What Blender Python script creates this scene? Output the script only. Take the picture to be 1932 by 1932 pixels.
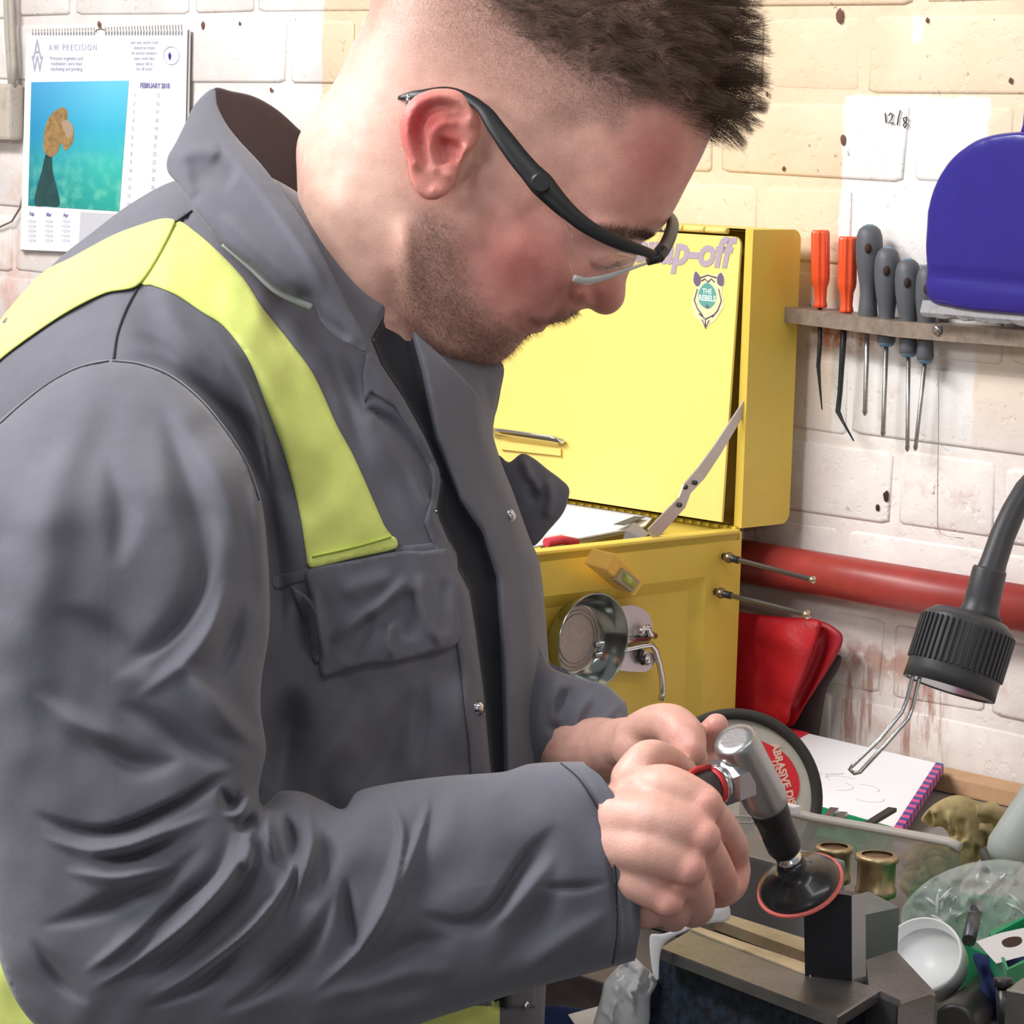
import bpy, bmesh, math, random
import numpy as np
from mathutils import Vector, Matrix
from mathutils.geometry import delaunay_2d_cdt


for o in list(bpy.data.objects): bpy.data.objects.remove(o)
SC = bpy.context.scene
COL = SC.collection
random.seed(7); RNG = np.random.default_rng(7)

# ------------------------------------------------------------------ camera
FPX = 5500.0; CZ = 1.5
PITCH = math.radians(7.4); ROLL = math.radians(1.7)
Fv = Vector((0, math.cos(PITCH), -math.sin(PITCH)))
R0 = Vector((1, 0, 0)); U0 = R0.cross(Fv)
Uv = U0*math.cos(ROLL) - R0*math.sin(ROLL)
Rv = R0*math.cos(ROLL) + U0*math.sin(ROLL)
CAM = Vector((0, 0, CZ))
cd = bpy.data.cameras.new('camera'); cam = bpy.data.objects.new('camera', cd); COL.objects.link(cam)
m3 = Matrix((Rv, Uv, -Fv)).transposed()
cam.matrix_world = Matrix.Translation(CAM) @ m3.to_4x4()
cd.sensor_width = 36; cd.lens = FPX/1932*36; cd.clip_start = .05; cd.clip_end = 60
SC.camera = cam

# ------------------------------------------------------------------ light, world, exposure
SC.view_settings.view_transform = 'Standard'; SC.view_settings.look = 'None'
SC.view_settings.gamma = 1; SC.view_settings.use_curve_mapping = False
SC.view_settings.exposure = 0.0
w = bpy.data.worlds.new('world'); SC.world = w; w.use_nodes = True
w.node_tree.nodes['Background'].inputs[0].default_value = (.93, .95, 1.0, 1)
w.node_tree.nodes['Background'].inputs[1].default_value = .31
def area(name, loc, target, sx, sy, power, col=(1, 1, 1)):
    l = bpy.data.lights.new(name, 'AREA'); l.shape = 'RECTANGLE'; l.size = sx; l.size_y = sy; l.energy = power; l.color = col
    o = bpy.data.objects.new(name, l); COL.objects.link(o); o.location = loc
    o.rotation_euler = (Vector(target)-Vector(loc)).to_track_quat('-Z', 'Y').to_euler(); return o
area('ceiling_tube_light', (-1.35, 1.75, 2.75), (-.15, 2.1, 1.2), 1.8, .35, 66, (1, .98, .97))
area('ceiling_tube_light', (.6, .5, 2.8), (.1, 2.0, 1.1), 1.5, .3, 8, (1, .98, .95))
area('side_fill_light', (-1.7, .75, 2.1), (-.3, 1.75, 1.25), 1.2, .25, 19, (.95, .97, 1.0))  # added unseen fill, brightens the left sleeve side
area('camera_flash', (.05, -.05, 1.62), (0, 2.0, 1.3), .06, .04, 1.8, (1, 1, 1))

# ------------------------------------------------------------------ pixel <-> place
A_F, A_R, A_U, A_C = (np.array(v) for v in (Fv, Rv, Uv, CAM))
def PA(px, py, d):
    px = np.asarray(px, float); py = np.asarray(py, float); d = np.asarray(d, float)
    px, py, d = np.broadcast_arrays(px, py, d)
    return A_C + d[..., None]*(A_F + ((px-966)/FPX)[..., None]*A_R + ((966-py)/FPX)[..., None]*A_U)
def P(px, py, d): return Vector(PA(px, py, d))
def to_px(v):
    q = np.asarray(v, float)-A_C
    d = q@A_F
    return 966+FPX*(q@A_R)/d, 966-FPX*(q@A_U)/d, d
TH = math.radians(46)
E1 = Vector((math.cos(TH), -math.sin(TH), 0)); NW = Vector((-math.sin(TH), -math.cos(TH), 0))
WC = -NW.dot(P(1400, 600, 2.66))          # distance of the wall plane
def ray(px, py): return Fv + Rv*float((px-966)/FPX) + Uv*float((966-py)/FPX)
def Wp(px, py, off=0.0):
    r = ray(px, py); t = (-(WC-off) - NW.dot(CAM))/NW.dot(r); return CAM + t*r
def sz(px, py, off=0.0):
    p = Wp(px, py, off); return p.dot(E1), p.z
def Wsz(s, z, off=0.0):
    return E1*float(s) + NW*float(off-WC) + Vector((0, 0, float(z)))
BENCH = Wp(1900, 1503).z
def Bp(px, py, h=0.0):
    r = ray(px, py); t = (BENCH+h-CZ)/r.z; return CAM + t*r
def ppm(d): return FPX/d
RW = Matrix.Rotation(-TH, 4, 'Z')         # frame of the wall: x along it, y into it, z up

# ------------------------------------------------------------------ objects
WM = {}
def props(o, label=None, cat=None, group=None, kind=None):
    if label: o['label'] = label
    if cat: o['category'] = cat
    if group: o['group'] = group
    if kind: o['kind'] = kind
    return o
def thing(name, label, cat, loc, group=None, rot=None, kind=None):
    o = bpy.data.objects.new(name, None); COL.objects.link(o); o.empty_display_size = .02
    M = Matrix.Translation(Vector(loc)) @ (rot.copy() if rot is not None else Matrix.Identity(4))
    o.matrix_world = M; WM[o.name] = M
    return props(o, label, cat, group, kind)
class MB:
    def __init__(s): s.v = []; s.f = []; s.sm = []
    def add(s, vs, fs, smooth=False, M=None):
        b = len(s.v)
        for p in vs:
            p = Vector(p); s.v.append(tuple(M @ p) if M is not None else tuple(p))
        for f in fs: s.f.append([i+b for i in f]); s.sm.append(smooth)
        return s
    def box(s, c, d, M=None, ch=0.0):
        cx, cy, cz = c; x, y, z = d[0]/2, d[1]/2, d[2]/2
        if ch <= 0:
            vs = [(cx+i*x, cy+j*y, cz+k*z) for k in (-1, 1) for j in (-1, 1) for i in (-1, 1)]
            fs = [(0, 2, 3, 1), (4, 5, 7, 6), (0, 1, 5, 4), (2, 6, 7, 3), (0, 4, 6, 2), (1, 3, 7, 5)]
            return s.add(vs, fs, False, M)
        bm = bmesh.new(); bmesh.ops.create_cube(bm, size=1)
        for v in bm.verts: v.co = Vector((cx+v.co.x*2*x, cy+v.co.y*2*y, cz+v.co.z*2*z))
        bmesh.ops.bevel(bm, geom=list(bm.edges), offset=min(ch, .45*min(d)), segments=2, profile=.6, affect='EDGES')
        bm.verts.index_update()
        s.add([v.co[:] for v in bm.verts], [[v.index for v in f.verts] for f in bm.faces], False, M); bm.free(); return s
    def lathe(s, p0, p1, prof, n=24, smooth=True, caps=True, flut=0, fd=0.0, sq=1.0):
        """prof: list of (t along p0->p1, radius in m)"""
        p0 = Vector(p0); p1 = Vector(p1); ax = (p1-p0)
        z = ax.normalized(); x = z.orthogonal().normalized(); y = z.cross(x)
        b = len(s.v); k = len(prof)
        for t, r in prof:
            for i in range(n):
                a = 2*math.pi*i/n
                rr = r*(1 - (fd*(.5+.5*math.cos(a*flut)) if flut else 0))
                s.v.append(tuple(p0+ax*t+x*math.cos(a)*rr+y*math.sin(a)*rr*sq))
        for j in range(k-1):
            for i in range(n):
                i2 = (i+1) % n
                s.f.append([b+j*n+i, b+j*n+i2, b+(j+1)*n+i2, b+(j+1)*n+i]); s.sm.append(smooth)
        if caps:
            s.f.append([b+i for i in range(n)][::-1]); s.sm.append(False)
            s.f.append([b+(k-1)*n+i for i in range(n)]); s.sm.append(False)
        return s
    def cyl(s, p0, p1, r, r2=None, n=24, smooth=True):
        r2 = r if r2 is None else r2
        return s.lathe(p0, p1, [(0, r), (1, r2)], n, smooth)
    def ccyl(s, p0, p1, r, ch, n=32):
        L = (Vector(p1)-Vector(p0)).length; c = ch/L
        return s.lathe(p0, p1, [(0, r-ch), (c*.3, r-ch*.3), (c, r), (1-c, r), (1-c*.3, r-ch*.3), (1, r-ch)], n)
    def tube(s, pts, r, n=10, smooth=True, rs=None, closed=False, flat=1.0, upv=None):
        pts = [Vector(p) for p in pts]; k = len(pts); b = len(s.v)
        if rs is None: rs = [r]*k
        prev = None
        for j, p in enumerate(pts):
            if closed: t = pts[(j+1) % k]-pts[j-1]
            else: t = pts[min(j+1, k-1)]-pts[max(j-1, 0)]
            t = t.normalized()
            if prev is None:
                x = (Vector(upv)-t*t.dot(Vector(upv))).normalized() if upv is not None else t.orthogonal().normalized()
            else: x = (prev-t*prev.dot(t)).normalized()
            prev = x; y = t.cross(x)
            for i in range(n):
                a = 2*math.pi*i/n
                s.v.append(tuple(p+x*math.cos(a)*rs[j]+y*math.sin(a)*rs[j]*flat))
        for j in range(k if closed else k-1):
            for i in range(n):
                i2 = (i+1) % n; j2 = (j+1) % k
                s.f.append([b+j*n+i, b+j*n+i2, b+j2*n+i2, b+j2*n+i]); s.sm.append(smooth)
        if not closed:
            s.f.append([b+i for i in range(n)][::-1]); s.sm.append(False)
            s.f.append([b+(k-1)*n+i for i in range(n)]); s.sm.append(False)
        return s
    def ball(s, c, r, seg=20, rings=12, M=None, sc=(1, 1, 1)):
        vs = []; fs = []
        for j in range(rings+1):
            ph = math.pi*j/rings
            for i in range(seg):
                a = 2*math.pi*i/seg
                vs.append((c[0]+r*sc[0]*math.sin(ph)*math.cos(a), c[1]+r*sc[1]*math.sin(ph)*math.sin(a), c[2]+r*sc[2]*math.cos(ph)))
        for j in range(rings):
            for i in range(seg):
                fs.append([j*seg+i, (j+1)*seg+i, (j+1)*seg+(i+1) % seg, j*seg+(i+1) % seg])
        return s.add(vs, fs, True, M)
    def prism(s, poly, fn, t0, t1, smooth=False, ch=0):
        """poly 2d list; fn(u,v,w)->3d; extruded from w=t0 to t1 (bevelled at t1 by ch)"""
        n = len(poly); b = len(s.v)
        layers = [(t0, 0)] + ([(t1-ch*(1 if t1 > t0 else -1), 0), (t1, ch)] if ch else [(t1, 0)])
        cx = sum(p[0] for p in poly)/n; cy = sum(p[1] for p in poly)/n
        for (t, c) in layers:
            for (u, v) in poly:
                if c:
                    L = math.hypot(u-cx, v-cy) or 1; q = max(0, 1-c/L); s.v.append(tuple(fn(cx+(u-cx)*q, cy+(v-cy)*q, t)))
                else: s.v.append(tuple(fn(u, v, t)))
        k = len(layers)
        for j in range(k-1):
            for i in range(n):
                i2 = (i+1) % n
                s.f.append([b+j*n+i, b+j*n+i2, b+(j+1)*n+i2, b+(j+1)*n+i]); s.sm.append(smooth)
        s.f.append([b+i for i in range(n)][::-1]); s.sm.append(False)
        s.f.append([b+(k-1)*n+i for i in range(n)]); s.sm.append(False)
        return s
    def build(s, name, mat, parent=None, world=True, recalc=True, mods=None, **kw):
        me = bpy.data.meshes.new(name); me.from_pydata(s.v, [], s.f)
        me.polygons.foreach_set('use_smooth', s.sm)
        if recalc:
            bm = bmesh.new(); bm.from_mesh(me); bmesh.ops.recalc_face_normals(bm, faces=bm.faces); bm.to_mesh(me); bm.free()
        o = bpy.data.objects.new(name, me); COL.objects.link(o)
        if mat: me.materials.append(mat)
        if parent is not None:
            o.parent = parent; M = WM[parent.name]; WM[o.name] = M
            if world: me.transform(M.inverted())
        else: WM[o.name] = Matrix.Identity(4)
        return props(o, **kw)
def struct(name, mb, mat, parent=None, **kw):
    return mb.build(name, mat, parent, kind='structure', **kw)
def copy_tree(root, loc, rot=None):
    r = root.copy(); COL.objects.link(r); r.location = loc
    if rot is not None: r.rotation_euler = rot
    for ch in list(root.children):
        c = ch.copy(); COL.objects.link(c); c.parent = r
        for g in ch.children:
            d = g.copy(); COL.objects.link(d); d.parent = c
    return r
def text(body, name, parent, mat, M, size, bold=0.0, align='CENTER', ext=.0002, shear=0, sx=1.0, space=1.0):
    cu = bpy.data.curves.new(name, 'FONT'); cu.body = body; cu.size = size; cu.extrude = ext; cu.offset = bold
    cu.align_x = align; cu.align_y = 'CENTER'; cu.shear = shear; cu.space_character = space
    cu.materials.append(mat); cu.resolution_u = 3
    tmp = bpy.data.objects.new('tmp_text', cu); me = bpy.data.meshes.new_from_object(tmp); bpy.data.objects.remove(tmp)
    o = bpy.data.objects.new(name, me); COL.objects.link(o); o.parent = parent
    if not me.materials: me.materials.append(mat)
    Mi = WM[parent.name].inverted() @ M @ Matrix.Diagonal((sx, 1, 1, 1))
    o.matrix_local = Mi; WM[o.name] = M
    return o
def plane_M(origin, x, up):
    x = Vector(x).normalized(); n = x.cross(Vector(up)).normalized(); y = n.cross(x)
    M = Matrix((x, y, n)).transposed().to_4x4(); M.translation = Vector(origin); return M

# ------------------------------------------------------------------ materials
MATS = {}
def mat(name, col, rough=.5, metal=0., bump=0., bscale=200., bdet=3., var=0., vscale=20., col2=None, spec=.5, sheen=0., coat=0.,
        trans=0., alpha=1., ior=1.45, sss=0., aniso=None, dirt=0., dcol=(.1, .08, .06)):
    if name in MATS: return MATS[name]
    m = bpy.data.materials.new(name); m.use_nodes = True; nt = m.node_tree; N = nt.nodes; L = nt.links
    b = N['Principled BSDF']; b.inputs['Roughness'].default_value = rough; b.inputs['Metallic'].default_value = metal
    b.inputs['Base Color'].default_value = (*col, 1); b.inputs['Specular IOR Level'].default_value = spec
    b.inputs['IOR'].default_value = ior; b.inputs['Sheen Weight'].default_value = sheen; b.inputs['Coat Weight'].default_value = coat
    b.inputs['Transmission Weight'].default_value = trans; b.inputs['Alpha'].default_value = alpha
    if sss: b.inputs['Subsurface Weight'].default_value = sss; b.inputs['Subsurface Radius'].default_value = (1, .35, .2); b.inputs['Subsurface Scale'].default_value = .006
    tc = N.new('ShaderNodeTexCoord')
    last = None
    if var or col2:
        n = N.new('ShaderNodeTexNoise'); n.inputs['Scale'].default_value = vscale; n.inputs['Detail'].default_value = 5; n.inputs['Roughness'].default_value = .65
        L.new(tc.outputs['Object'], n.inputs['Vector'])
        r = N.new('ShaderNodeValToRGB'); r.color_ramp.elements[0].position = .35; r.color_ramp.elements[1].position = .65
        c2 = col2 if col2 else tuple(c*(1-var) for c in col)
        r.color_ramp.elements[0].color = (*c2, 1); r.color_ramp.elements[1].color = (*col, 1)
        L.new(n.outputs['Fac'], r.inputs['Fac']); last = r.outputs['Color']
    if dirt:
        n = N.new('ShaderNodeTexNoise'); n.inputs['Scale'].default_value = vscale*1.7; n.inputs['Detail'].default_value = 8; n.inputs['Roughness'].default_value = .75
        L.new(tc.outputs['Object'], n.inputs['Vector'])
        r = N.new('ShaderNodeValToRGB'); r.color_ramp.elements[0].position = .52; r.color_ramp.elements[1].position = .72
        r.color_ramp.elements[0].color = (0, 0, 0, 1); r.color_ramp.elements[1].color = (dirt, dirt, dirt, 1)
        L.new(n.outputs['Fac'], r.inputs['Fac'])
        mx = N.new('ShaderNodeMix'); mx.data_type = 'RGBA'
        L.new(r.outputs['Color'], mx.inputs['Factor']); mx.inputs['B'].default_value = (*dcol, 1)
        if last: L.new(last, mx.inputs['A'])
        else: mx.inputs['A'].default_value = (*col, 1)
        last = mx.outputs['Result']
    if last: L.new(last, b.inputs['Base Color'])
    if bump:
        n = N.new('ShaderNodeTexNoise'); n.inputs['Scale'].default_value = bscale; n.inputs['Detail'].default_value = bdet
        L.new(tc.outputs['Object'], n.inputs['Vector'])
        bp = N.new('ShaderNodeBump'); bp.inputs['Strength'].default_value = bump; bp.inputs['Distance'].default_value = .002
        L.new(n.outputs['Fac'], bp.inputs['Height']); L.new(bp.outputs['Normal'], b.inputs['Normal'])
    MATS[name] = m; return m
def lin(r, g, b):
    f = lambda c: ((c/255+.055)/1.055)**2.4 if c/255 > .04045 else c/255/12.92
    return (f(r), f(g), f(b))

# ------------------------------------------------------------------ inflated reliefs (full volumes with a front and a back)
def crom(pts, closed=True, step=8.0):
    pts = [np.array(p, float) for p in pts]; n = len(pts); out = []
    rng = range(n if closed else n-1)
    for i in rng:
        if closed: p0, p1, p2, p3 = pts[i-1], pts[i], pts[(i+1) % n], pts[(i+2) % n]
        else: p0, p1, p2, p3 = pts[max(i-1, 0)], pts[i], pts[i+1], pts[min(i+2, n-1)]
        L = np.linalg.norm((p2-p1)[:2])
        if L < 1e-6: continue
        k = max(1, int(round(L/step)))
        # centripetal-ish: clamp tangents to segment length
        t1 = (p2-p0)/2; t2 = (p3-p1)/2
        for t in (t1, t2):
            l = np.linalg.norm(t[:2])
            if l > L: t *= L/l
        for j in range(k):
            t = j/k; h00 = 2*t**3-3*t*t+1; h10 = t**3-2*t*t+t; h01 = -2*t**3+3*t*t; h11 = t**3-t*t
            out.append(h00*p1+h10*t1+h01*p2+h11*t2)
    if not closed: out.append(pts[-1])
    return np.array(out)
def seg_dist(Q, A, B, chunk=4000):
    """min distance of Q to segments A-B; returns d, index, t, signed side"""
    n = len(Q); D = np.empty(n); I = np.empty(n, int); T = np.empty(n); Sg = np.empty(n)
    ab = B-A; l2 = np.maximum((ab**2).sum(1), 1e-12)
    for i in range(0, n, chunk):
        q = Q[i:i+chunk]; aq = q[:, None]-A[None]
        t = np.clip((aq*ab).sum(2)/l2, 0, 1)
        e = aq-t[..., None]*ab; d2 = (e**2).sum(2); k = d2.argmin(1); r = np.arange(len(q))
        D[i:i+chunk] = np.sqrt(d2[r, k]); I[i:i+chunk] = k; T[i:i+chunk] = t[r, k]
        cr = ab[k, 0]*aq[r, k, 1]-ab[k, 1]*aq[r, k, 0]; Sg[i:i+chunk] = np.sign(cr)
    return D, I, T, Sg
def inside(Q, poly):
    x, y = Q[:, 0], Q[:, 1]; c = np.zeros(len(Q), bool); n = len(poly)
    for i in range(n):
        x1, y1 = poly[i]; x2, y2 = poly[(i+1) % n]
        if y1 == y2: continue
        m = ((y1 > y) != (y2 > y)) & (x < (x2-x1)*(y-y1)/(y2-y1)+x1)
        c ^= m
    return c
def sdist(Q, poly):
    d = np.empty(len(Q)); A = poly.astype(np.float64); AB = np.roll(A, -1, 0)-A; il = 1/np.maximum((AB**2).sum(1), 1e-12)
    for i in range(0, len(Q), 1500):
        qx = Q[i:i+1500, 0, None]-A[:, 0]; qy = Q[i:i+1500, 1, None]-A[:, 1]
        t = qx*AB[:, 0]; t += qy*AB[:, 1]; t *= il; np.clip(t, 0, 1, out=t)
        qx -= t*AB[:, 0]; qy -= t*AB[:, 1]; qx *= qx; qy *= qy; qx += qy; d[i:i+1500] = np.sqrt(qx.min(1))
    return np.where(inside(Q, poly), d, -d)
def sdl(Q, poly, pad=60.):      # sdist, but only near the polygon
    r = np.full(len(Q), -999.); lo = poly.min(0)-pad; hi = poly.max(0)+pad
    k = np.where((Q >= lo).all(1) & (Q <= hi).all(1))[0]
    if len(k): r[k] = sdist(Q[k], poly)
    return r
def bil(G, o, res, Q):
    x = np.clip((Q[:, 0]-o[0])/res, 0, G.shape[1]-1.001); y = np.clip((Q[:, 1]-o[1])/res, 0, G.shape[0]-1.001)
    i = x.astype(int); j = y.astype(int); fx = x-i; fy = y-j
    return G[j, i]*(1-fx)*(1-fy)+G[j, i+1]*fx*(1-fy)+G[j+1, i]*(1-fx)*fy+G[j+1, i+1]*fx*fy
def cut_poly(poly, line):
    """cut a closed polygon with an open polyline whose ends lie outside; keeps the part holding poly's first point"""
    ln = crom(line, False, 7.); n = len(poly)
    def hits():
        out = []
        for i in range(n):
            a, b = poly[i], poly[(i+1) % n]
            for j in range(len(ln)-1):
                c, d = ln[j], ln[j+1]; r = b-a; q = d-c; den = r[0]*q[1]-r[1]*q[0]
                if abs(den) < 1e-12: continue
                t = ((c-a)[0]*q[1]-(c-a)[1]*q[0])/den; u = ((c-a)[0]*r[1]-(c-a)[1]*r[0])/den
                if 0 <= t < 1 and 0 <= u < 1: out.append((i, t, j, u, a+t*r))
        return out
    h = sorted(hits(), key=lambda k: (k[0], k[1])); h0, h1 = h[0], h[-1]
    seg = ln[min(h0[2], h1[2])+1:max(h0[2], h1[2])+1]
    if h0[2] > h1[2]: seg = seg[::-1]
    return np.concatenate([poly[:h0[0]+1], h0[4][None], seg, h1[4][None], poly[h1[0]+1:]])
class Relief:
    """u,v: photograph pixels (or mm), w: metres toward the viewer. h comes from a Poisson inflation of the outline."""
    def __init__(s, outline, ppm, mult=1.0, cap=None, base=None, strokes=(), areas=(), backmult=1.0, step=8., gres=None, corner=False, organic=0., und=0., seed=1):
        s.organic = organic; s.und = und; s.seed = seed
        s.poly = np.array(outline, float) if corner else crom(outline, True, step)
        if corner:
            out = []
            for a, b in zip(s.poly, np.roll(s.poly, -1, 0)):
                k = max(1, int(np.linalg.norm(b-a)/step)); out += [a+(b-a)*j/k for j in range(k)]
            s.poly = np.array(out)
        s.ppm = ppm; s.mult = mult; s.cap = cap; s.base = base; s.bm = backmult; s.step = step
        s.strokes = [dict(pts=crom(k[0], False, max(3., step*.7)), w=k[1], a=k[2], kind=(k[3] if len(k) > 3 else 'r'), tp=(k[4] if len(k) > 4 else .25)) for k in strokes]
        s.areas = [dict(poly=crom(k[0], True, step) if not (len(k) > 3 and k[3]) else np.array(k[0], float), a=k[1], soft=k[2]) for k in areas]
        lo = s.poly.min(0); hi = s.poly.max(0)
        g = gres or max(2.0, (hi-lo).max()/170.); s.g = g; s.o = lo-3*g
        nx = int((hi[0]-lo[0])/g)+7; ny = int((hi[1]-lo[1])/g)+7
        X, Y = np.meshgrid(s.o[0]+np.arange(nx)*g, s.o[1]+np.arange(ny)*g); Q = np.stack([X.ravel(), Y.ravel()], 1)
        ins = inside(Q, s.poly).reshape(ny, nx); dd = seg_dist(Q, s.poly, np.roll(s.poly, -1, 0))[0].reshape(ny, nx)
        def solve(mask, u, h2, it):
            for _ in range(it):
                un = .25*(np.roll(u, 1, 0)+np.roll(u, -1, 0)+np.roll(u, 1, 1)+np.roll(u, -1, 1)+h2)
                u = np.where(mask, un, 0)
            return u
        u = None
        for lv in (16, 8, 4, 2, 1):
            m = ins[::lv, ::lv]
            if min(m.shape) < 4: continue
            if u is None: u0 = np.zeros(m.shape)
            else:
                yy = np.minimum(np.arange(m.shape[0])*lv/plv, u.shape[0]-1.001); xx = np.minimum(np.arange(m.shape[1])*lv/plv, u.shape[1]-1.001)
                iy = yy.astype(int); ix = xx.astype(int); fy = (yy-iy)[:, None]; fx = (xx-ix)[None]
                u0 = u[iy][:, ix]*(1-fy)*(1-fx)+u[iy+1][:, ix]*fy*(1-fx)+u[iy][:, ix+1]*(1-fy)*fx+u[iy+1][:, ix+1]*fy*fx
            u = solve(m, u0, (g*lv)**2, 250 if lv > 1 else 160); plv = lv
        ratio = np.where(ins, u/np.maximum(dd, g*.5), np.nan)
        for _ in range(5):        # extend outwards so that sampling at the rim is smooth
            r = np.stack([np.roll(ratio, k, a) for a in (0, 1) for k in (1, -1)])
            with np.errstate(all='ignore'):
                import warnings; warnings.simplefilter('ignore'); mm = np.nanmean(r, 0)
            ratio = np.where(np.isnan(ratio), mm, ratio)
        s.ratio = np.nan_to_num(ratio)
    def h(s, Q, d=None):
        if d is None: d = sdist(Q, s.poly)
        d = np.maximum(d, 0)
        h = np.sqrt(np.maximum(2*bil(s.ratio, s.o, s.g, Q)*d, 0))/s.ppm*s.mult
        if s.cap is not None:
            c = s.cap(Q[:, 0], Q[:, 1]) if callable(s.cap) else s.cap
            h = 1/((1/np.maximum(h, 1e-7))**3+(1/c)**3)**(1/3.)
        return h
    def relief(s, Q, d=None, rim=None):
        r = np.zeros(len(Q)); Q0 = Q
        if s.organic or s.und:
            g = np.random.default_rng(s.seed); wx = np.zeros(len(Q)); wy = np.zeros(len(Q)); wu = np.zeros(len(Q))
            for _ in range(10):
                k_ = g.normal(size=2)/70.; ph = g.uniform(0, 6.28, 2); a_ = Q@k_; wx += np.sin(a_+ph[0]); wy += np.sin(a_*1.13+ph[1])
            for _ in range(14):
                k_ = g.normal(size=2)*np.array((1, .7))/42.; wu += np.sin(Q@k_+g.uniform(0, 6.28)+.6*wx)
            Q = Q+s.organic*np.stack([wx, wy], 1)/3.; r += s.und*wu/3.
        for k in s.strokes:
            p = k['pts']; A = p[:-1, :2]; B = p[1:, :2]
            lo = p.min(0)[:2]-3*k['w']; hi = p.max(0)[:2]+3*k['w']
            sel = np.where((Q >= lo).all(1) & (Q <= hi).all(1))[0]
            if not len(sel): continue
            D, I, T, Sg = seg_dist(Q[sel], A, B)
            t = (I+T)/len(A); tp = k['tp']
            tap = np.clip(np.minimum(t, 1-t)/max(tp, 1e-3), 0, 1); tap = tap*tap*(3-2*tap) if tp > 0 else 1
            if tp <= 0 or k['w'] > .4*np.linalg.norm(np.diff(p[:, :2], axis=0), axis=1).sum(): tap = np.ones(len(t))
            wd = k['w']*((.45+.55*tap) if s.organic else np.ones(len(t)))
            if k['kind'] == 'l': wd = np.where(Sg > 0, k['w'], k['w']*.35)
            if k['kind'] == 'm': wd = np.where(Sg < 0, k['w'], k['w']*.35)
            r[sel] += k['a']*tap*np.exp(-(D/wd)**2)
        Q = Q0
        for k in s.areas:
            p = k['poly']; lo = p.min(0)-2*k['soft']; hi = p.max(0)+2*k['soft']
            sel = np.where((Q >= lo).all(1) & (Q <= hi).all(1))[0]
            if not len(sel): continue
            x = np.clip(sdist(Q[sel], p)/k['soft']*.5+.5, 0, 1); r[sel] += k['a']*x*x*(3-2*x)
        return r
    def front(s, Q):
        Q = np.asarray(Q, float); d = sdist(Q, s.poly)
        b = s.base(Q[:, 0], Q[:, 1]) if s.base else 0
        return b+s.h(Q, d)+s.relief(Q)*np.clip(d/(1.2*s.step), 0, 1)
    def back(s, Q):
        Q = np.asarray(Q, float); b = s.base(Q[:, 0], Q[:, 1]) if s.base else 0
        return b-s.h(Q)*s.bm
    def mesh(s, fn, res, extra=None, mpoly=None):
        poly = s.poly if mpoly is None else mpoly; nb = len(poly)
        lo = poly.min(0); hi = poly.max(0)
        X, Y = np.meshgrid(np.arange(lo[0], hi[0], res), np.arange(lo[1], hi[1], res)); X[1::2] += res/2
        G = np.stack([X.ravel(), Y.ravel()], 1)
        tg = np.roll(poly, -1, 0)-np.roll(poly, 1, 0); nn = np.stack([-tg[:, 1], tg[:, 0]], 1); nn /= np.maximum(np.linalg.norm(nn, axis=1), 1e-9)[:, None]
        ar = (poly[:, 0]*np.roll(poly[:, 1], -1)-np.roll(poly[:, 0], -1)*poly[:, 1]).sum()
        if ar < 0: nn = -nn
        rings = [poly+nn*q for q in (.03*res, .18*res, .45*res, .8*res)]
        G = G[sdist(G, poly) > .95*res]
        pts = [poly]
        for q, r in zip((.03, .18, .45, .8), rings):
            dd = sdist(r, poly); pts.append(r[dd > .8*q*res])
        pts.append(G)
        for k in s.areas:
            a = k['poly']; a = a[sdist(a, poly) > 1.2*res]
            if len(a): pts.append(a)
        if extra is not None: pts += extra
        V = np.concatenate(pts)
        r = delaunay_2d_cdt([Vector(p) for p in V], [(i, (i+1) % nb) for i in range(nb)], [], 1, 1e-4)
        v2 = np.array([p[:] for p in r[0]]); tri = r[2]
        on = sdist(v2, s.poly) < 1e-3*max(1, res)
        f = s.front(v2); b = s.back(v2); base = s.base(v2[:, 0], v2[:, 1]) if s.base else np.zeros(len(v2))
        f = np.where(on, base, f); n = len(v2)
        bi = np.arange(n)+n; bi[on] = np.arange(n)[on]
        vf = fn(v2[:, 0], v2[:, 1], f); vb = fn(v2[:, 0], v2[:, 1], b)
        mb = MB(); mb.v = [tuple(p) for p in vf]+[tuple(p) for p in vb]
        mb.f = [list(t) for t in tri]+[[int(bi[i]) for i in t][::-1] for t in tri]
        mb.sm = [True]*len(mb.f)
        mb.uv2 = v2
        return mb
def clean(o):
    bm = bmesh.new(); bm.from_mesh(o.data)
    bmesh.ops.delete(bm, geom=[v for v in bm.verts if not v.link_faces], context='VERTS')
    bmesh.ops.recalc_face_normals(bm, faces=bm.faces); bm.to_mesh(o.data); bm.free(); return o
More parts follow.
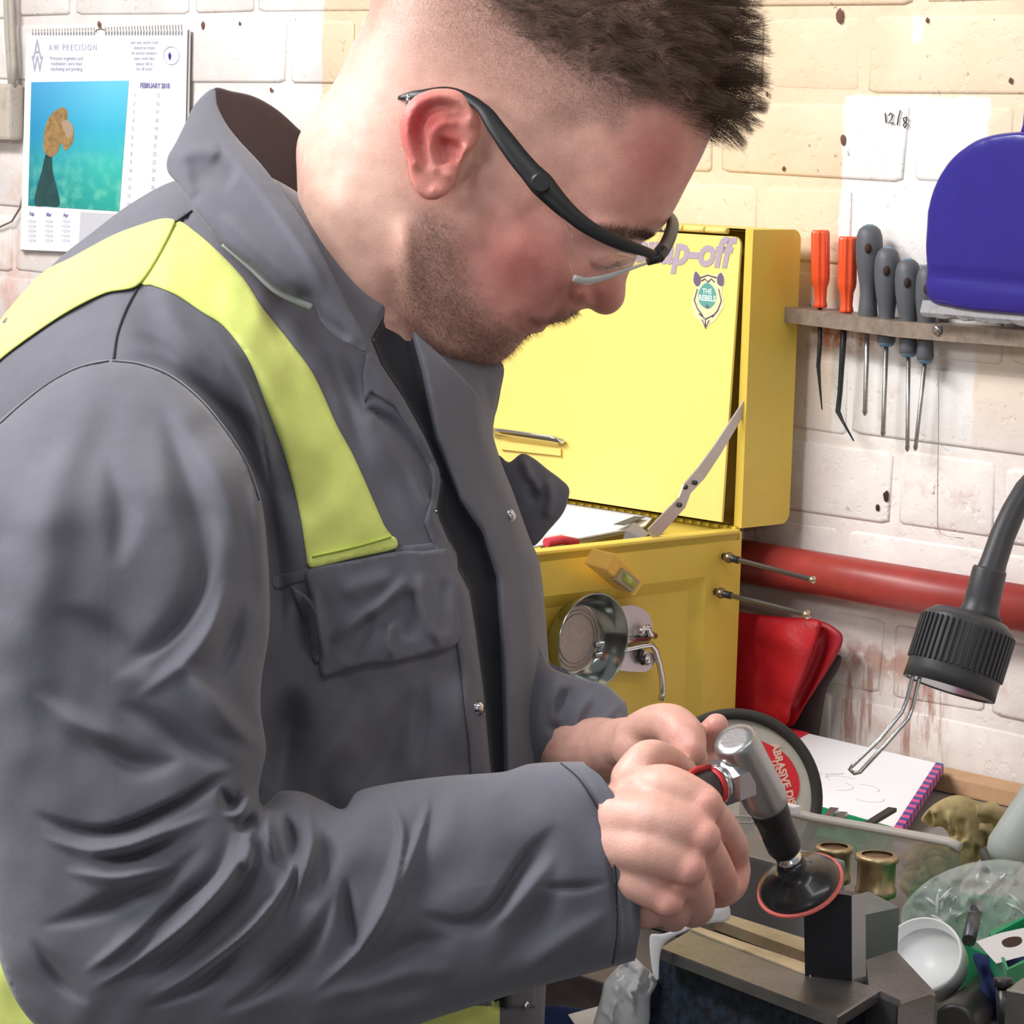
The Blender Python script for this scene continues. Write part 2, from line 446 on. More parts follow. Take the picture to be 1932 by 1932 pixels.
def patch(outline, surf, fn, th, res, lift=0.0, rel=None, corner=False, step=8., rnd=None, under=.004):
    """a slab of cloth lying on a surface: surf(Q)->w ; th thickness; rel(Q)->extra height"""
    poly = crom(outline, True, step) if not corner else None
    if corner:
        out = []; pp = np.array(outline, float)
        for a, b in zip(pp, np.roll(pp, -1, 0)):
            k = max(1, int(np.linalg.norm(b-a)/step)); out += [a+(b-a)*j/k for j in range(k)]
        poly = np.array(out)
    nb = len(poly); lo = poly.min(0); hi = poly.max(0); rnd = rnd or res*.6
    X, Y = np.meshgrid(np.arange(lo[0], hi[0], res), np.arange(lo[1], hi[1], res)); X[1::2] += res/2
    G = np.stack([X.ravel(), Y.ravel()], 1); G = G[sdist(G, poly) > .9*res]
    tg = np.roll(poly, -1, 0)-np.roll(poly, 1, 0); nn = np.stack([-tg[:, 1], tg[:, 0]], 1); nn /= np.maximum(np.linalg.norm(nn, axis=1), 1e-9)[:, None]
    if (poly[:, 0]*np.roll(poly[:, 1], -1)-np.roll(poly[:, 0], -1)*poly[:, 1]).sum() < 0: nn = -nn
    ring = poly+nn*rnd*.9; ring = ring[sdist(ring, poly) > rnd*.7]
    V = np.concatenate([poly, ring, G])
    r = delaunay_2d_cdt([Vector(p) for p in V], [(i, (i+1) % nb) for i in range(nb)], [], 1, 1e-4)
    v2 = np.array([p[:] for p in r[0]]); tri = [list(t) for t in r[2]]
    d = sdist(v2, poly); q = np.clip(d/rnd, 0, 1); rr = np.sqrt(1-(1-q)**2)
    w0 = surf(v2); w1 = w0+lift+th*(.35+.65*rr)+(rel(v2)*q if rel else 0); wb = w0+lift-under
    n = len(v2)
    mb = MB(); mb.v = [tuple(p) for p in fn(v2[:, 0], v2[:, 1], w1)]+[tuple(p) for p in fn(v2[:, 0], v2[:, 1], wb)]
    mb.f = tri+[[i+n for i in t][::-1] for t in tri]; mb.sm = [True]*len(mb.f)
    ed = {}
    for t in tri:
        for a, b in ((t[0], t[1]), (t[1], t[2]), (t[2], t[0])):
            ed[(a, b)] = 1
    for (a, b) in ed:
        if (b, a) not in ed: mb.f.append([a, b, b+n, a+n][::-1]); mb.sm.append(False)
    return mb
def photo_fn(Dref): return lambda u, v, w: PA(u, v, Dref-w)
def wallpx_fn(off):     # photo pixels on a plane parallel to the wall
    def f(u, v, w):
        u, v, w = np.broadcast_arrays(np.asarray(u, float), np.asarray(v, float), np.asarray(w, float))
        r = A_F+((u-966)/FPX)[..., None]*A_R+((966-v)/FPX)[..., None]*A_U
        n = np.array(NW); t = (-(WC-(off+w))-n@A_C)/(r@n); return A_C+t[..., None]*r
    return f
def wall_fn(off=0.0):
    e1 = np.array(E1); nw = np.array(NW); z = np.array((0, 0, 1.))
    def f(u, v, w):       # u: s in mm, v: -z in mm
        u = np.asarray(u, float); v = np.asarray(v, float); w = np.broadcast_to(np.asarray(w, float), u.shape)
        return (u/1000)[..., None]*e1+(w+off-WC)[..., None]*nw+(-v/1000)[..., None]*z
    return f
# ================================================================== the room
def wall_paint():
    m = bpy.data.materials.new('painted_brick'); m.use_nodes = True; nt = m.node_tree; N = nt.nodes; L = nt.links
    b = N['Principled BSDF']; b.inputs['Roughness'].default_value = .62
    g = N.new('ShaderNodeNewGeometry')
    def math_(op, a, b_=None, c=None):
        n = N.new('ShaderNodeMath'); n.operation = op
        for i, x in enumerate((a, b_, c)):
            if x is None: continue
            if isinstance(x, (int, float)): n.inputs[i].default_value = x
            else: L.new(x, n.inputs[i])
        return n.outputs[0]
    def noise_(scale, det=4, rough=.6, vec=None, dim='3D'):
        n = N.new('ShaderNodeTexNoise'); n.inputs['Scale'].default_value = scale; n.inputs['Detail'].default_value = det; n.inputs['Roughness'].default_value = rough
        L.new(vec if vec is not None else g.outputs['Position'], n.inputs['Vector']); return n.outputs['Fac']
    vd = N.new('ShaderNodeVectorMath'); vd.operation = 'DOT_PRODUCT'; L.new(g.outputs['Position'], vd.inputs[0]); vd.inputs[1].default_value = tuple(E1)
    s = vd.outputs['Value']; sp = N.new('ShaderNodeSeparateXYZ'); L.new(g.outputs['Position'], sp.inputs[0]); z = sp.outputs['Z']
    n1 = noise_(45, 5); wob = math_('MULTIPLY', math_('SUBTRACT', n1, .5), .012)
    s2 = math_('ADD', s, wob); z2 = math_('ADD', z, wob)
    def step(x, e, w=.002):      # 1 where x>e
        n = N.new('ShaderNodeMapRange'); n.interpolation_type = 'SMOOTHSTEP'; L.new(x, n.inputs['Value'])
        n.inputs['From Min'].default_value = e-w; n.inputs['From Max'].default_value = e+w; return n.outputs['Result']
    def rect(s0, s1, z0, z1, w=.002, ss=None, zz=None):
        ss = ss or s2; zz = zz or z2
        a = math_('MULTIPLY', step(ss, s0, w), math_('SUBTRACT', 1, step(ss, s1, w)))
        c = math_('MULTIPLY', step(zz, z0, w), math_('SUBTRACT', 1, step(zz, z1, w)))
        return math_('MULTIPLY', a, c)
    def mix(f, A, B):
        n = N.new('ShaderNodeMix'); n.data_type = 'RGBA'
        L.new(f, n.inputs['Factor'])
        for k, x in (('A', A), ('B', B)):
            if isinstance(x, tuple): n.inputs[k].default_value = (*x, 1)
            else: L.new(x, n.inputs[k])
        return n.outputs['Result']
    def ramp(f, a, b_, c0=(0, 0, 0), c1=(1, 1, 1)):
        n = N.new('ShaderNodeValToRGB'); n.color_ramp.elements[0].position = a; n.color_ramp.elements[1].position = b_
        n.color_ramp.elements[0].color = (*c0, 1); n.color_ramp.elements[1].color = (*c1, 1); L.new(f, n.inputs['Fac']); return n.outputs['Color']
    white = mix(ramp(noise_(9, 6), .4, .62), lin(222, 213, 210), lin(236, 230, 224))
    s610 = sz(608, 100)[0]; zc = sz(1450, 560)[1]
    cream = mix(ramp(noise_(7, 6), .4, .65), lin(222, 198, 168), lin(233, 212, 184))
    inc = rect(s610, 5, zc, 5)
    soft = math_('MULTIPLY', math_('MULTIPLY', step(s2, s610, .002), .55), rect(s610, 5, zc-.10, zc+.01, .05))
    col = mix(math_('MAXIMUM', inc, soft), white, cream)
    sa, za = sz(1594, 180); sb, _ = sz(1866, 180)
    patch_ = rect(sa, sb, za-.30, za)
    col = mix(patch_, col, lin(233, 229, 226))
    # white daub
    sd, zd = sz(1731, 50)
    col = mix(rect(sd-.004, sd+.004, zd-.012, zd+.009, .004), col, lin(240, 238, 235))
    # pinkish bare and rusty wear: scattered, more of it low down and around the tool rail
    zr = sz(1600, 640)[1]
    wear = ramp(noise_(26, 9, .72), .56, .66)
    band = math_('ADD', rect(sz(1500, 600)[0], sz(1650, 600)[0], zr-.012, zr+.016, .010, s, z), 0.0)
    col = mix(math_('MULTIPLY', band, ramp(noise_(34, 8, .7), .40, .56)), col, lin(176, 112, 88))
    low = math_('SUBTRACT', 1, step(z, sz(1700, 700)[1], .12))
    col = mix(math_('MULTIPLY', math_('MULTIPLY', wear, low), .38), col, lin(204, 164, 152))
    # pink brick showing at the far left below the calendar
    left = math_('MULTIPLY', math_('SUBTRACT', 1, step(s, sz(120, 500)[0], .1)), math_('SUBTRACT', 1, step(z, sz(60, 330)[1], .05)))
    col = mix(math_('MULTIPLY', left, ramp(noise_(14, 6, .6), .4, .6)), col, lin(222, 184, 172))
    # warm damp stain beside the yellow box
    #stain = rect(sz(1470, 800)[0]-.06, sz(1504, 800)[0], sz(1500, 1140)[1], sz(1500, 600)[1], .012, s, z)
    
    # rust runs under the red pipe
    cs, cz_ = sz(1655, 1240)
    run = N.new('ShaderNodeMapping'); L.new(g.outputs['Position'], run.inputs['Vector']); run.inputs['Scale'].default_value = (60, 60, 7)
    rn = noise_(1, 5, .65, run.outputs['Vector'])
    core = rect(cs-.05, cs+.045, cz_-.017, cz_+.010, .010, s2, z2)
    runs = math_('MULTIPLY', rect(cs-.055, cs+.075, cz_-.085, cz_, .012, s2, z2), ramp(rn, .52, .60))
    col = mix(math_('MULTIPLY', math_('MAXIMUM', math_('MULTIPLY', core, ramp(noise_(50, 5), .38, .5)), runs), .75), col, lin(150, 88, 66))
    # small chips, dark pits
    pits = ramp(noise_(120, 3, .5), .695, .72)
    pz = ramp(noise_(11, 3), .48, .6)
    col = mix(math_('MULTIPLY', math_('MULTIPLY', pits, pz), .8), col, lin(150, 120, 105))
    # grime over the lower wall behind the bench
    grime = math_('MULTIPLY', math_('SUBTRACT', 1, step(z, sz(1700, 1090)[1], .05)), ramp(noise_(12, 7, .7), .35, .75))
    col = mix(math_('MULTIPLY', grime, .45), col, lin(176, 160, 146))
    L.new(col, b.inputs['Base Color'])
    bp = N.new('ShaderNodeBump'); bp.inputs['Strength'].default_value = .4; bp.inputs['Distance'].default_value = .003
    hh = math_('ADD', math_('MULTIPLY', noise_(38, 7, .62), 1.0), math_('MULTIPLY', ramp(noise_(90, 4, .5), .60, .70), -.35))
    L.new(hh, bp.inputs['Height']); L.new(bp.outputs['Normal'], b.inputs['Normal'])
    return m
PAINT = wall_paint()
S0 = sz(-160, 900)[0]; S1 = sz(2120, 900)[0]
wb = MB(); fnw = wall_fn()
wb.add([Wsz(s, z, o) for o in (-.0017, -.12) for (s, z) in ((-5, 0), (.6, 0), (.6, 2.9), (-5, 2.9))],
       [(0, 1, 2, 3), (7, 6, 5, 4), (0, 4, 5, 1), (1, 5, 6, 2), (2, 6, 7, 3), (3, 7, 4, 0)])
wall = struct('wall_back', wb, PAINT); WM[wall.name] = Matrix.Identity(4)
def brick_mesh(L, seed):
    r = random.Random(seed); H = .0655; e = .0035
    mb = MB(); j = lambda a: r.uniform(-a, a)
    o = [(-L/2+j(.002), -H/2+j(.0015)), (L/2+j(.002), -H/2+j(.0015)), (L/2+j(.002), H/2+j(.0015)), (-L/2+j(.002), H/2+j(.0015))]
    # outline with broken corners, three depth layers
    def ring(q, dep):
        out = []
        for i, (x, y) in enumerate(o):
            nx, ny = o[(i+1) % 4]
            for t in (0.04, .5, .96): out.append(((x+(nx-x)*t)*(1-q/(L/2)*1.0 if abs(x) > 0 else 1), (y+(ny-y)*t)*(1-q/(H/2)), dep+(j(.0003) if q > .001 else 0)))
        return out
    A = ring(0, -.010); B = ring(.0006, -.0009); C = ring(e, 0.0); n = 12
    mb.v = [(x, -d, y) for (x, y, d) in A+B+C]+[(0, -.0001, 0)]
    for k in (0, n):
        for i in range(n): mb.f.append([k+i, k+(i+1) % n, k+n+(i+1) % n, k+n+i]); mb.sm.append(k == n)
    for i in range(n): mb.f.append([2*n+i, 2*n+(i+1) % n, 3*n]); mb.sm.append(True)
    me = bpy.data.meshes.new('brick'); me.from_pydata(mb.v, [], mb.f); me.polygons.foreach_set('use_smooth', mb.sm); me.materials.append(PAINT)
    bm = bmesh.new(); bm.from_mesh(me); bmesh.ops.recalc_face_normals(bm, faces=bm.faces); bm.to_mesh(me); bm.free(); return me
STR = [brick_mesh(.2155, i) for i in range(5)]; HED = [brick_mesh(.1035, 20+i) for i in range(4)]
z0 = sz(1400, 181)[1]; sA = sz(1446, 100)[0]
row = -12
nb = 0
while True:
    zb = z0+row*.075+.0375
    if zb < BENCH-.06: row += 1; continue
    if zb > 1.86: break
    off = sA if row % 2 == 0 else sA+.16875
    s = off-.3375*12; k = 0
    while s < S1+.5:
        for Ln, pool in ((.1125, HED), (.225, STR)):
            if S0-.12 < s+Ln/2 < S1+.45:
                o = bpy.data.objects.new('brick', random.choice(pool)); COL.objects.link(o); o.parent = wall
                c = Wsz(s+Ln/2+random.uniform(-.0015, .0015), zb+random.uniform(-.0012, .0012), random.uniform(-.0012, .0008))
                o.matrix_world = Matrix.Translation(c) @ RW @ Matrix.Rotation(random.uniform(-.006, .006), 4, 'Y'); nb += 1
            s += Ln
    row += 1
fl = MB(); fl.box((-.2, 1.2, -.03), (5, 5.2, .06)); struct('floor', fl, mat('concrete_floor', lin(120, 116, 112), .8, bump=.3, bscale=60, var=.25, vscale=4))

wl = MB(); wl.box((-2.85, 1.3, 1.45), (.1, 5.4, 2.9)); struct('wall_left', wl, mat('plain_plaster', lin(222, 216, 208), .8, bump=.2, bscale=30, var=.06, vscale=3))
# ---- hand-written date on the white patch, drill holes, loose nail
INK = mat('marker_ink', lin(70, 60, 60), .6)
note = thing('wall_note', 'date 12/8 handwritten in thin black strokes on the white paint patch', 'writing', Wp(1688, 228, .002), rot=RW)
def strokes_on_wall(root, lines, px0, off=.0016, r=.0006, m=INK, name='pen_stroke'):
    mb = MB()
    for ln in lines: mb.tube([Wp(x, y, off) for x, y in ln], r, 6)
    return mb.build(name, m, root)
strokes_on_wall(note, [[(1670, 213), (1671, 222), (1672, 232)], [(1677, 218), (1680, 213), (1684, 216), (1683, 223), (1677, 232), (1686, 232)],
    [(1699, 208), (1695, 222), (1693, 236)], [(1711, 221), (1704, 223), (1706, 230), (1711, 234), (1707, 241), (1704, 236), (1710, 229), (1711, 221)]], 0)
DARK = mat('dark_hole', lin(58, 38, 32), .9); PIT = mat('plaster_pit', lin(112, 78, 62), .9)
HOLES = [(1592, 264, .006), (1585, 30, .0075), (1751, 38, .003), (1480, 318, .003), (1908, 152, .0035), (513, 170, .0035), (384, 48, .0055), (188, 46, .005), (1673, 936, .006), (1657, 958, .004), (454, 45, .003), (1449, 178, .003)]
hm = []
for i, (x, y, r) in enumerate(HOLES):
    mb = MB(); c = Wp(x, y, .0); n = 9; rs = [r*.72*random.uniform(.8, 1.15) for _ in range(n)]
    vs = []; 
    for q, o in ((1.0, .0010), (.55, .0022)):
        for k in range(n):
            a = 2*math.pi*k/n; vs.append(c+E1*math.cos(a)*rs[k]*q*.8+Vector((0, 0, 1))*math.sin(a)*rs[k]*q*1.2+NW*o)
    vs.append(c+NW*.0010)
    fs = [[k, (k+1) % n, n+(k+1) % n, n+k] for k in range(n)]+[[n+k, n+(k+1) % n, 2*n] for k in range(n)]
    mb.add(vs, fs, True); o = mb.build('drill_hole', PIT if i not in (8, 9) else DARK, wall)
# ---- bench
benchm = mat('bench_top', lin(150, 140, 136), .7, bump=.25, bscale=70, var=.25, vscale=9, dirt=.5, dcol=lin(90, 80, 74))
BD = .665
bt = thing('workbench', 'grey steel-topped workbench along the brick wall, cluttered with tools', 'workbench', Wsz((S1-3.5)/2, 0, .3), rot=RW)
mb = MB(); fb = lambda s, z, o: Wsz(s, z, o)
def wbox(mb, s0, s1, z0_, z1, o0, o1, ch=.002):
    c = Wsz((s0+s1)/2, (z0_+z1)/2, (o0+o1)/2); M = Matrix.Translation(c) @ RW
    return mb.box((0, 0, 0), (s1-s0, abs(o1-o0), z1-z0_), M, ch)
wbox(mb, -3.6, S1+1.1, BENCH-.04, BENCH, .006, BD).build('worktop', benchm, bt)
for s_, o_ in ((-3.5, .06), (-3.5, BD-.06), (S1+1.0, .06), (S1+1.0, BD-.06)):
    wbox(MB(), s_-.03, s_+.03, 0, BENCH-.04, o_-.03, o_+.03).build('leg', mat('bench_steel', lin(70, 80, 84), .5, .6), bt)
wood = mat('batten_wood', lin(198, 158, 120), .7, bump=.3, bscale=90, var=.2, vscale=15, dirt=.6, dcol=lin(150, 110, 84))
mb = MB(); b0 = sz(1690, 1430); b1 = sz(2060, 1600)
bat = wbox(mb, sz(1640, 1480)[0], S1+.6, BENCH+.0005, BENCH+.016, .006, .034).build('wooden_batten', wood, None, label='bare wooden batten along the foot of the brick wall behind the bench', cat='batten')
# ---- red pipe along the wall
PR = .0195
p0 = Wp(1440, 1065, .03); p1 = Wp(1932, 1148, .03)
d_ = (p1-p0); zz0 = p0.z; sl = (p1.z-p0.z)/d_.length
redpipe = thing('red_pipe', 'dull red painted pipe running along the wall below the tool rail', 'pipe', Wsz(sz(1700, 1100)[0], 1.1, .03), rot=RW)
mb = MB(); a = p0-d_*.55; b_ = p1+d_*.35
rp = mat('pipe_red', lin(164, 62, 56), .38, var=.25, vscale=22, spec=.5)
mb.cyl(a, b_, PR, n=32).build('pipe_body', rp, redpipe)
for t in (.95, ):
    c = p0+d_*1.28
    MB().cyl(c-d_.normalized()*.012, c+d_.normalized()*.012, PR*1.12).build('pipe_clip', mat('clip_steel', lin(150, 148, 146), .35, .9), redpipe)
# conduit, grey box and loose wire at the far left edge
cm = mat('conduit_grey', lin(178, 170, 158), .6, dirt=.5, vscale=40, dcol=lin(120, 110, 98))
cab = thing('wall_cable', 'grey cable run dropping into the small wall box left of the calendar', 'cable', Wp(15, 100, .012), rot=RW)
mb = MB()
mb.tube([Wp(x, y, .012) for x, y in ((10, -60), (13, 0), (15, 60), (19, 120), (22, 165))], .0042, 10)
mb.tube([Wp(x, y, .014) for x, y in ((22, -60), (21, 0), (23, 60), (26, 120), (25, 165))], .0038, 10)
mb.build('cable', cm, cab)
jb = thing('junction_box', 'small dirty white junction box at the left edge below the grey cables', 'box', Wp(14, 210, .0), rot=RW)
q0 = sz(-40, 158); q1 = sz(46, 265)
wbox(MB(), q0[0], q1[0], q1[1], q0[1], .001, .022, .004).build('box_body', mat('box_grey', lin(196, 186, 172), .6, dirt=.5, vscale=30), jb)
wbox(MB(), q0[0], sz(4, 160)[0], q1[1]+.002, q0[1]-.002, .022, .026, .001).build('lid', mat('box_lid_cream', lin(222, 200, 150), .6), jb)
lw = MB().tube([Wp(x, y, .006) for x, y in ((46, 330), (44, 365), (38, 392), (22, 418), (0, 428), (-30, 432))], .0012, 8)
lw.build('loose_wire', mat('wire_grey', lin(120, 108, 100), .6), None, label='thin dark loose wire curling below the junction box', cat='wire')
tw = thing('steel_wire', 'fine wire hanging from the tool rail down the white wall', 'wire', Wp(1770, 615, .02), rot=RW)
mb = MB().tube([Wp(x, y, .02) for x, y in ((1774, 612), (1773, 640), (1771, 700), (1771, 800), (1769, 920), (1769, 990), (1774, 1006), (1790, 1012), (1818, 1016))], .00035, 6)
mb.build('wire', mat('wire_steel', lin(176, 172, 170), .35, .8), tw)
# ================================================================== things on and along the wall
YEL = mat('yellow_paint', lin(228, 198, 84), .42, var=.06, vscale=8, bump=.04, bscale=300, dirt=.25, dcol=lin(180, 150, 50))
YEL2 = mat('yellow_panel', lin(248, 220, 124), .38, var=.03, vscale=6)
CHR = mat('chrome', lin(212, 212, 214), .18, 1.)
STEEL = mat('worn_steel', lin(170, 168, 166), .34, .9, bump=.08, bscale=400, var=.2, vscale=60)
ALU = mat('cast_aluminium', lin(172, 172, 172), .30, .85, bump=.05, bscale=500)
DSTEEL = mat('dark_steel', lin(70, 70, 72), .38, .7, bump=.15, bscale=350, var=.3, vscale=50)
BLK = mat('black_rubber', lin(42, 42, 44), .5)
PURP = mat('sticker_purple', lin(176, 158, 168), .5)
WHT = mat('white_paper', lin(238, 238, 240), .6)
# ---- calendar
cal = thing('wall_calendar', 'white spiral-bound wall calendar with an underwater picture, hung on the brick wall', 'calendar', Wp(200, 270, .003), rot=RW)
def quadslab(corn, off, th, m, name, parent, ch=0):
    P0 = [Wp(x, y, off) for x, y in corn]; P1 = [Wp(x, y, off+th) for x, y in corn]
    mb = MB(); mb.add(P0+P1, [(0, 1, 2, 3), (7, 6, 5, 4), (0, 4, 5, 1), (1, 5, 6, 2), (2, 6, 7, 3), (3, 7, 4, 0)])
    return mb.build(name, m, parent)
CP = mat('calendar_paper', lin(242, 242, 248), .45)
quadslab([(54, 64), (360, 56), (352, 484), (40, 474)], .004, .0012, mat('calendar_back', lin(190, 186, 184), .6), 'backing_sheet', cal)
quadslab([(50, 64), (354, 54), (345, 484), (38, 471)], .0055, .0022, CP, 'page', cal)
def cpic():
    m = bpy.data.materials.new('underwater_print'); m.use_nodes = True; N = m.node_tree.nodes; L = m.node_tree.links; b = N['Principled BSDF']; b.inputs['Roughness'].default_value = .3
    tc = N.new('ShaderNodeTexCoord'); sp = N.new('ShaderNodeSeparateXYZ'); L.new(tc.outputs['Generated'], sp.inputs[0])
    n = N.new('ShaderNodeTexNoise'); n.inputs['Scale'].default_value = 9; n.inputs['Detail'].default_value = 6; L.new(tc.outputs['Generated'], n.inputs['Vector'])
    r = N.new('ShaderNodeValToRGB'); el = r.color_ramp.elements; el[0].position = 0; el[0].color = (*lin(40, 165, 150), 1); el[1].position = 1; el[1].color = (*lin(110, 205, 235), 1)
    e = el.new(.35); e.color = (*lin(60, 190, 180), 1); e = el.new(.62); e.color = (*lin(64, 186, 214), 1)
    L.new(sp.outputs['Z'], r.inputs['Fac'])
    r2 = N.new('ShaderNodeValToRGB'); r2.color_ramp.elements[0].color = (*lin(40, 140, 215), 1); r2.color_ramp.elements[1].color = (1, 1, 1, 1); r2.color_ramp.elements[0].position = 0; r2.color_ramp.elements[1].position = .75
    L.new(sp.outputs['X'], r2.inputs['Fac'])
    mx = N.new('ShaderNodeMix'); mx.data_type = 'RGBA'; mx.blend_type = 'MULTIPLY'; mx.inputs['Factor'].default_value = .55; L.new(r.outputs[0], mx.inputs['A']); L.new(r2.outputs[0], mx.inputs['B'])
    r3 = N.new('ShaderNodeValToRGB'); r3.color_ramp.elements[0].position = .45; r3.color_ramp.elements[1].position = .7; r3.color_ramp.elements[0].color = (0, 0, 0, 1); r3.color_ramp.elements[1].color = (.8, .8, .8, 1)
    L.new(n.outputs['Fac'], r3.inputs['Fac'])
    mz = N.new('ShaderNodeMath'); mz.operation = 'SUBTRACT'; mz.inputs[0].default_value = .62; L.new(sp.outputs['Z'], mz.inputs[1]); mz.use_clamp = True
    mm = N.new('ShaderNodeMath'); mm.operation = 'MULTIPLY'; L.new(mz.outputs[0], mm.inputs[0]); L.new(r3.outputs[0], mm.inputs[1])
    m3_ = N.new('ShaderNodeMix'); m3_.data_type = 'RGBA'; L.new(mm.outputs[0], m3_.inputs['Factor']); L.new(mx.outputs['Result'], m3_.inputs['A']); m3_.inputs['B'].default_value = (*lin(150, 235, 200), 1)
    L.new(m3_.outputs['Result'], b.inputs['Base Color']); return m
quadslab([(59, 155), (243, 152), (225, 399), (53, 388)], .0078, .0003, cpic(), 'picture', cal)
def wallpoly(pts, off, th, m, name, parent, world_fn=None):
    pr = crom(pts, True, 6); fn = (lambda x, y, o: Wp(x, y, o)) if world_fn is None else world_fn
    mb = MB(); mb.prism([tuple(p) for p in pr], fn, off, off+th); return mb.build(name, m, parent)
FISH = mat('print_brown', lin(178, 142, 92), .4, var=.45, vscale=160); FSH = mat('print_shadow', lin(44, 84, 84), .4, var=.3, vscale=60)
wallpoly([(88, 286), (97, 290), (100, 325), (108, 358), (112, 388), (88, 389), (66, 387), (68, 360), (78, 325)], .0081, .0001, FSH, 'picture_shadow', cal)
wallpoly([(82, 282), (84, 245), (96, 216), (118, 202), (128, 212), (127, 226), (138, 238), (139, 262), (131, 278), (122, 284), (116, 270), (108, 288), (98, 296), (88, 292)], .0082, .0001, FISH, 'picture_turtle', cal)
wallpoly([(117, 232), (126, 226), (136, 234), (138, 250), (130, 262), (122, 250)], .0083, .0001, mat('print_pale', lin(172, 152, 128), .4), 'picture_turtle_head', cal)
CTX = mat('print_grey', lin(176, 176, 196), .6); CTB = mat('print_blue', lin(120, 124, 190), .6); CDK = mat('print_dark', lin(130, 130, 170), .6)
def ctext(t, px, py, hpx, m, sx=1.0, bold=0, name='printed_line', al='CENTER', sp=1.0):
    M = plane_M(Wp(px, py, .0082), E1, (0, 0, 1)); return text(t, name, cal, m, M, hpx/1600*1.25, bold, al, ext=.00005, sx=sx, space=sp)
ctext('AW PRECISION', 92, 90, 13, CTX, 1.0, al='LEFT', sp=1.45)
ctext('A', 70, 95, 42, CTX, .8); ctext('W', 70, 122, 36, CTX, .8)
for i, t in enumerate(('Precision engineers and', 'toolmakers since then', 'machining and grinding')): ctext(t, 125, 110+i*10, 8, CTX, 1.1)
for i, t in enumerate(('unit one, works road', 'industrial estate', 'tel and fax numbers', 'open week days', 'please call us', 'for all work')): ctext(t, 272, 80+i*10, 7, CTX, 1.1)
ctext('FEBRUARY 2018', 292, 162, 10, CDK, 1.0, .0003)
for i in range(14):
    ctext(str(i+1), 254-i*.9, 180+i*15.8, 8, CTX); ctext(str(i+15), 298-i*.9, 180+i*15.8, 8, CTX)
for i, t in enumerate(('Feb', 'Mar', 'Apr')): ctext(t, 60+i*32, 404+i, 8, CDK, 1, .0002)
for k in range(3):
    for i in range(5): ctext('1 2 3 4', 60+k*32, 418+i*9, 6, CTX, 1.1)
quadslab([(152, 400), (222, 404), (215, 478), (148, 474)], .0078, .0003, mat('print_panel', lin(205, 205, 212), .5), 'grey_panel', cal)
mb = MB()
for i in range(52):
    x = 62+i*5.5
    if abs(x-190) < 9: continue
    mb.tube([Wp(x, 66, .0085), Wp(x, 60-.02*(x-60)/10, .0095), Wp(x, 56-.033*(x-60), .006)], .0006, 5)
mb.build('wire_spiral', STEEL, cal)
mb = MB(); mb.tube([Wp(190+16*math.cos(a)*.6, 60+5*math.sin(a), .009) for a in np.linspace(-3.1, 0, 8)], .0008, 6).build('hanger', STEEL, cal)
ring = MB(); ring.tube([Wp(323+15*math.cos(a), 105+17*math.sin(a), .0083) for a in np.linspace(0, 6.28, 24)], .0003, 5).build('printed_circle', CTX, cal)
wallpoly([(317, 104), (320, 98), (323, 104), (320, 114)], .0081, .0002, mat('print_logo_blue', lin(60, 60, 150), .5), 'printed_logo', cal)

# ---- tool rail with screwdrivers
RAILO = .022
rail = thing('tool_rail', 'worn steel strip rail screwed to the wall, holding picks and screwdrivers', 'rail', Wp(1700, 610, .01), rot=RW)
RM = mat('rail_metal', lin(168, 152, 138), .5, .6, var=.3, vscale=60, dirt=.6, dcol=lin(96, 74, 62))
mb = MB(); ra = [(1478, 579), (1600, 594), (1690, 606), (1790, 614), (1850, 618), (1960, 626), (2060, 634)]
pts = []
for (x, y) in ra: pts.append((x, y))
vs = []; fs = []
for (x, y) in pts:
    a = Wp(x, y, .037); dn = Vector((0, 0, -.0135))
    back = a-NW*.036
    vs += [a, a+dn, back+dn, back]
for i in range(len(pts)-1):
    for k in range(4): fs.append([i*4+k, i*4+(k+1) % 4, (i+1)*4+(k+1) % 4, (i+1)*4+k])
fs += [[0, 1, 2, 3], [len(vs)-4, len(vs)-3, len(vs)-2, len(vs)-1]]
mb.add(vs, fs).build('strip', RM, rail)
mb = MB(); a = Wp(1770, 622, .037)
mb.lathe(a, a+NW*.004, [(0, .005), (.6, .0045), (1, .002)], 14).build('screw', STEEL, rail)
OR = mat('orange_handle', lin(236, 84, 40), .32, var=.12, vscale=70, coat=.3)
def pick(px, py0, py1, lean, tipspath, name_label, bw=1.0):
    top = Wp(px, py0, RAILO); bot = Wp(px+lean, py1, RAILO)
    r = 19/2200*bw
    t = thing('pick', name_label, 'pick', bot, 'orange-handled picks in the rail', rot=RW)
    MB().lathe(top, bot, [(0, r*.80), (.02, r*.95), (.05, r), (.6, r), (.66, r*.95), (.74, r*.72), (.9, r*.62), (.95, r*.72), (.985, r*.74), (1, r*.55)], 48, flut=8, fd=.16).build('handle', OR, t)
    pts = [Wp(x, y, RAILO) for x, y, _ in tipspath]
    MB().tube(pts, .002, 8, rs=[w/2200 for _, _, w in tipspath]).build('shaft', DSTEEL, t); return t
pick(1548, 434, 581, 0, [(1547, 580, 4.5), (1547, 650, 4.5), (1544, 690, 4.2), (1547, 730, 2.6), (1551, 773, 1.2)], 'orange-handled straight pick nearest the yellow box')
pick(1600, 446, 590, -3, [(1594, 588, 6), (1590, 660, 6), (1585, 740, 5), (1581, 776, 5.2), (1590, 795, 3), (1611, 832, 1.4)], 'orange-handled pick with a bent hooked tip hanging in the rail')
GR = mat('grey_handle', lin(88, 90, 96), .5, var=.08, vscale=40); GB = mat('handle_cap_blue', lin(92, 128, 150), .45)
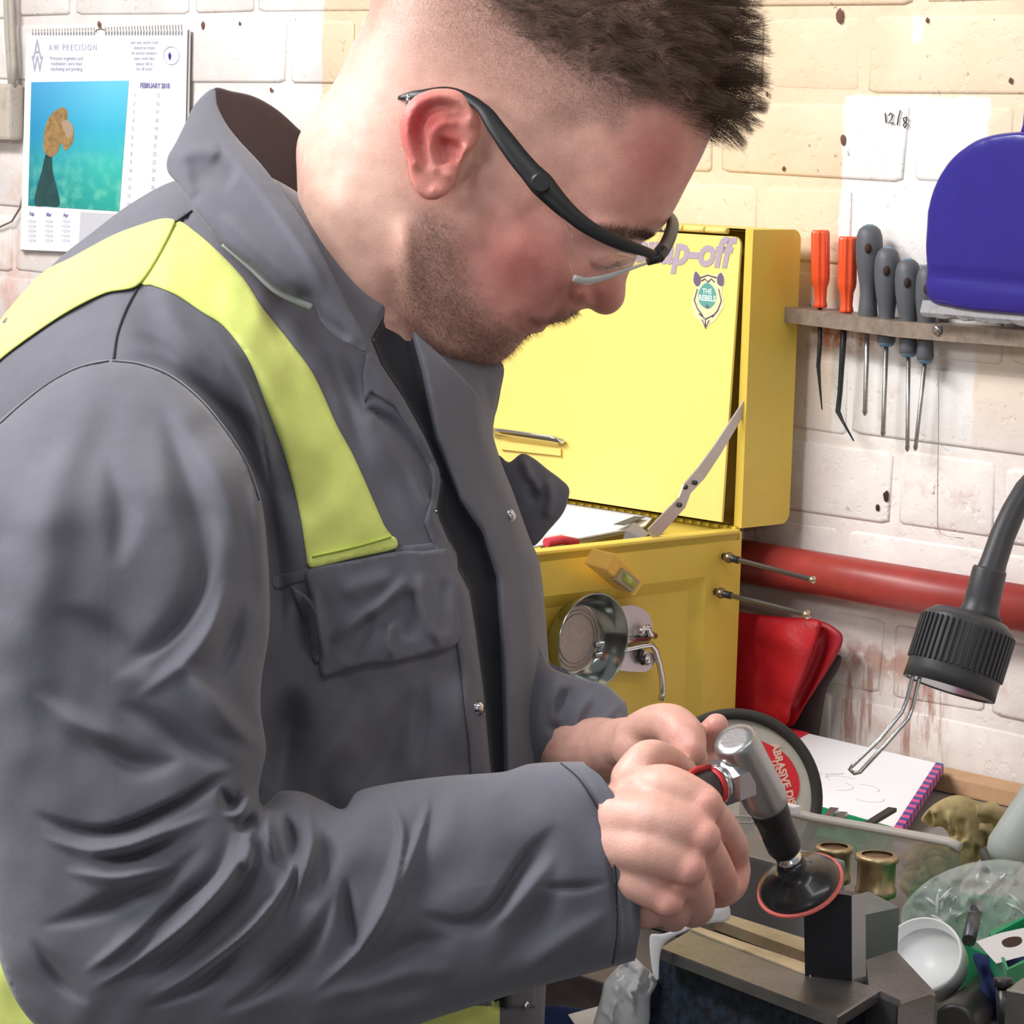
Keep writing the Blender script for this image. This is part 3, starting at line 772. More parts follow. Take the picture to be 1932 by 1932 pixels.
def driver(x0, y0, x1, y1, w, tip, label, hole=True, sw=4.5, off=RAILO):
    top = Wp(x0, y0, off); bot = Wp(x1, y1, off); tp = Wp(tip[0], tip[1], off-.003); r = w/2/2200
    t = thing('screwdriver', label, 'screwdriver', bot, 'grey screwdrivers in the rail', rot=RW)
    MB().lathe(top, bot, [(0, r*.25), (.015, r*.5), (.05, r*.78), (.12, r*.95), (.22, r), (.36, r*.96), (.5, r*.82), (.62, r*.66), (.72, r*.6), (.82, r*.66), (.93, r*.72), (.97, r*.66), (1, r*.42)], 36).build('handle', GR, t)
    ax = (bot-top).normalized()
    MB().lathe(top-ax*.0005, top+ax*.006, [(0, r*.2), (.3, r*.52), (1, r*.80)], 24).build('end_cap', GB, t)
    MB().lathe(bot-ax*.004, bot+ax*.0008, [(0, r*.68), (.6, r*.6), (1, r*.45)], 24).build('collar', GB, t)
    if hole:
        c = top+ax*.020+NW*r*.80+E1*r*.55; MB().ball(c, .0030, 14, 8, sc=(1, 1, 1.5)).build('hanging_hole', DARK, t)
    MB().lathe(bot, tp, [(0, sw/2200), (.90, sw/2200), (.93, sw*1.0/2200), (.965, sw*1.15/2200), (1, sw*.5/2200)], 14).build('shaft', STEEL, t)
driver(1641, 424, 1637, 605, 52, (1632, 784), 'tallest grey screwdriver, right next to the orange picks')
driver(1675, 466, 1672, 652, 50, (1666, 824), 'grey screwdriver with a dark hole, second of the four in the rail')
driver(1713, 488, 1714, 672, 50, (1712, 852), 'grey screwdriver with a blue-capped top, third of the four in the rail', sw=4)
driver(1752, 500, 1745, 684, 46, (1727, 850), 'grey screwdriver half hidden behind the blue dustpan', sw=4)
# ---- dustpan (convex back towards the room), hung by its handle
BLU = mat('dustpan_blue', lin(46, 36, 132), .30, coat=.2, var=.08, vscale=20)
dp = thing('dustpan', 'dark blue plastic dustpan hanging upside down from the wall above the rail', 'dustpan', Wp(1900, 420, .02), rot=RW)
def mmp(px, py, off=.045):
    s, z = sz(px, py, off); return (s*1000, -z*1000)
sc_, _ = sz(1955, 400, .045)
half = [(1768, 573), (1763, 500), (1762, 430), (1767, 388), (1780, 346), (1802, 308), (1830, 280), (1864, 260), (1900, 251), (1925, 249)]
L_ = [mmp(*q) for q in half]; cx = sc_*1000
Rr = [(2*cx-x, y) for x, y in L_][::-1]
ol = L_+[(cx, L_[-1][1]-1.5)]+Rr
rel = Relief(ol, 1000, 1.0, cap=.016, backmult=.2, step=5, strokes=[([(L_[0][0]-5, -sz(1800, 521, .045)[1]*1000), (cx*2-L_[0][0], -sz(1800, 521, .045)[1]*1000+2)], 3.0, -.004, 'r', 0)])
o = rel.mesh(wall_fn(.045), 5).build('pan', BLU, dp); clean(o)
lip = [(1746, 572), (1756, 600)]
mb = MB(); n = 34; vs = []; fs = []; a0 = mmp(1752, 566); a1 = mmp(1755, 607); w_ = 2*(cx-a0[0]); r_ = random.Random(3)
fnd = wall_fn(.050)
for i in range(n+1):
    u = a0[0]+w_*i/n
    for (v, o_) in ((a0[1], .003), (a1[1]-8, .006), (a1[1]-4+r_.uniform(-2, 1.2), .004), (a1[1]-4, -.003), (a0[1], -.003)): vs.append(fnd(u, v, o_))
for i in range(n):
    for k in range(5): fs.append([i*5+k, i*5+(k+1) % 5, (i+1)*5+(k+1) % 5, (i+1)*5+k])
mb.add(vs, fs, False).build('rubber_lip', mat('lip_grey', lin(150, 148, 150), .6, dirt=.5, vscale=80, dcol=lin(60, 54, 54)), dp)
mb = MB(); hp = []
for (x, y, r) in ((1945, 262, 26), (1945, 235, 17), (1945, 200, 13), (1945, 120, 12), (1945, 20, 13), (1945, -80, 14), (1945, -110, 8)):
    hp.append((Wp(x, y, .05), r/2250))
mb.tube([p for p, _ in hp], .01, 20, rs=[r for _, r in hp], flat=.6, upv=E1).build('handle', BLU, dp)
MB().cyl(Wp(1945, -85, .0), Wp(1945, -85, .05), .002).build('hook_nail', STEEL, dp)

# ---- yellow metal tool chest with open lid
Ck = Wp(1400, 1003, .082); HB = Ck.z-BENCH
tbs = Ck.dot(E1)
tb = thing('tool_chest', 'open yellow steel tool chest on the bench against the brick wall', 'tool chest', Vector((Ck.x, Ck.y, BENCH)), rot=RW)
TB = WM[tb.name]
def T(x, y, z): return TB @ Vector((x, y, z))
BW, BDp = .43, .34
def lbox(x0, x1, y0, y1, z0_, z1_, ch=.0): return MB().box(((x0+x1)/2, (y0+y1)/2, (z0_+z1_)/2), (abs(x1-x0), abs(y1-y0), abs(z1_-z0_)), TB, ch)
TH_ = .0022
def side_pt(px, py, x=0.0):     # where a photo ray meets the plane x=const of the chest
    r = ray(px, py); t = (tbs+x-E1.dot(CAM))/E1.dot(r); q = TB.inverted() @ (CAM+t*r); return q.y, q.z
# side with a pressed recess
ry1, rz1 = side_pt(1332, 1088); ry0 = -BDp+.05; rz0 = .02
mb = MB(); i_ = .012; dp_ = .009
ys = [-BDp, ry0, ry1, 0]; 
def q(y, z, x=0): return T(x, y, z)
A = [q(-BDp, 0), q(0, 0), q(0, HB), q(-BDp, HB)]; B = [q(ry0, rz0), q(ry1, rz0), q(ry1, rz1), q(ry0, rz1)]
Cc = [q(ry0+i_, rz0+i_, -dp_), q(ry1-i_, rz0+i_, -dp_), q(ry1-i_, rz1-i_, -dp_), q(ry0+i_, rz1-i_, -dp_)]
In = [q(-BDp, 0, -.012), q(0, 0, -.012), q(0, HB, -.012), q(-BDp, HB, -.012)]
mb.add(A+B+Cc+In, [[0, 1, 5, 4], [1, 2, 6, 5], [2, 3, 7, 6], [3, 0, 4, 7], [4, 5, 9, 8], [5, 6, 10, 9], [6, 7, 11, 10], [7, 4, 8, 11], [8, 9, 10, 11],
    [0, 1, 13, 12], [1, 2, 14, 13], [2, 3, 15, 14], [3, 0, 12, 15], [12, 13, 14, 15]]).build('side_panel', YEL, tb)
body = MB()
for a in ((-BW, -.012, -BDp, -BDp+TH_, 0, HB), (-BW, -.012, -TH_, 0, 0, HB), (-BW, -BW+TH_, -BDp, 0, 0, HB), (-BW, -.012, -BDp, 0, 0, TH_)):
    body.box(((a[0]+a[1])/2, (a[2]+a[3])/2, (a[4]+a[5])/2), (a[1]-a[0], a[3]-a[2], a[5]-a[4]), TB)
body.box((-.008, -BDp/2, HB-.004), (.016, BDp, .012), TB, .003)
body.build('body', YEL, tb)
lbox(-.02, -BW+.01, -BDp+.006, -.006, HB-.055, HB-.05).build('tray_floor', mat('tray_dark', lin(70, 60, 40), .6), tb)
# lid
LH = .262; LD = .062; tl = .0018
def lid_outline(n=6, r=.010):
    out = [(0.0, 0.0)]
    for cx_, cz_, a0_ in ((LD-r, r, -90), (LD-r, LH-r, 0)):
        for k in range(n+1):
            a = math.radians(a0_+90*k/n); out.append((cx_+r*math.cos(a), cz_+r*math.sin(a)))
    out.append((0.0, LH)); return out
lo_ = lid_outline()
lid = MB()
fnl = lambda u, v, w: T(w, u+.001, HB+.003+v)
lid.prism(lo_, fnl, -tl, 0.0)
lid.prism(lo_, fnl, -BW, -BW+tl)
# outer shell running along the outline
for th_, flip in ((0, 0), (tl, 1)):
    pass
n = len(lo_); b = len(lid.v)
inner = [(max(0, y-(tl if y > .001 else 0)), z+(tl if z < LH/2 else -tl)) for y, z in lo_]
for x_ in (-tl, -BW+tl):
    for (y, z) in lo_: lid.v.append(tuple(fnl(y, z, x_)))
for x_ in (-tl, -BW+tl):
    for (y, z) in inner: lid.v.append(tuple(fnl(y, z, x_)))
for i in range(n-1):
    lid.f.append([b+i, b+i+1, b+n+i+1, b+n+i]); lid.sm.append(True)
    lid.f.append([b+2*n+i, b+3*n+i, b+3*n+i+1, b+2*n+i+1]); lid.sm.append(True)
lo_o = lid.build('lid', YEL, tb, recalc=False)
# front flange of the lid side
lbox(-.0, -.009, -.001, .001, HB+.003, HB+.003+LH).build('lid_flange', YEL, tb)
# hanging inner panel
panel_root = None
pt = [T(-.012, -.002, HB+LH-.004), T(-BW+.012, -.002, HB+LH-.004), T(-BW+.012, -.013, HB+.008), T(-.012, -.013, HB+.008)]
dn = (pt[1]-pt[0]).cross(pt[3]-pt[0]).normalized()
if dn.dot(NW) < 0: dn = -dn
def pan_uv(a, z):      # a: 0 right ..1 left ; z: 0 top .. 1 bottom
    return pt[0].lerp(pt[1], a).lerp(pt[3].lerp(pt[2], a), z)
cor = []
r = .008; W_ = (pt[1]-pt[0]).length; H_ = (pt[3]-pt[0]).length
for (ca, cz2, a0_) in ((r/W_, r/H_, 180), (1-r/W_, r/H_, 270), (1, 1, None), (0, 1, None)):
    if a0_ is None: cor.append((ca, cz2)); continue
    for k in range(5):
        a = math.radians(a0_+90*k/4); cor.append((ca+r/W_*math.cos(a), cz2+r/H_*math.sin(a)))
cor = [(min(max(a, 0), 1), min(max(z_, 0), 1)) for a, z_ in cor]
mb = MB(); mb.prism(cor, lambda a, z_, w_: pan_uv(a, z_)+dn*w_, -.0012, .0012)
ip = mb.build('inner_panel', YEL2, tb)
def pan_px(px, py, w_=0.0):
    r = ray(px, py); t = (pt[0]+dn*w_-CAM).dot(dn)/r.dot(dn); return CAM+r*t
# piano hinge on top of the panel, hinge along the back edge
mb = MB(); k = 14
for i in range(k):
    a = T(-.03-i*(BW-.06)/k, -.001, HB+LH+.0005); b_ = T(-.03-(i+.93)*(BW-.06)/k, -.001, HB+LH+.0005); mb.cyl(a, b_, .0028, n=10)
mb.build('hinge', YEL2, tb)
mb = MB()
for i in range(40):
    a = T(-.004-i*(BW-.01)/40, -.001, HB+.0015); b_ = T(-.004-(i+.9)*(BW-.01)/40, -.001, HB+.0015); mb.cyl(a, b_, .003, n=10)
mb.build('hinge', mat('hinge_yellow', lin(216, 186, 60), .35, .3), tb)
# lettering and crest on the panel
M = plane_M(pan_px(1285, 474, .0016), -(pt[1]-pt[0]), pt[0]-pt[3])
hgt = 52/2150
text('snap-off', 'lettering', tb, PURP, M, hgt*1.5, .0013, 'CENTER', .00008, .18, 1.02, .98)
def ppoly(pts, w0, w1, m, name, parent, smooth=5, raw=False):
    pr = [tuple(p) for p in crom(pts, True, smooth)] if not raw else pts
    mb = MB(); mb.prism(pr, lambda a, b_, w_: pan_px(a, b_, w_), w0, w1); return mb.build(name, m, parent)
SW = mat('crest_pale', lin(236, 226, 170), .5); SP = mat('crest_purple', lin(112, 96, 116), .5); ST = mat('crest_teal', lin(96, 160, 150), .5); SWH = mat('crest_white', lin(226, 236, 226), .5)
cr = [(1311, 512), (1325, 520), (1335, 516), (1348, 520), (1362, 512), (1368, 530), (1362, 545), (1364, 565), (1366, 578), (1358, 590), (1350, 604), (1338, 612), (1331, 620), (1322, 608), (1312, 598), (1306, 580), (1306, 562), (1312, 545), (1306, 530)]
ppoly(cr, .0013, .0016, SW, 'crest_sticker', tb)
ppoly([(1312, 512), (1321, 522), (1322, 534), (1315, 541), (1308, 530)], .0016, .0018, SP, 'crest_wing', tb)
ppoly([(1360, 514), (1366, 526), (1363, 540), (1354, 536), (1353, 523)], .0016, .0018, SP, 'crest_wing', tb)
for ln in ([(1322, 524), (1335, 519), (1352, 524)], [(1316, 545), (1310, 566), (1316, 582), (1326, 596)], [(1356, 545), (1361, 568), (1354, 586), (1344, 598)], [(1319, 592), (1331, 602), (1347, 594)], [(1325, 603), (1331, 619), (1338, 604)], [(1331, 602), (1331, 616)], [(1324, 530), (1330, 526), (1336, 532), (1342, 526), (1348, 532)]):
    MB().tube([pan_px(x, y, .0017) for x, y in ln], .0007, 6).build('crest_line', SP, tb)
ppoly([(1334, 533), (1345, 541), (1351, 556), (1348, 572), (1338, 582), (1328, 580), (1319, 570), (1317, 556), (1323, 541)], .0016, .0019, ST, 'crest_shield', tb)
M = plane_M(pan_px(1334, 550, .0020), -(pt[1]-pt[0]), pt[0]-pt[3]); text('THE', 'crest_lettering', tb, SWH, M, .0062, .0001, 'CENTER', .00004)
M = plane_M(pan_px(1334, 563, .0020), -(pt[1]-pt[0]), pt[0]-pt[3]); text('REBELS', 'crest_lettering', tb, SWH, M, .0070, .0002, 'CENTER', .00004, 0, .95)
ppoly([(1334, 574), (1338, 578), (1334, 583), (1330, 578)], .0019, .0021, SP, 'crest_dot', tb)
# pull handle on the panel
mb = MB(); mb.tube([pan_px(925, 813, .006), pan_px(950, 815, .010), pan_px(1040, 828, .010), pan_px(1060, 832, .006), pan_px(1060, 838, .0)], .0024, 10, flat=1.6); mb.build('pull_handle', CHR, tb)
ppoly([(945, 832), (1058, 846), (1058, 860), (946, 848)], .0012, .004, YEL2, 'handle_plate', tb, raw=True)
# stay arm
SA = mat('stay_metal', lin(190, 182, 176), .4, .7)
cps = [(1416, 743, -.003), (1399, 775, -.004), (1352, 850, -.006), (1322, 893, -.008), (1296, 922, -.008), (1286, 948, -.008), (1228, 1010, -.009)]
def ch_pt(px, py, x):
    y, z_ = side_pt(px, py, x); return T(x, y, z_)
def strip(pts, wd, th, m, name, parent, nrm):
    mb = MB(); vs = []
    for i, (p, w_) in enumerate(zip(pts, wd)):
        t = (pts[min(i+1, len(pts)-1)]-pts[max(i-1, 0)]).normalized(); s_ = t.cross(nrm).normalized()*w_/2; n_ = nrm.normalized()*th/2
        vs += [p+s_+n_, p-s_+n_, p-s_-n_, p+s_-n_]
    fs = []
    for i in range(len(pts)-1):
        for k in range(4): fs.append([i*4+k, i*4+(k+1) % 4, (i+1)*4+(k+1) % 4, (i+1)*4+k])
    fs += [[0, 1, 2, 3], [len(vs)-1, len(vs)-2, len(vs)-3, len(vs)-4]]
    mb.add(vs, fs); return mb.build(name, m, parent)
strip([ch_pt(*c) for c in cps], [.006, .009, .0115, .013, .012, .0125, .014], .0016, SA, 'stay_arm', tb, E1)
for (x, y) in ((1312, 911), (1294, 919), (1283, 953)):
    c = ch_pt(x, y, -.006); MB().ball(c, .0022, 12, 8).build('rivet', DSTEEL, tb)
# contents
def slab(pts, h, m, name, parent=None, **kw):
    """pts: world points of the top face, extruded down by h"""
    mb = MB(); n = len(pts); up = Vector((0, 0, 1))
    nn = (pts[1]-pts[0]).cross(pts[2]-pts[0]).normalized(); nn = nn if nn.z > 0 else -nn
    mb.add(list(pts)+[p-nn*h for p in pts], [list(range(n)), [n+i for i in range(n)][::-1]]+[[i, (i+1) % n, n+(i+1) % n, n+i] for i in range(n)])
    return mb.build(name, m, parent, **kw)
def Hp(px, py, z):
    r = ray(px, py); return CAM+r*((z-CZ)/r.z)
zt = BENCH+HB
def chin(x, y, z): return T(x, y, z)
sh = thing('printed_sheets', 'loose white printed sheets lying in the open yellow tool chest', 'paper', T(-.12, -.12, HB-.001), rot=RW)
quad = [Hp(1060, 936, zt+.002), Hp(1240, 968, zt+.002), Hp(1216, 992, zt-.002), Hp(1000, 1032, zt-.004), Hp(960, 1000, zt-.003)]
slab(quad, .0015, WHT, 'sheet', sh)
quad2 = [Hp(1020, 1012, zt-.002), Hp(1180, 990, zt-.004), Hp(1190, 1001, zt-.006), Hp(1020, 1034, zt-.008)]
slab(quad2, .002, mat('paper_edges', lin(205, 202, 206), .7), 'sheet', sh)
strip([Hp(1168, 990, zt+.0025), Hp(1207, 975, zt+.0025)], [.010, .010], .0006, mat('stamp_grey', lin(80, 80, 84), .7), 'printed_stamp', sh, Vector((0, 0, 1)))
rs_ = MB().tube([Hp(1030, 1024, zt-.002), Hp(1060, 1018, zt-.001), Hp(1090, 1024, zt-.004)], .004, 10)
rs_.build('red_cable', mat('red_plastic', lin(204, 60, 76), .4), None, label='short loop of red cable under the sheets in the chest', cat='cable')
slab([Hp(1180, 1000, zt+.002), Hp(1196, 985, zt+.006), Hp(1226, 1006, zt-.001), Hp(1212, 1016, zt-.004)], .012, mat('grey_fold', lin(128, 122, 124), .6), 'grey_clip', None, label='grey metal clip at the end of the sheets in the chest', cat='clip')
# magnetic dish on the side
yb, zb_ = side_pt(1078, 1203)
dish = thing('magnetic_dish', 'round stainless magnetic dish stuck to the side of the yellow chest', 'dish', T(.0, yb, zb_))
D = MB(); c0 = T(.002, yb, zb_); c1 = T(.026, yb, zb_); R_ = .0415
D.lathe(c0, c1, [(0, R_*.70), (.1, R_*.78), (.5, R_*.90), (.95, R_*.985), (1.0, R_), (1.03, R_*.985), (1.0, R_*.96), (.6, R_*.87), (.25, R_*.74), (.14, R_*.66), (.13, R_*.2)], 56, caps=False)
D.build('bowl', mat('dish_steel', lin(150, 156, 152), .16, 1.), dish, recalc=False)
MB().lathe(T(.0045, yb, zb_), T(.0062, yb, zb_), [(0, R_*.66), (1, R_*.66)], 48).build('dish_bottom', mat('dish_bottom_brushed', lin(176, 164, 156), .45, .7, var=.15, vscale=200), dish)
for q_ in (.58, .5):
    MB().tube([T(.0065, yb+R_*q_*math.cos(a), zb_+R_*q_*math.sin(a)) for a in np.linspace(0, 6.283, 41)[:-1]], .0005, 5, closed=True).build('ring', STEEL, dish)
MB().cyl(T(0, yb, zb_), T(.003, yb, zb_), .02, n=32).build('magnet_base', BLK, dish)
# folding chrome handle of the chest
def sp_(px, py, x=.0):
    y, z_ = side_pt(px, py, x); return T(x, y, z_)
hl = thing('folding_handle', 'chrome folding carry handle bracket beside the magnetic dish', 'handle', sp_(1190, 1210))
def spoly(pts, x0, x1, m, name, parent, sm=4):
    pr = [tuple(p) for p in crom(pts, True, sm)]
    mb = MB(); mb.prism(pr, lambda a, b_, w_: sp_(a, b_, w_), x0, x1); return mb.build(name, m, parent)
BR = mat('bracket_plate', lin(206, 196, 202), .35, .5)
spoly([(1136, 1160), (1140, 1150), (1190, 1142), (1212, 1148), (1228, 1166), (1230, 1196), (1210, 1206), (1136, 1212)], .0, .004, BR, 'bracket_plate', hl)
spoly([(1136, 1232), (1205, 1226), (1236, 1236), (1232, 1256), (1216, 1268), (1150, 1264), (1136, 1268)], .0, .004, BR, 'bracket_plate', hl)
MB().cyl(sp_(1120, 1216, .006), sp_(1224, 1203, .006), .0032, n=16).build('pivot_rod', CHR, hl)
MB().tube([sp_(x, y, .007) for x, y in ((1120, 1236), (1160, 1230), (1212, 1219), (1228, 1216), (1236, 1226), (1244, 1252), (1249, 1280), (1250, 1306), (1246, 1322))], .0028, 12).build('bail', CHR, hl)
MB().tube([sp_(x, y, .010) for x, y in ((1207, 1200), (1212, 1186), (1222, 1184), (1226, 1196), (1236, 1200))], .003, 10).build('hook', CHR, hl)
MB().tube([sp_(x, y, .008) for x, y in ((1210, 1226), (1206, 1240), (1214, 1250))], .003, 10).build('spring_clip', DSTEEL, hl)
MB().ball(sp_(1219, 1245, .008), .005, 14, 10).build('screw_head', CHR, hl)
# spirit level block
SL = mat('level_yellow', lin(244, 196, 92), .4)
sl_ = thing('spirit_level', 'small amber-yellow spirit level block stuck to the top of the chest side', 'level', sp_(1160, 1085))
def dqc(px, py, x): return ch_pt(px, py, x)
E = [(1118, 1034), (1160, 1043), (1145, 1075), (1100, 1062)]
F_ = [(1176, 1068), (1216, 1098), (1197, 1127), (1158, 1110)]
ev = [dqc(x, y, .030) for x, y in E]+[dqc(x, y, .002) for x, y in F_]
m_ = MB(); m_.add(ev, [(0, 1, 2, 3), (7, 6, 5, 4), (0, 4, 5, 1), (1, 5, 6, 2), (2, 6, 7, 3), (3, 7, 4, 0)])
o = m_.build('block', SL, sl_); bv = o.modifiers.new('edge', 'BEVEL'); bv.width = .0012; bv.segments = 2
VG = mat('vial_green', lin(176, 186, 90), .15, coat=.5)
va = [(1174, 1072), (1206, 1097), (1193, 1118), (1160, 1094)]
ctr = Vector((0, 0, 0))
vq = [dqc(x, y, .021-.014*((x-1160)/46.)*.6+.004) for x, y in va]
n_ = (vq[1]-vq[0]).cross(vq[2]-vq[0]).normalized(); n_ = n_ if n_.dot(CAM-vq[0]) > 0 else -n_
def quad_slab(q4, n, th, m, name, parent):
    mb = MB(); mb.add([p+n*th for p in q4]+[p-n*.004 for p in q4], [(0, 1, 2, 3), (7, 6, 5, 4), (0, 4, 5, 1), (1, 5, 6, 2), (2, 6, 7, 3), (3, 7, 4, 0)]); return mb.build(name, m, parent)
quad_slab(vq, n_, .0012, mat('vial_window', lin(168, 160, 128), .3), 'vial_window', sl_)
cc = sum(vq, Vector((0, 0, 0)))/4; vi = [cc+(p-cc)*.62 for p in vq]
MB().tube([(vi[0]+vi[3])/2+n_*.001, (vi[1]+vi[2])/2+n_*.001], .0035, 12).build('vial', VG, sl_)
# long rods with ball ends held on the chest side
for i, (a, b_, lab) in enumerate((((1375, 1052), (1533, 1094), 'upper long ball-ended steel rod sticking out from the chest side over the red pipe'),
                                 ((1360, 1119), (1522, 1160), 'lower long ball-ended steel rod sticking out from the chest side above the red pouch'))):
    A_ = sp_(a[0], a[1], .008); r_ = ray(*b_)
    # horizontal end: travel along the e1 direction from A_
    dl = .115; B_ = None; best = 1e9
    for dd in np.linspace(2.2, 2.6, 401):
        q_ = P(b_[0], b_[1], dd); v_ = q_-A_
        e_ = abs(v_.normalized().dot(E1)-1)+abs(v_.z)*.5
        if e_ < best: best = e_; B_ = q_
    rod = thing('ball_end_rod', lab, 'tool', A_, 'ball-ended rods on the chest side')
    MB().ball(A_, .0050, 18, 12).build('ball_head', mat('worn_brass_steel', lin(150, 132, 112), .3, .9), rod)
    v_ = (B_-A_)
    MB().cyl(A_-v_.normalized()*.006, A_+v_*.12, .0032, n=12).build('neck', DSTEEL, rod)
    MB().cyl(A_+v_*.05, B_, .0024, n=6, smooth=False).build('shank', mat('rod_steel', lin(120, 118, 120), .28, .9), rod)
    MB().ball(B_, .0042 if i else .0034, 14, 10).build('tip', mat('rod_tip', lin(190, 176, 150), .2, .9), rod)
# red leather pouch behind the chest
RED = mat('red_leather', lin(196, 30, 40), .48, bump=.25, bscale=260, var=.22, vscale=26)
rd = thing('red_pouch', 'folded red leather pouch standing between the yellow chest and the wall', 'pouch', P(1470, 1400, 2.5))
r1 = Relief([(1330, 1140), (1400, 1155), (1470, 1163), (1520, 1166), (1548, 1172), (1546, 1196), (1520, 1270), (1495, 1330), (1482, 1368), (1430, 1356), (1330, 1340)], ppm(2.5), .6, cap=.012, strokes=[([(1420, 1230), (1440, 1290), (1430, 1340)], 20, -.004), ([(1460, 1180), (1500, 1250), (1480, 1330)], 22, .004), ([(1546, 1178), (1518, 1262), (1484, 1350)], 4, .002, 'r', 0)], step=7)
clean(r1.mesh(wallpx_fn(.045), 8).build('flap', RED, rd))
r2 = Relief([(1500, 1176), (1548, 1172), (1575, 1184), (1590, 1200), (1586, 1224), (1560, 1268), (1520, 1330), (1496, 1370), (1480, 1368)], ppm(2.5), .5, cap=.008, strokes=[([(1560, 1190), (1548, 1240), (1500, 1350)], 10, -.010), ([(1585, 1212), (1545, 1280), (1500, 1352)], 6, .004)], step=7)
clean(r2.mesh(wallpx_fn(.032), 7).build('flap', mat('red_leather_dark', lin(160, 26, 36), .5, bump=.25, bscale=260), rd))
dk = thing('dark_slab', 'dark grey slab close to the wall behind the red pouch', 'case', P(1530, 1400, 2.56))
r3 = Relief([(1470, 1240), (1585, 1236), (1582, 1262), (1560, 1300), (1546, 1380), (1540, 1404), (1480, 1398)], ppm(2.56), .5, cap=.006, step=8, corner=False)  # thin dark grey slab between the pouch and the wall
clean(r3.mesh(wallpx_fn(.014), 9).build('main_body', mat('slab_dark', lin(66, 58, 58), .7), dk))
# ================================================================== lamp, bench clutter, vice, grinder
LB = mat('lamp_black', lin(62, 62, 66), .42, bump=.05, bscale=400)
lampd = 2.12
lamp = thing('gooseneck_lamp', 'black flexible work lamp with a ribbed head hanging at the right edge', 'lamp', P(1880, 1250, lampd))
MB().tube([P(x, y, lampd+.05*(1-k/8)) for k, (x, y) in enumerate(((2110, 840), (2030, 850), (1975, 880), (1935, 925), (1912, 965), (1892, 1010), (1875, 1060), (1862, 1100), (1852, 1150)))], .0105, 24,
    rs=[.0085, .0085, .0085, .0088, .0090, .0094, .0098, .0115, .0125]).build('neck', LB, lamp)
MB().lathe(P(1868, 1072, lampd), P(1846, 1165, lampd), [(0, .0118), (.05, .0126), (.6, .0130), (.85, .0140), (1, .018)], 32).build('sleeve', LB, lamp)
Mrim = MB()
t0_ = P(1834, 1160, lampd); t1_ = P(1790, 1300, lampd-.006); axv = (t1_-t0_).normalized()
hd = MB(); hd.lathe(t0_, t1_, [(0, .020), (.02, .027), (.10, .0325), (.14, .034), (.85, .0342), (1, .0345), (1, .031), (.8, .030)], 72)
hd.build('head', LB, lamp)
x_ = axv.orthogonal().normalized(); y_ = axv.cross(x_)
L__ = (t1_-t0_).length
for k in range(48):
    a = 2*math.pi*k/48; dr = x_*math.cos(a)+y_*math.sin(a)
    M = Matrix((dr.cross(axv), dr, axv)).transposed().to_4x4(); M.translation = t0_+axv*L__*.45+dr*.0345
    MB().box((0, 0, 0), (.0021, .0026, L__*.58), M, .0005).build('rib', LB, lamp)
MB().lathe(t0_+axv*L__*.97, t0_+axv*L__*.99, [(0, .0305), (1, .0305)], 40).build('lens', mat('lamp_lens', lin(60, 60, 64), .2), lamp)
fork = thing('wire_fork', 'two-pronged bent steel wire hanging from the rim of the black lamp head', 'wire', P(1690, 1350, 2.14))
MB().tube([P(x, y, 2.12) for x, y in ((1735, 1210), (1728, 1240), (1722, 1276), (1712, 1318), (1702, 1343), (1660, 1395), (1610, 1443), (1603, 1452), (1612, 1459), (1622, 1457), (1672, 1403), (1714, 1355), (1722, 1335), (1732, 1290), (1736, 1275), (1742, 1235), (1748, 1215))], .0016, 10).build('wire', CHR, fork)
# notebook
nbk = thing('notebook', 'open white notebook with a pink and blue striped spine edge, lying against the wall', 'notebook', Bp(1620, 1500, .0))
n_tl = Wp(1478, 1373, .034); n_tr = Wp(1768, 1440, .036); n_br = Bp(1688, 1563, .0105); n_bl = n_br+(n_tl-n_tr)
slab([n_tl, n_tr, n_br, n_bl], .004, WHT, 'pages', nbk)
up_ = (n_tr-n_tl).cross(n_br-n_tr).normalized(); up_ = up_ if up_.z > 0 else -up_
PK = mat('binding_pink', lin(214, 84, 134), .5); BL2 = mat('binding_blue', lin(70, 70, 140), .5)
e_ = (n_tr-n_tl).normalized(); NS = 26
for i in range(NS):
    a = n_tr.lerp(n_br, i/NS); b_ = n_tr.lerp(n_br, (i+1)/NS)
    slab([a-e_*.001+up_*.0008, a+e_*.007+up_*.0008, b_+e_*.007+up_*.0008, b_-e_*.001+up_*.0008], .008, PK if i % 2 else BL2, 'binding_stripe', nbk)
slab([n_tl-e_*.004+up_*.001, n_tl+e_*.030+up_*.001, n_tl.lerp(n_bl, .25)+e_*.018+up_*.001, n_tl.lerp(n_bl, .3)-e_*.004+up_*.001], .007, mat('cover_red', lin(210, 50, 60), .5), 'red_corner', nbk)
PEN = mat('pencil_grey', lin(196, 196, 202), .8)
for k in range(7):
    c = n_tl.lerp(n_br, .45+.04*k)+e_*random.uniform(-.02, .02)+up_*.0004; v = (n_br-n_tr).normalized()
    MB().tube([c+e_*.014*math.cos(a*1.3+k)+v*.014*math.sin(a+k) for a in np.linspace(0, 2.2, 8)], .00018, 5).build('pencil_line', PEN, nbk)
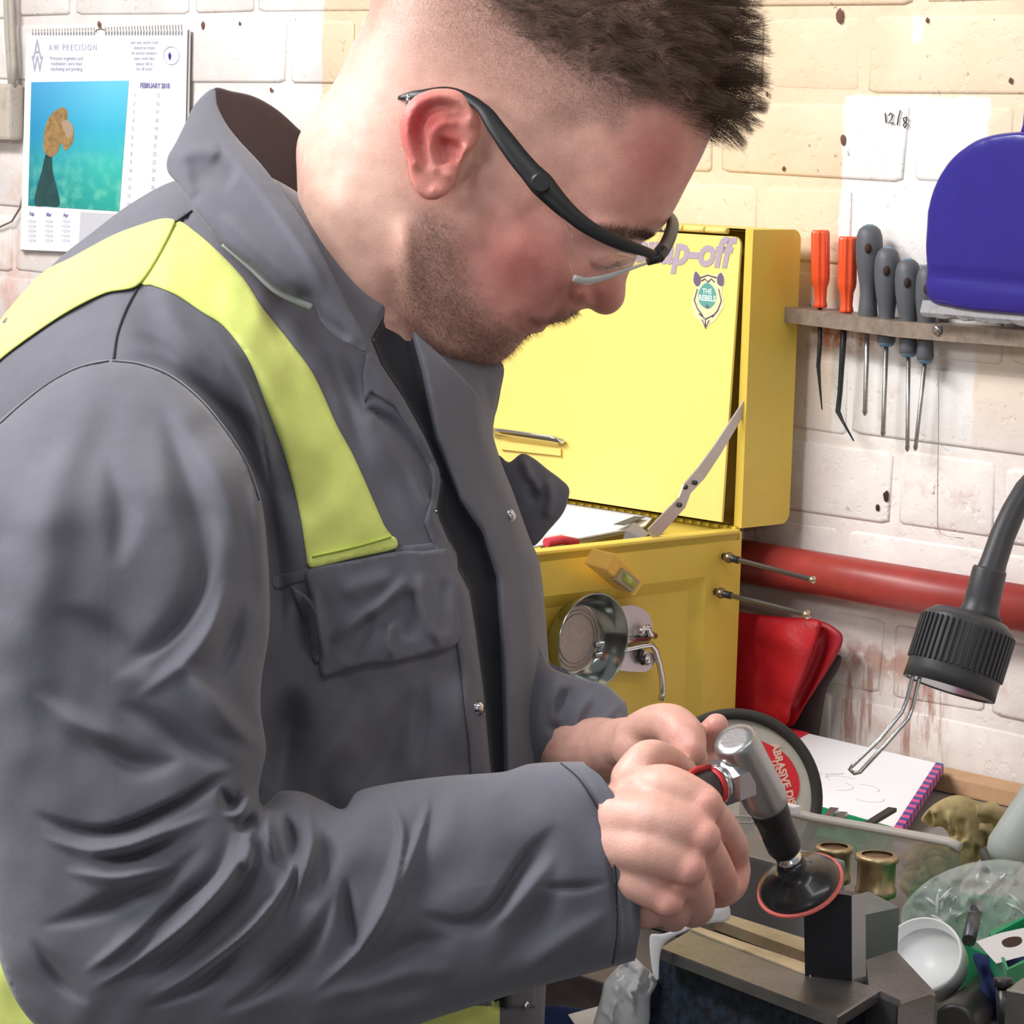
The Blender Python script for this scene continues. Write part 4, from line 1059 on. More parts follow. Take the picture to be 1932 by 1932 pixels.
# round wheel with black tyre
WD = 2.2
wc = P(1388, 1503, WD); wn = (CAM-wc).normalized()*.92+E1*.28+Vector((0, 0, .12)); wn.normalize()
whl = thing('abrasive_wheel', 'round cream disc with a black tyre and red label leaning behind the grinder', 'wheel', wc)
r_o = 167/ppm(WD)
MB().lathe(wc-wn*.010, wc+wn*.002, [(0, r_o*.99), (.1, r_o), (.9, r_o), (1, r_o*.985), (1, r_o*.88), (.3, r_o*.87)], 72, caps=False).build('tyre', mat('tyre_black', lin(52, 50, 48), .55), whl, recalc=False)
MB().lathe(wc-wn*.009, wc-wn*.002, [(0, r_o*.88), (1, r_o*.88)], 72).build('disc', mat('disc_cream', lin(206, 200, 186), .6, var=.15, vscale=30, dirt=.4, dcol=lin(150, 140, 90)), whl)
xw = Vector((0, 0, 1)).cross(wn).normalized(); yw = wn.cross(xw)
def wheel_px(px, py, o=0.0):
    r = ray(px, py); q_ = wc-wn*.002; t = (q_+wn*o-CAM).dot(wn)/r.dot(wn); return CAM+r*t
pr = [tuple(p) for p in crom([(1400, 1395), (1458, 1408), (1490, 1432), (1507, 1468), (1506, 1500), (1488, 1522), (1440, 1524), (1400, 1500)], True, 6)]
MB().prism(pr, lambda a, b_, o: wheel_px(a, b_, o), 0, .0006).build('red_label', mat('label_red', lin(222, 40, 50), .45), whl)
M = plane_M(wheel_px(1480, 1468, .0009), wheel_px(1498, 1521, .0009)-wheel_px(1466, 1412, .0009), wheel_px(1500, 1460)-wheel_px(1480, 1468))
text('ABRASIVE DISC', 'label_lettering', whl, mat('label_cream', lin(240, 200, 180), .5), M, .0080, .0003, 'CENTER', .00005)
M = plane_M(wheel_px(1470, 1468, .0009), wheel_px(1498, 1521, .0009)-wheel_px(1466, 1412, .0009), wheel_px(1500, 1460)-wheel_px(1480, 1468))
text('125 x 3 mm', 'label_lettering', whl, MATS['label_cream'], M, .0060, .0002, 'CENTER', .00005)
# green trays
GRN = mat('green_plastic', lin(22, 142, 92), .4, var=.1, vscale=30)
def tray(name, label, corners, h, wall_t=.0025, m=GRN, group=None, floor_h=.002):
    """corners: world points of the rim (4, horizontal)"""
    c = sum(corners, Vector())/4; t = thing(name, label, 'tray', Vector((c.x, c.y, corners[0].z-h)), group)
    mb = MB(); n = 4; inn = [p+(c-p).normalized()*wall_t*2 for p in corners]; dn = Vector((0, 0, -h)); dn2 = Vector((0, 0, -h+floor_h))
    tp = .93
    lowo = [c+(p-c)*tp+dn for p in corners]; lowi = [c+(p-c)*tp+dn2 for p in inn]
    mb.add(corners+inn+lowi+lowo, [[i, (i+1) % n, n+(i+1) % n, n+i] for i in range(n)]+[[n+i, n+(i+1) % n, 2*n+(i+1) % n, 2*n+i] for i in range(n)]+[[2*n, 2*n+1, 2*n+2, 2*n+3]]
        + [[i, 3*n+i, 3*n+(i+1) % n, (i+1) % n] for i in range(n)]+[[3*n+3, 3*n+2, 3*n+1, 3*n]])
    mb.build('tray_body', m, t); return t
def Bq(px, py, h): return Bp(px, py, h)
tray('parts_tray', 'green plastic parts tray below the notebook', [Bq(1516, 1512, .02), Bq(1692, 1562, .02), Bq(1660, 1606, .02), Bq(1480, 1560, .02)], .0195)
for i, (a, b_, w_) in enumerate((((1552, 1556), (1574, 1528), .007), ((1570, 1560), (1592, 1536), .006))):
    A_ = Bq(*a, .024); B_ = Bq(*b_, .024)
    o = strip([A_, B_], [w_, w_], .004, STEEL, 'steel_strip', None, Vector((0, 0, 1))); props(o, ['short bright steel strip lying in the green tray, left one', 'short bright steel strip lying in the green tray, right one'][i], 'metal strip', 'steel strips in the tray')
o = strip([Bq(1630, 1560, .028), Bq(1684, 1527, .030)], [.006, .007], .003, DSTEEL, 'tool_bit', None, Vector((0, 0, 1))); props(o, 'dark square tool bit laid over the edge of the green tray', 'tool bit')
# clear plastic tray
CLR = mat('clear_plastic', (.9, .9, .88), .12, trans=.9, ior=1.15, alpha=.55)
CLR2 = mat('clear_rim', lin(205, 198, 190), .3, alpha=.8)
ct = thing('clear_tray', 'clear plastic tray with a pale rim in front of the green parts tray', 'tray', Bp(1600, 1690))
rim = [(1395, 1500), (1440, 1522), (1482, 1531), (1540, 1544), (1610, 1556), (1700, 1572), (1790, 1588), (1812, 1598)]
rp_ = [P(x, y, 2.08-.10*(x-1395)/420) for x, y in rim]
MB().tube(rp_, .0035, 10, flat=.8).build('rim', CLR2, ct)
bk = [p+NW*-.10 for p in rp_]
vs = []; 
for p in rp_: vs += [p, p+NW*.001, Vector((p.x, p.y, BENCH+.002))+NW*-.006, Vector((p.x, p.y, BENCH+.002))+NW*-.005]
fs = []
for i in range(len(rp_)-1):
    for k in range(4):
        fs.append([i*4+k, i*4+(k+1) % 4, (i+1)*4+(k+1) % 4, (i+1)*4+k])
MB().add(vs, fs, True).build('tray_wall', CLR, ct)
MB().box((0, 0, 0), (.013, .008, .006), Matrix.Translation(P(1492, 1526, 2.03)) @ RW, .001).build('latch', WHT, ct)
# brass fittings
BRS = mat('brass', lin(212, 190, 150), .36, 1.0, var=.2, vscale=60); BRI = mat('brass_inside', lin(150, 120, 90), .4, .8)
def fitting(px, py0, py1, w, d, label):
    a = P(px, py0, d); b_ = Vector((a.x, a.y, P(px, py1, d).z)); r = w/2/ppm(d)
    t = thing('brass_fitting', label, 'fitting', b_, 'brass fittings in the clear tray')
    MB().lathe(a, b_, [(0, r*.72), (0, r*.9), (.02, r), (.14, r), (.18, r*.90), (.72, r*.88), (.80, r*.95), (.95, r*.95), (1, r*.8)], 36, caps=False).build('body', BRS, t, recalc=False)
    MB().lathe(a-Vector((0, 0, .0015)), a-Vector((0, 0, .004)), [(0, r*.78), (1, r*.7)], 30).build('bore', BRI, t)
fitting(1655, 1612, 1695, 82, 1.98, 'larger brass fitting with a bright rim, right one of the pair behind the sanding disc')
fitting(1574, 1596, 1668, 72, 2.02, 'brass fitting half hidden by the black sanding pad')
for i, (px, py, r) in enumerate(((1400, 1568, 26), (1432, 1556, 20), (1460, 1560, 15))):
    c = P(px, py, 2.05)
    t = thing('glass_jar', ['small clear glass jar left of the black collet', 'small clear glass jar behind the black collet', 'small clear cap just right of the black collet'][i], 'jar', c)
    rr = r/ppm(2.05)
    MB().lathe(c+Vector((0, 0, rr*.9)), c-Vector((0, 0, rr*1.2)), [(0, rr*.8), (.06, rr*.9), (.1, rr), (.9, rr), (1, rr*.8)], 24).build('jar_body', CLR, t)
    MB().tube([c+Vector((math.cos(a)*rr, math.sin(a)*rr, rr*.85)) for a in np.linspace(0, 6.283, 25)[:-1]], .0008, 6, closed=True).build('jar_rim', CLR2, t)
# grey steel case in the middle
GC = mat('case_grey', lin(146, 146, 150), .42, .3, bump=.05, bscale=300, var=.1, vscale=14)
gc_ = thing('steel_case', 'plain grey steel case behind the vice, under the sanding pad', 'case', Bp(1440, 1800))
gtop = P(1440, 1600, 1.98); gz = gtop.z
g1 = Hp(1516, 1640, gz); g0 = g1-E1*.15; 
cx_ = (g0+g1)/2+NW*-.022
MB().box((0, 0, (BENCH+gz)/2-cx_.z), (.15, .045, gz-BENCH-.001), Matrix.Translation(cx_) @ RW, .003).build('main_body', GC, gc_)
# glove / chamois
GL = mat('chamois', lin(192, 172, 122), .9, bump=.6, bscale=90, var=.3, vscale=30, dirt=.7, dcol=lin(96, 82, 58))
glv = thing('work_glove', 'crumpled yellow-brown leather work glove on the bench by the grey tube', 'glove', Bp(1810, 1640))
gd = 2.06
GF1 = [(1738, 1548), (1752, 1526), (1778, 1508), (1806, 1500), (1836, 1508), (1866, 1522), (1888, 1532), (1900, 1556), (1892, 1590), (1874, 1612), (1850, 1620), (1836, 1640), (1816, 1662), (1780, 1674), (1744, 1690), (1710, 1684), (1700, 1660), (1712, 1636), (1736, 1620), (1770, 1612), (1788, 1596), (1790, 1574), (1776, 1560), (1758, 1560)]
fr = random.Random(21); gs = []
for k in range(34):
    x0, y0 = fr.uniform(1705, 1890), fr.uniform(1510, 1680); a = fr.gauss(1.9, .6); l = fr.uniform(22, 60)
    gs.append(([(x0, y0), (x0+l*.5*math.cos(a)+fr.uniform(-9, 9), y0+l*.5*math.sin(a)), (x0+l*math.cos(a), y0+l*math.sin(a))], fr.uniform(4, 8), fr.choice((-1, 1))*fr.uniform(.004, .009)))
g1_ = Relief(GF1, ppm(gd), .75, cap=.018, step=4, strokes=gs)
clean(g1_.mesh(photo_fn(gd), 4).build('palm', GL, glv))
for k, (pts, r) in enumerate(((((1842, 1530), (1872, 1526), (1896, 1546), (1898, 1580), (1880, 1604)), 15), (((1846, 1560), (1868, 1562), (1878, 1582), (1866, 1606)), 10), (((1704, 1640), (1730, 1614), (1768, 1604), (1796, 1618)), 13), (((1700, 1668), (1722, 1690), (1752, 1684)), 11))):
    MB().tube([P(x+fr.uniform(-2, 2), y, gd-.016) for x, y in pts], .006, 14, rs=[r/ppm(gd)*q_ for q_ in np.interp(range(len(pts)), [0, 1, len(pts)-1], [.7, 1.1, .5])]).build('finger', GL, glv)
# grey tube at the right edge
gt = thing('grey_tube', 'pale grey plastic tube with a rounded end leaning at the right edge', 'tube', P(1890, 1600, 2.0))
MB().tube([P(x, y, 1.98) for x, y in ((2010, 1430), (1960, 1510), (1920, 1570), (1898, 1602), (1886, 1618), (1880, 1626))], .012, 28, rs=[.0145, .0145, .0145, .0142, .0110, .005]).build('tube_body', mat('tube_grey', lin(176, 182, 176), .4), gt)
MB().tube([P(x, y, 1.995) for x, y in ((2010, 1470), (1930, 1590), (1895, 1632), (1868, 1628), (1855, 1600))], .010, 20, rs=[.012, .011, .010, .008, .003]).build('dark_sleeve', mat('sleeve_dark', lin(70, 70, 60), .6), gt)
# green bin, bag, rod, white cap, bracket, bolt...
tray('storage_tray', 'green plastic tray under the clear bag at the right', [Bq(1722, 1672, .03), Bq(1960, 1700, .03), Bq(1940, 1830, .03), Bq(1700, 1740, .03)], .0295)
tray('small_bin', 'small green plastic bin with a light rim at the right edge of the clear bag', [Bq(1866, 1758, .055), Bq(1960, 1716, .055), Bq(1990, 1790, .055), Bq(1900, 1830, .055)], .022)
BAG = mat('clear_bag', (.92, .94, .95), .14, trans=.4, ior=1.4, alpha=.42, bump=1., bscale=45, bdet=3, spec=1.)
bag = thing('plastic_bag', 'crinkled clear plastic bag bulging over the green tray', 'bag', P(1820, 1790, 1.95))
fr = random.Random(5)
stb = []
for k in range(46):
    x0, y0 = fr.uniform(1720, 1930), fr.uniform(1640, 1780); a = fr.uniform(0, 3.14); l = fr.uniform(20, 60)
    stb.append(([(x0, y0), (x0+l*.5*math.cos(a)+fr.uniform(-8, 8), y0+l*.5*math.sin(a)), (x0+l*math.cos(a), y0+l*math.sin(a))], fr.uniform(4, 8), fr.uniform(-.012, .012)))
rb = Relief([(1700, 1720), (1718, 1690), (1750, 1662), (1792, 1640), (1840, 1626), (1900, 1622), (1960, 1640), (1980, 1700), (1970, 1800), (1880, 1810), (1800, 1790), (1750, 1770), (1704, 1752)], ppm(1.93), .6, cap=.035, step=6, strokes=stb)
clean(rb.mesh(photo_fn(1.95), 5.5).build('film', BAG, bag))
crs = random.Random(12)  # pale glossy tubes laid on the film as painted highlight streaks
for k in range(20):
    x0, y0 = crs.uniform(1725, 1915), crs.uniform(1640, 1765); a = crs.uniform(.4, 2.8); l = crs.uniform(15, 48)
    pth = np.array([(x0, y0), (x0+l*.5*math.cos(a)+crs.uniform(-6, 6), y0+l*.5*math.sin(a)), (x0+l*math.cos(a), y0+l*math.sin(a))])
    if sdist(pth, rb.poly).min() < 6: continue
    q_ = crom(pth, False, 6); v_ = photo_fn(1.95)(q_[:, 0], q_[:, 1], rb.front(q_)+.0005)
    n_ = len(q_); MB().tube([Vector(p) for p in v_], .0008, 6, rs=[.0003+.0011*math.sin(math.pi*i/(n_-1)) for i in range(n_)]).build('crease_glint', mat('bag_glint', lin(226, 232, 232), .12, alpha=.75, spec=.9), bag)
MB().cyl(P(1828, 1775, 1.90), P(1843, 1708, 1.94), .0045, n=20).build('steel_pin', mat('pin_grey', lin(96, 96, 100), .4, .6), None, label='dark grey steel pin standing inside the clear bag', cat='pin')
cap_ = thing('plastic_dish', 'shallow white plastic dish standing on edge beside the vice', 'dish', P(1745, 1870, 1.86))
cc_ = P(1741, 1806, 1.86); cn = (CAM-cc_).normalized()*.90-E1*.28+Vector((0, 0, .30)); cn.normalize()
R = 78/ppm(1.86)
MB().lathe(cc_-cn*.016, cc_+cn*.004, [(0, R*.3), (0, R*.94), (.05, R), (.9, R), (1, R*.98), (1, R*.93), (.3, R*.92), (.28, R*.001)], 56, caps=False).build('dish_body', mat('cap_white', lin(236, 238, 238), .35), cap_, recalc=False)
BC = mat('blue_cloth', lin(44, 56, 104), .9, bump=.5, bscale=70, var=.3, vscale=30)
bcl = thing('blue_cloth', 'crumpled dark blue cloth in the lower right corner', 'cloth', P(1890, 1900, 1.85))
rb = Relief([(1836, 1800), (1880, 1806), (1935, 1800), (1990, 1810), (1990, 1950), (1900, 1950), (1850, 1940), (1842, 1890), (1850, 1850)], ppm(1.83), .6, cap=.02, step=7, strokes=[([(1850, 1820), (1880, 1880), (1860, 1930)], 9, -.007), ([(1920, 1815), (1900, 1870), (1925, 1920)], 9, .007)])
clean(rb.mesh(photo_fn(1.85), 7).build('folds', BC, bcl))
brk = thing('metal_bracket', 'bright steel bracket plate with a dark oval hole over the blue cloth', 'bracket', P(1890, 1795, 1.80))
pr = [(1842, 1776), (1888, 1760), (1990, 1738), (1990, 1790), (1915, 1808), (1880, 1818), (1874, 1812)]
fnb = lambda a, b_, o: P(a, b_, 1.80-(b_-1790)*.0006-o)
MB().prism(pr, fnb, 0, .0025).build('plate', mat('bracket_bright', lin(206, 208, 214), .35, .3, bump=.1, bscale=200), brk)
MB().prism([tuple(p) for p in crom([(1890, 1776), (1905, 1768), (1925, 1768), (1928, 1778), (1914, 1786), (1896, 1786)], True, 4)], fnb, .0025, .0030).build('hole', DARK, brk)
bolt = thing('socket_bolt', 'dark socket-head bolt standing in the lower right corner', 'bolt', P(1893, 1935, 1.74))
MB().lathe(P(1893, 1845, 1.74), P(1893, 1862, 1.74), [(0, .0052), (.1, .0060), (.9, .0060), (1, .0056)], 24).build('bolt_head', DSTEEL, bolt)
MB().cyl(P(1893, 1862, 1.74), P(1896, 1960, 1.74), .0043, n=20).build('bolt_shank', DSTEEL, bolt)
sb_ = thing('steel_block', 'small machined steel block cut by the right edge at the bottom', 'block', P(1930, 1940, 1.72))
MB().box((0, 0, 0), (.04, .03, .03), Matrix.Translation(P(1972, 1912, 1.73)) @ Matrix.Rotation(-.5, 4, 'Z'), .001).build('block', STEEL, sb_)
db = thing('dark_cylinder', 'dark oily round bar end lying behind the vice jaw at the bottom right', 'bar', P(1820, 1920, 1.80))
MB().ccyl(P(1800, 1935, 1.80), P(1868, 1872, 1.90), .014, .003).build('bar', mat('oily_bar', lin(74, 72, 70), .4, .5), db)
# ------------------------------------------------------------------ vice
VD = P(1450, 1830, 1.71); VZ = VD.z
vice = thing('bench_vice', 'heavy steel bench vice clamping a dark plate at the front of the bench', 'vice', Vector((VD.x, VD.y, BENCH)))
JM = mat('jaw_steel', lin(126, 124, 124), .36, .7, bump=.12, bscale=260, var=.25, vscale=30)
JD = mat('vice_cast', lin(44, 60, 78), .5, .1, bump=.3, bscale=160, var=.45, vscale=160, col2=lin(22, 22, 24))
JGAP = mat('gap_shade_black', lin(24, 22, 22), .6, 0)
WS = mat('soft_jaw', lin(216, 198, 162), .8, bump=.3, bscale=100, var=.25, vscale=40)
def hslab(pts, z, h, m, name, parent, ch=.0015, **kw):
    q_ = [Hp(x, y, z) for x, y in pts]; mb = MB(); n = len(q_)
    c = sum(q_, Vector())/n
    top = [c+(p-c)*(1-ch/max((p-c).length, 1e-4)) for p in q_]; mid = [p-Vector((0, 0, ch)) for p in q_]; lo = [p-Vector((0, 0, h)) for p in q_]
    mb.add(top+mid+lo, [list(range(n))]+[[k*n+i, k*n+(i+1) % n, (k+1)*n+(i+1) % n, (k+1)*n+i] for k in (0, 1) for i in range(n)]+[[2*n+i for i in range(n)][::-1]])
    return mb.build(name, m, parent, **kw)
hslab([(1244, 1788), (1298, 1756), (1662, 1866), (1580, 1918)], VZ, .007, JM, 'jaw', vice, .001)
# lower casting below the front jaw
a = [Hp(1236, 1796, VZ-.012), Hp(1300, 1760, VZ-.012), Hp(1675, 1872, VZ-.012), Hp(1586, 1930, VZ-.012)]
c = sum(a, Vector())/4
lowc = [p+(NW*.002 if i in (0, 3) else Vector()) for i, p in enumerate(a)]
mb = MB(); b2 = [Vector((p.x, p.y, p.z-.10))+(NW*.02 if i in (0, 3) else Vector()) for i, p in enumerate(lowc)]
mb.add([p+Vector((0, 0, .004)) for p in lowc]+b2, [(0, 1, 2, 3), (7, 6, 5, 4), (0, 4, 5, 1), (1, 5, 6, 2), (2, 6, 7, 3), (3, 7, 4, 0)])
o = mb.build('casting', JD, vice); bv = o.modifiers.new('r', 'BEVEL'); bv.width = .006; bv.segments = 3
hslab([(1300, 1752), (1312, 1746), (1524, 1818), (1530, 1836), (1530, 1840)], VZ+.001, .03, WS, 'soft_jaw', vice, .0005)
hslab([(1312, 1746), (1350, 1737), (1524, 1797), (1524, 1818)], VZ-.006, .03, JGAP, 'jaw_gap_shade', vice, .0005)  # black slab paints the shade in the gap between the two strips
hslab([(1348, 1733), (1366, 1722), (1524, 1772), (1524, 1798)], VZ+.001, .03, WS, 'soft_jaw', vice, .0005)
hslab([(1630, 1808), (1690, 1790), (1766, 1868), (1700, 1890), (1634, 1862)], VZ-.001, .055, JM, 'jaw', vice, .003)
hslab([(1692, 1862), (1706, 1850), (1752, 1862), (1770, 1880), (1764, 1960), (1690, 1960)], VZ-.003, .07, DSTEEL, 'jaw_end', vice, .004)
ped = MB(); pc = Vector((Hp(1500, 1840, VZ).x, Hp(1500, 1840, VZ).y, 0))+NW*-.02
ped.lathe(Vector((pc.x, pc.y, BENCH+.001)), Vector((pc.x, pc.y, VZ-.05)), [(0, .08), (.08, .08), (.12, .06), (.6, .045), (1, .055)], 40).build('pedestal', JD, vice)
# workpiece plates held in the vice
wp_ = thing('steel_workpiece', 'dark steel plate clamped upright in the vice under the sanding pad', 'workpiece', Hp(1570, 1850, VZ))
PD = mat('plate_dark', lin(36, 34, 38), .38, .5, bump=.05, bscale=300); PB = mat('plate_bright', lin(178, 180, 184), .28, .9)
fA = [P(1517, 1690, 1.600), P(1606, 1706, 1.592)]; 
tpz = 1680
topL = P(1516, 1676, 1.700); topR = P(1606, 1690, 1.692); botL = P(1519, 1855, 1.700); botR = P(1607, 1866, 1.692); dep = (P(1631, 1686, 1.706)-topR)
mb = MB(); vs = [topL, topR, botR, botL]; vs += [p+dep for p in vs]
mb.add(vs, [(0, 1, 2, 3), (7, 6, 5, 4), (0, 4, 5, 1), (1, 5, 6, 2), (2, 6, 7, 3), (3, 7, 4, 0)]); mb.build('plate', PD, wp_)
mb = MB(); q = [topR+dep*.02, topR+dep, botR+dep, botR+dep*.02]; ex = (topR-topL).normalized()*.0006
mb.add(q+[p+ex for p in q], [(0, 1, 2, 3), (7, 6, 5, 4), (0, 4, 5, 1), (1, 5, 6, 2), (2, 6, 7, 3), (3, 7, 4, 0)]); mb.build('ground_edge', PB, wp_)
gb = thing('grey_block', 'grey-green steel block standing behind the clamped plate', 'block', P(1665, 1830, 1.78))
z1_ = P(1660, 1704, 1.80).z; q = [Hp(1600, 1690, z1_), Hp(1640, 1682, z1_), Hp(1697, 1712, z1_), Hp(1632, 1726, z1_)]
slab(q, .062, mat('block_grey', lin(112, 120, 120), .45, .4, var=.2, vscale=30), 'block_body', gb)
# ------------------------------------------------------------------ white scraps and the bag at the bottom
pb = thing('white_bag', 'crumpled white translucent plastic bag hanging left of the vice', 'bag', P(1180, 1900, 1.75))
fr = random.Random(9); stb = []
for k in range(22):
    x0, y0 = fr.uniform(1120, 1235), fr.uniform(1800, 1930); a = fr.uniform(.8, 2.3); l = fr.uniform(20, 60)
    stb.append(([(x0, y0), (x0+l*.5*math.cos(a)+fr.uniform(-6, 6), y0+l*.5*math.sin(a)), (x0+l*math.cos(a), y0+l*math.sin(a))], fr.uniform(3, 6), fr.uniform(-.007, .008)))
rb = Relief([(1142, 1850), (1190, 1806), (1215, 1822), (1240, 1850), (1228, 1880), (1215, 1950), (1100, 1990), (1118, 1935), (1134, 1880)], ppm(1.75), .7, cap=.025, step=5, strokes=stb)
WB = mat('white_film', lin(222, 224, 226), .25, alpha=.9, bump=.4, bscale=80)
clean(rb.mesh(photo_fn(1.77), 4.5).build('film', WB, pb))
pp = thing('paper_scrap', 'white paper scrap standing between the fist and the vice', 'paper', P(1260, 1800, 1.72))
rb = Relief([(1226, 1766), (1250, 1762), (1300, 1745), (1330, 1712), (1372, 1706), (1375, 1735), (1340, 1742), (1296, 1756), (1250, 1786), (1242, 1850), (1232, 1840)], ppm(1.72), .3, cap=.004, step=6)
clean(rb.mesh(photo_fn(1.735), 6).build('sheet', WHT, pp))
dcl = thing('dark_cloth', 'dark blue cloth scrap at the bottom edge below the cuff', 'cloth', P(1060, 1930, 1.85))
rb = Relief([(1020, 1905), (1080, 1900), (1130, 1915), (1200, 1940), (1200, 2000), (1010, 2000)], ppm(1.85), .5, cap=.01, step=8)
clean(rb.mesh(photo_fn(1.86), 8).build('cloth', BC, dcl))
pp = MB()
slab([P(1072, 1914, 1.83), P(1130, 1898, 1.84), P(1150, 1932, 1.80), P(1090, 1940, 1.80)], .001, WHT, 'paper_corner', None, label='white paper corner at the bottom edge beside the crumpled bag', cat='paper')
# ================================================================== the man
DR = 1.83; pm = ppm(DR)
import time as _t; T0_ = _t.time()
person = thing('person', 'man in grey coverall with yellow shoulder bands bending over the vice with a die grinder', 'person', (P(500, 1500, 1.85).x, 1.85, 0))
# ---------------------------------------------------------------- head and neck (profile to the right)
head_out = [(560, 330), (562, 262), (596, 205), (636, 145), (664, 85), (690, 40), (706, -20), (735, -90), (790, -160), (870, -215), (970, -245), (1080, -240), (1180, -205), (1265, -140), (1320, -60), (1350, 20), (1362, 100), (1356, 180), (1346, 235),
    (1334, 274), (1318, 308), (1294, 354), (1270, 400), (1252, 425), (1234, 440), (1217, 452), (1206, 466), (1202, 482), (1196, 498), (1187, 514), (1181, 532), (1180, 552), (1176, 572), (1162, 588), (1145, 594), (1127, 591), (1112, 582), (1098, 584), (1088, 590), (1074, 600), (1061, 607), (1046, 609), (1036, 612), (1029, 618), (1027, 624), (1018, 628), (1006, 629), (996, 633), (986, 643), (976, 655), (964, 668), (950, 679), (934, 686), (905, 692), (872, 692), (850, 700), (838, 740), (828, 800), (760, 830), (680, 800), (620, 700), (580, 560), (566, 430)]
def cap_head(x, y):
    c = np.full(x.shape, .077)
    # face narrows towards the chin; jaw narrower than the skull, neck narrower than the jaw
    t = np.clip(((x-800)*.45+(y-330)*.9)/330., 0, 1); c = c-.014*t
    nk = np.clip((760-x)/120., 0, 1)*np.clip((y-330)/150., 0, 1); c = c-.006*nk
    return c
st = [
    ([(1105, 470), (1135, 478), (1165, 474)], 32, -.0065),                    # eye socket
    ([(1118, 487), (1138, 490), (1158, 484)], 11, .0035),                     # lid
    ([(1112, 494), (1138, 500), (1160, 492)], 3.5, -.0018),                   # lash line
    ([(1105, 428), (1150, 430), (1195, 446), (1214, 452)], 17, .0045),        # brow
    ([(985, 470), (1035, 500), (1065, 530)], 42, .0055),                      # cheekbone
    ([(1072, 545), (1058, 575), (1040, 600), (1025, 606)], 12, -.0035),       # nasolabial fold
    ([(1090, 548), (1104, 562), (1100, 576)], 13, .0055),                     # wing of the nose
    ([(1078, 532), (1073, 558), (1086, 580)], 5, -.0040),                     # crease behind the wing
    ([(1120, 560), (1124, 574)], 9, -.0022),
    ([(1108, 584), (1118, 583), (1127, 585)], 5, -.004),                      # nostril
    ([(985, 604), (1005, 612), (1030, 617)], 4.5, -.0030, 'r', .15),          # mouth line
    ([(1000, 603), (1025, 606), (1050, 604)], 7, .0020),                      # upper lip
    ([(985, 622), (1006, 623), (1022, 621)], 7, .0018),
    ([(965, 638), (985, 640)], 9, -.0018),
    ([(975, 600), (978, 616)], 7, -.0022),
    ([(760, 400), (765, 480), (775, 560), (800, 620), (850, 662), (920, 680)], 20, .0050, 'r', .2),   # jaw line
    ([(738, 500), (742, 570), (765, 630), (815, 690)], 24, -.0065, 'r', .45),                           # under the jaw
    ([(905, 300), (960, 330), (1010, 400)], 40, .0020),
    ([(1085, 250), (1100, 320)], 60, -.0030),                                  # temple
    ([(900, 500), (940, 560)], 55, -.0040),                                    # hollow cheek
    ([(600, 330), (650, 470), (700, 600)], 40, .004, 'r', .3),                 # neck muscle
    ([(880, 240), (888, 300), (880, 345), (868, 370)], 14, -.0045),            # in front of the ear
]
HR = Relief(head_out, pm, 1.02, cap=cap_head, strokes=st, step=7, gres=4.5)
fnH = photo_fn(DR)
hm_ = HR.mesh(fnH, 5.5)
# ---------------------------------------------------------------- ear
ear_out = [(768, 300), (756, 270), (752, 235), (762, 205), (782, 182), (812, 169), (848, 167), (878, 178), (899, 200), (908, 232), (902, 262), (888, 282), (874, 300), (864, 322), (858, 344), (846, 364), (824, 377), (802, 376), (786, 362), (774, 335)]
est = [
    ([(880, 245), (889, 222), (876, 196), (846, 182), (812, 184), (784, 203), (770, 240), (776, 285), (790, 325)], 9.5, .0036, 'r', .08),     # helix
    ([(862, 208), (830, 201), (803, 216), (792, 248), (798, 290), (806, 322)], 7, -.0036, 'r', .12),          # scapha groove
    ([(868, 232), (838, 232), (818, 250), (812, 280), (818, 312), (828, 330)], 6.5, .0022, 'r', .12),                           # antihelix
    ([(872, 226), (854, 222), (842, 230)], 6, -.0020),
    ([(845, 262), (838, 285), (846, 308)], 18, -.0080, 'r', .1),                                                 # concha
    ([(862, 282), (860, 300)], 8, -.0060),
    ([(884, 268), (876, 290), (868, 306)], 7, .0035),                                                             # tragus
    ([(842, 328), (856, 334)], 7, .0022),
    ([(812, 352), (828, 362), (840, 352)], 13, .0022),                                                            # lobe
]
ER = Relief(ear_out, ppm(1.745), .55, cap=.0048, base=lambda x, y: .0085*np.clip((905-x)/150., 0, 1), strokes=est, step=4, gres=1.6)
em = ER.mesh(photo_fn(1.756), 2.6)
# root of the ear
def np_mesh_join(lst):
    mb = MB()
    for m in lst:
        b = len(mb.v); mb.v += m.v; mb.f += [[i+b for i in f] for f in m.f]; mb.sm += m.sm
    return mb
extra = MB()
extra.tube([P(878, 200, 1.768), P(866, 240, 1.768), P(858, 300, 1.768), P(842, 345, 1.768)], .006, 12, rs=[.010, .016, .015, .008])
# ---------------------------------------------------------------- torso core, arms, legs (inside the coverall)
core = MB()
core.tube([P(690, 560, 1.83), P(640, 700, 1.84), P(560, 880, 1.86), P(480, 1150, 1.88), P(420, 1500, 1.88), P(400, 1850, 1.88), P(395, 2150, 1.88)], .1, 28, rs=[.055, .055, .055, .05, .05, .05, .05], flat=1.0, upv=(1, 0, 0))
core.tube([P(480, 860, 1.90), P(330, 980, 1.76), P(270, 1200, 1.67), P(190, 1650, 1.632)], .05, 18, rs=[.03, .034, .038, .036])
core.tube([P(190, 1650, 1.632), P(500, 1700, 1.628), P(900, 1650, 1.626), P(1080, 1610, 1.618), P(1140, 1600, 1.612)], .05, 18, rs=[.036, .036, .031, .028, .028])
core.tube([P(600, 800, 1.90), P(690, 860, 1.98), P(730, 1000, 2.0), P(775, 1295, 1.99)], .05, 20, rs=[.03, .04, .04, .036])
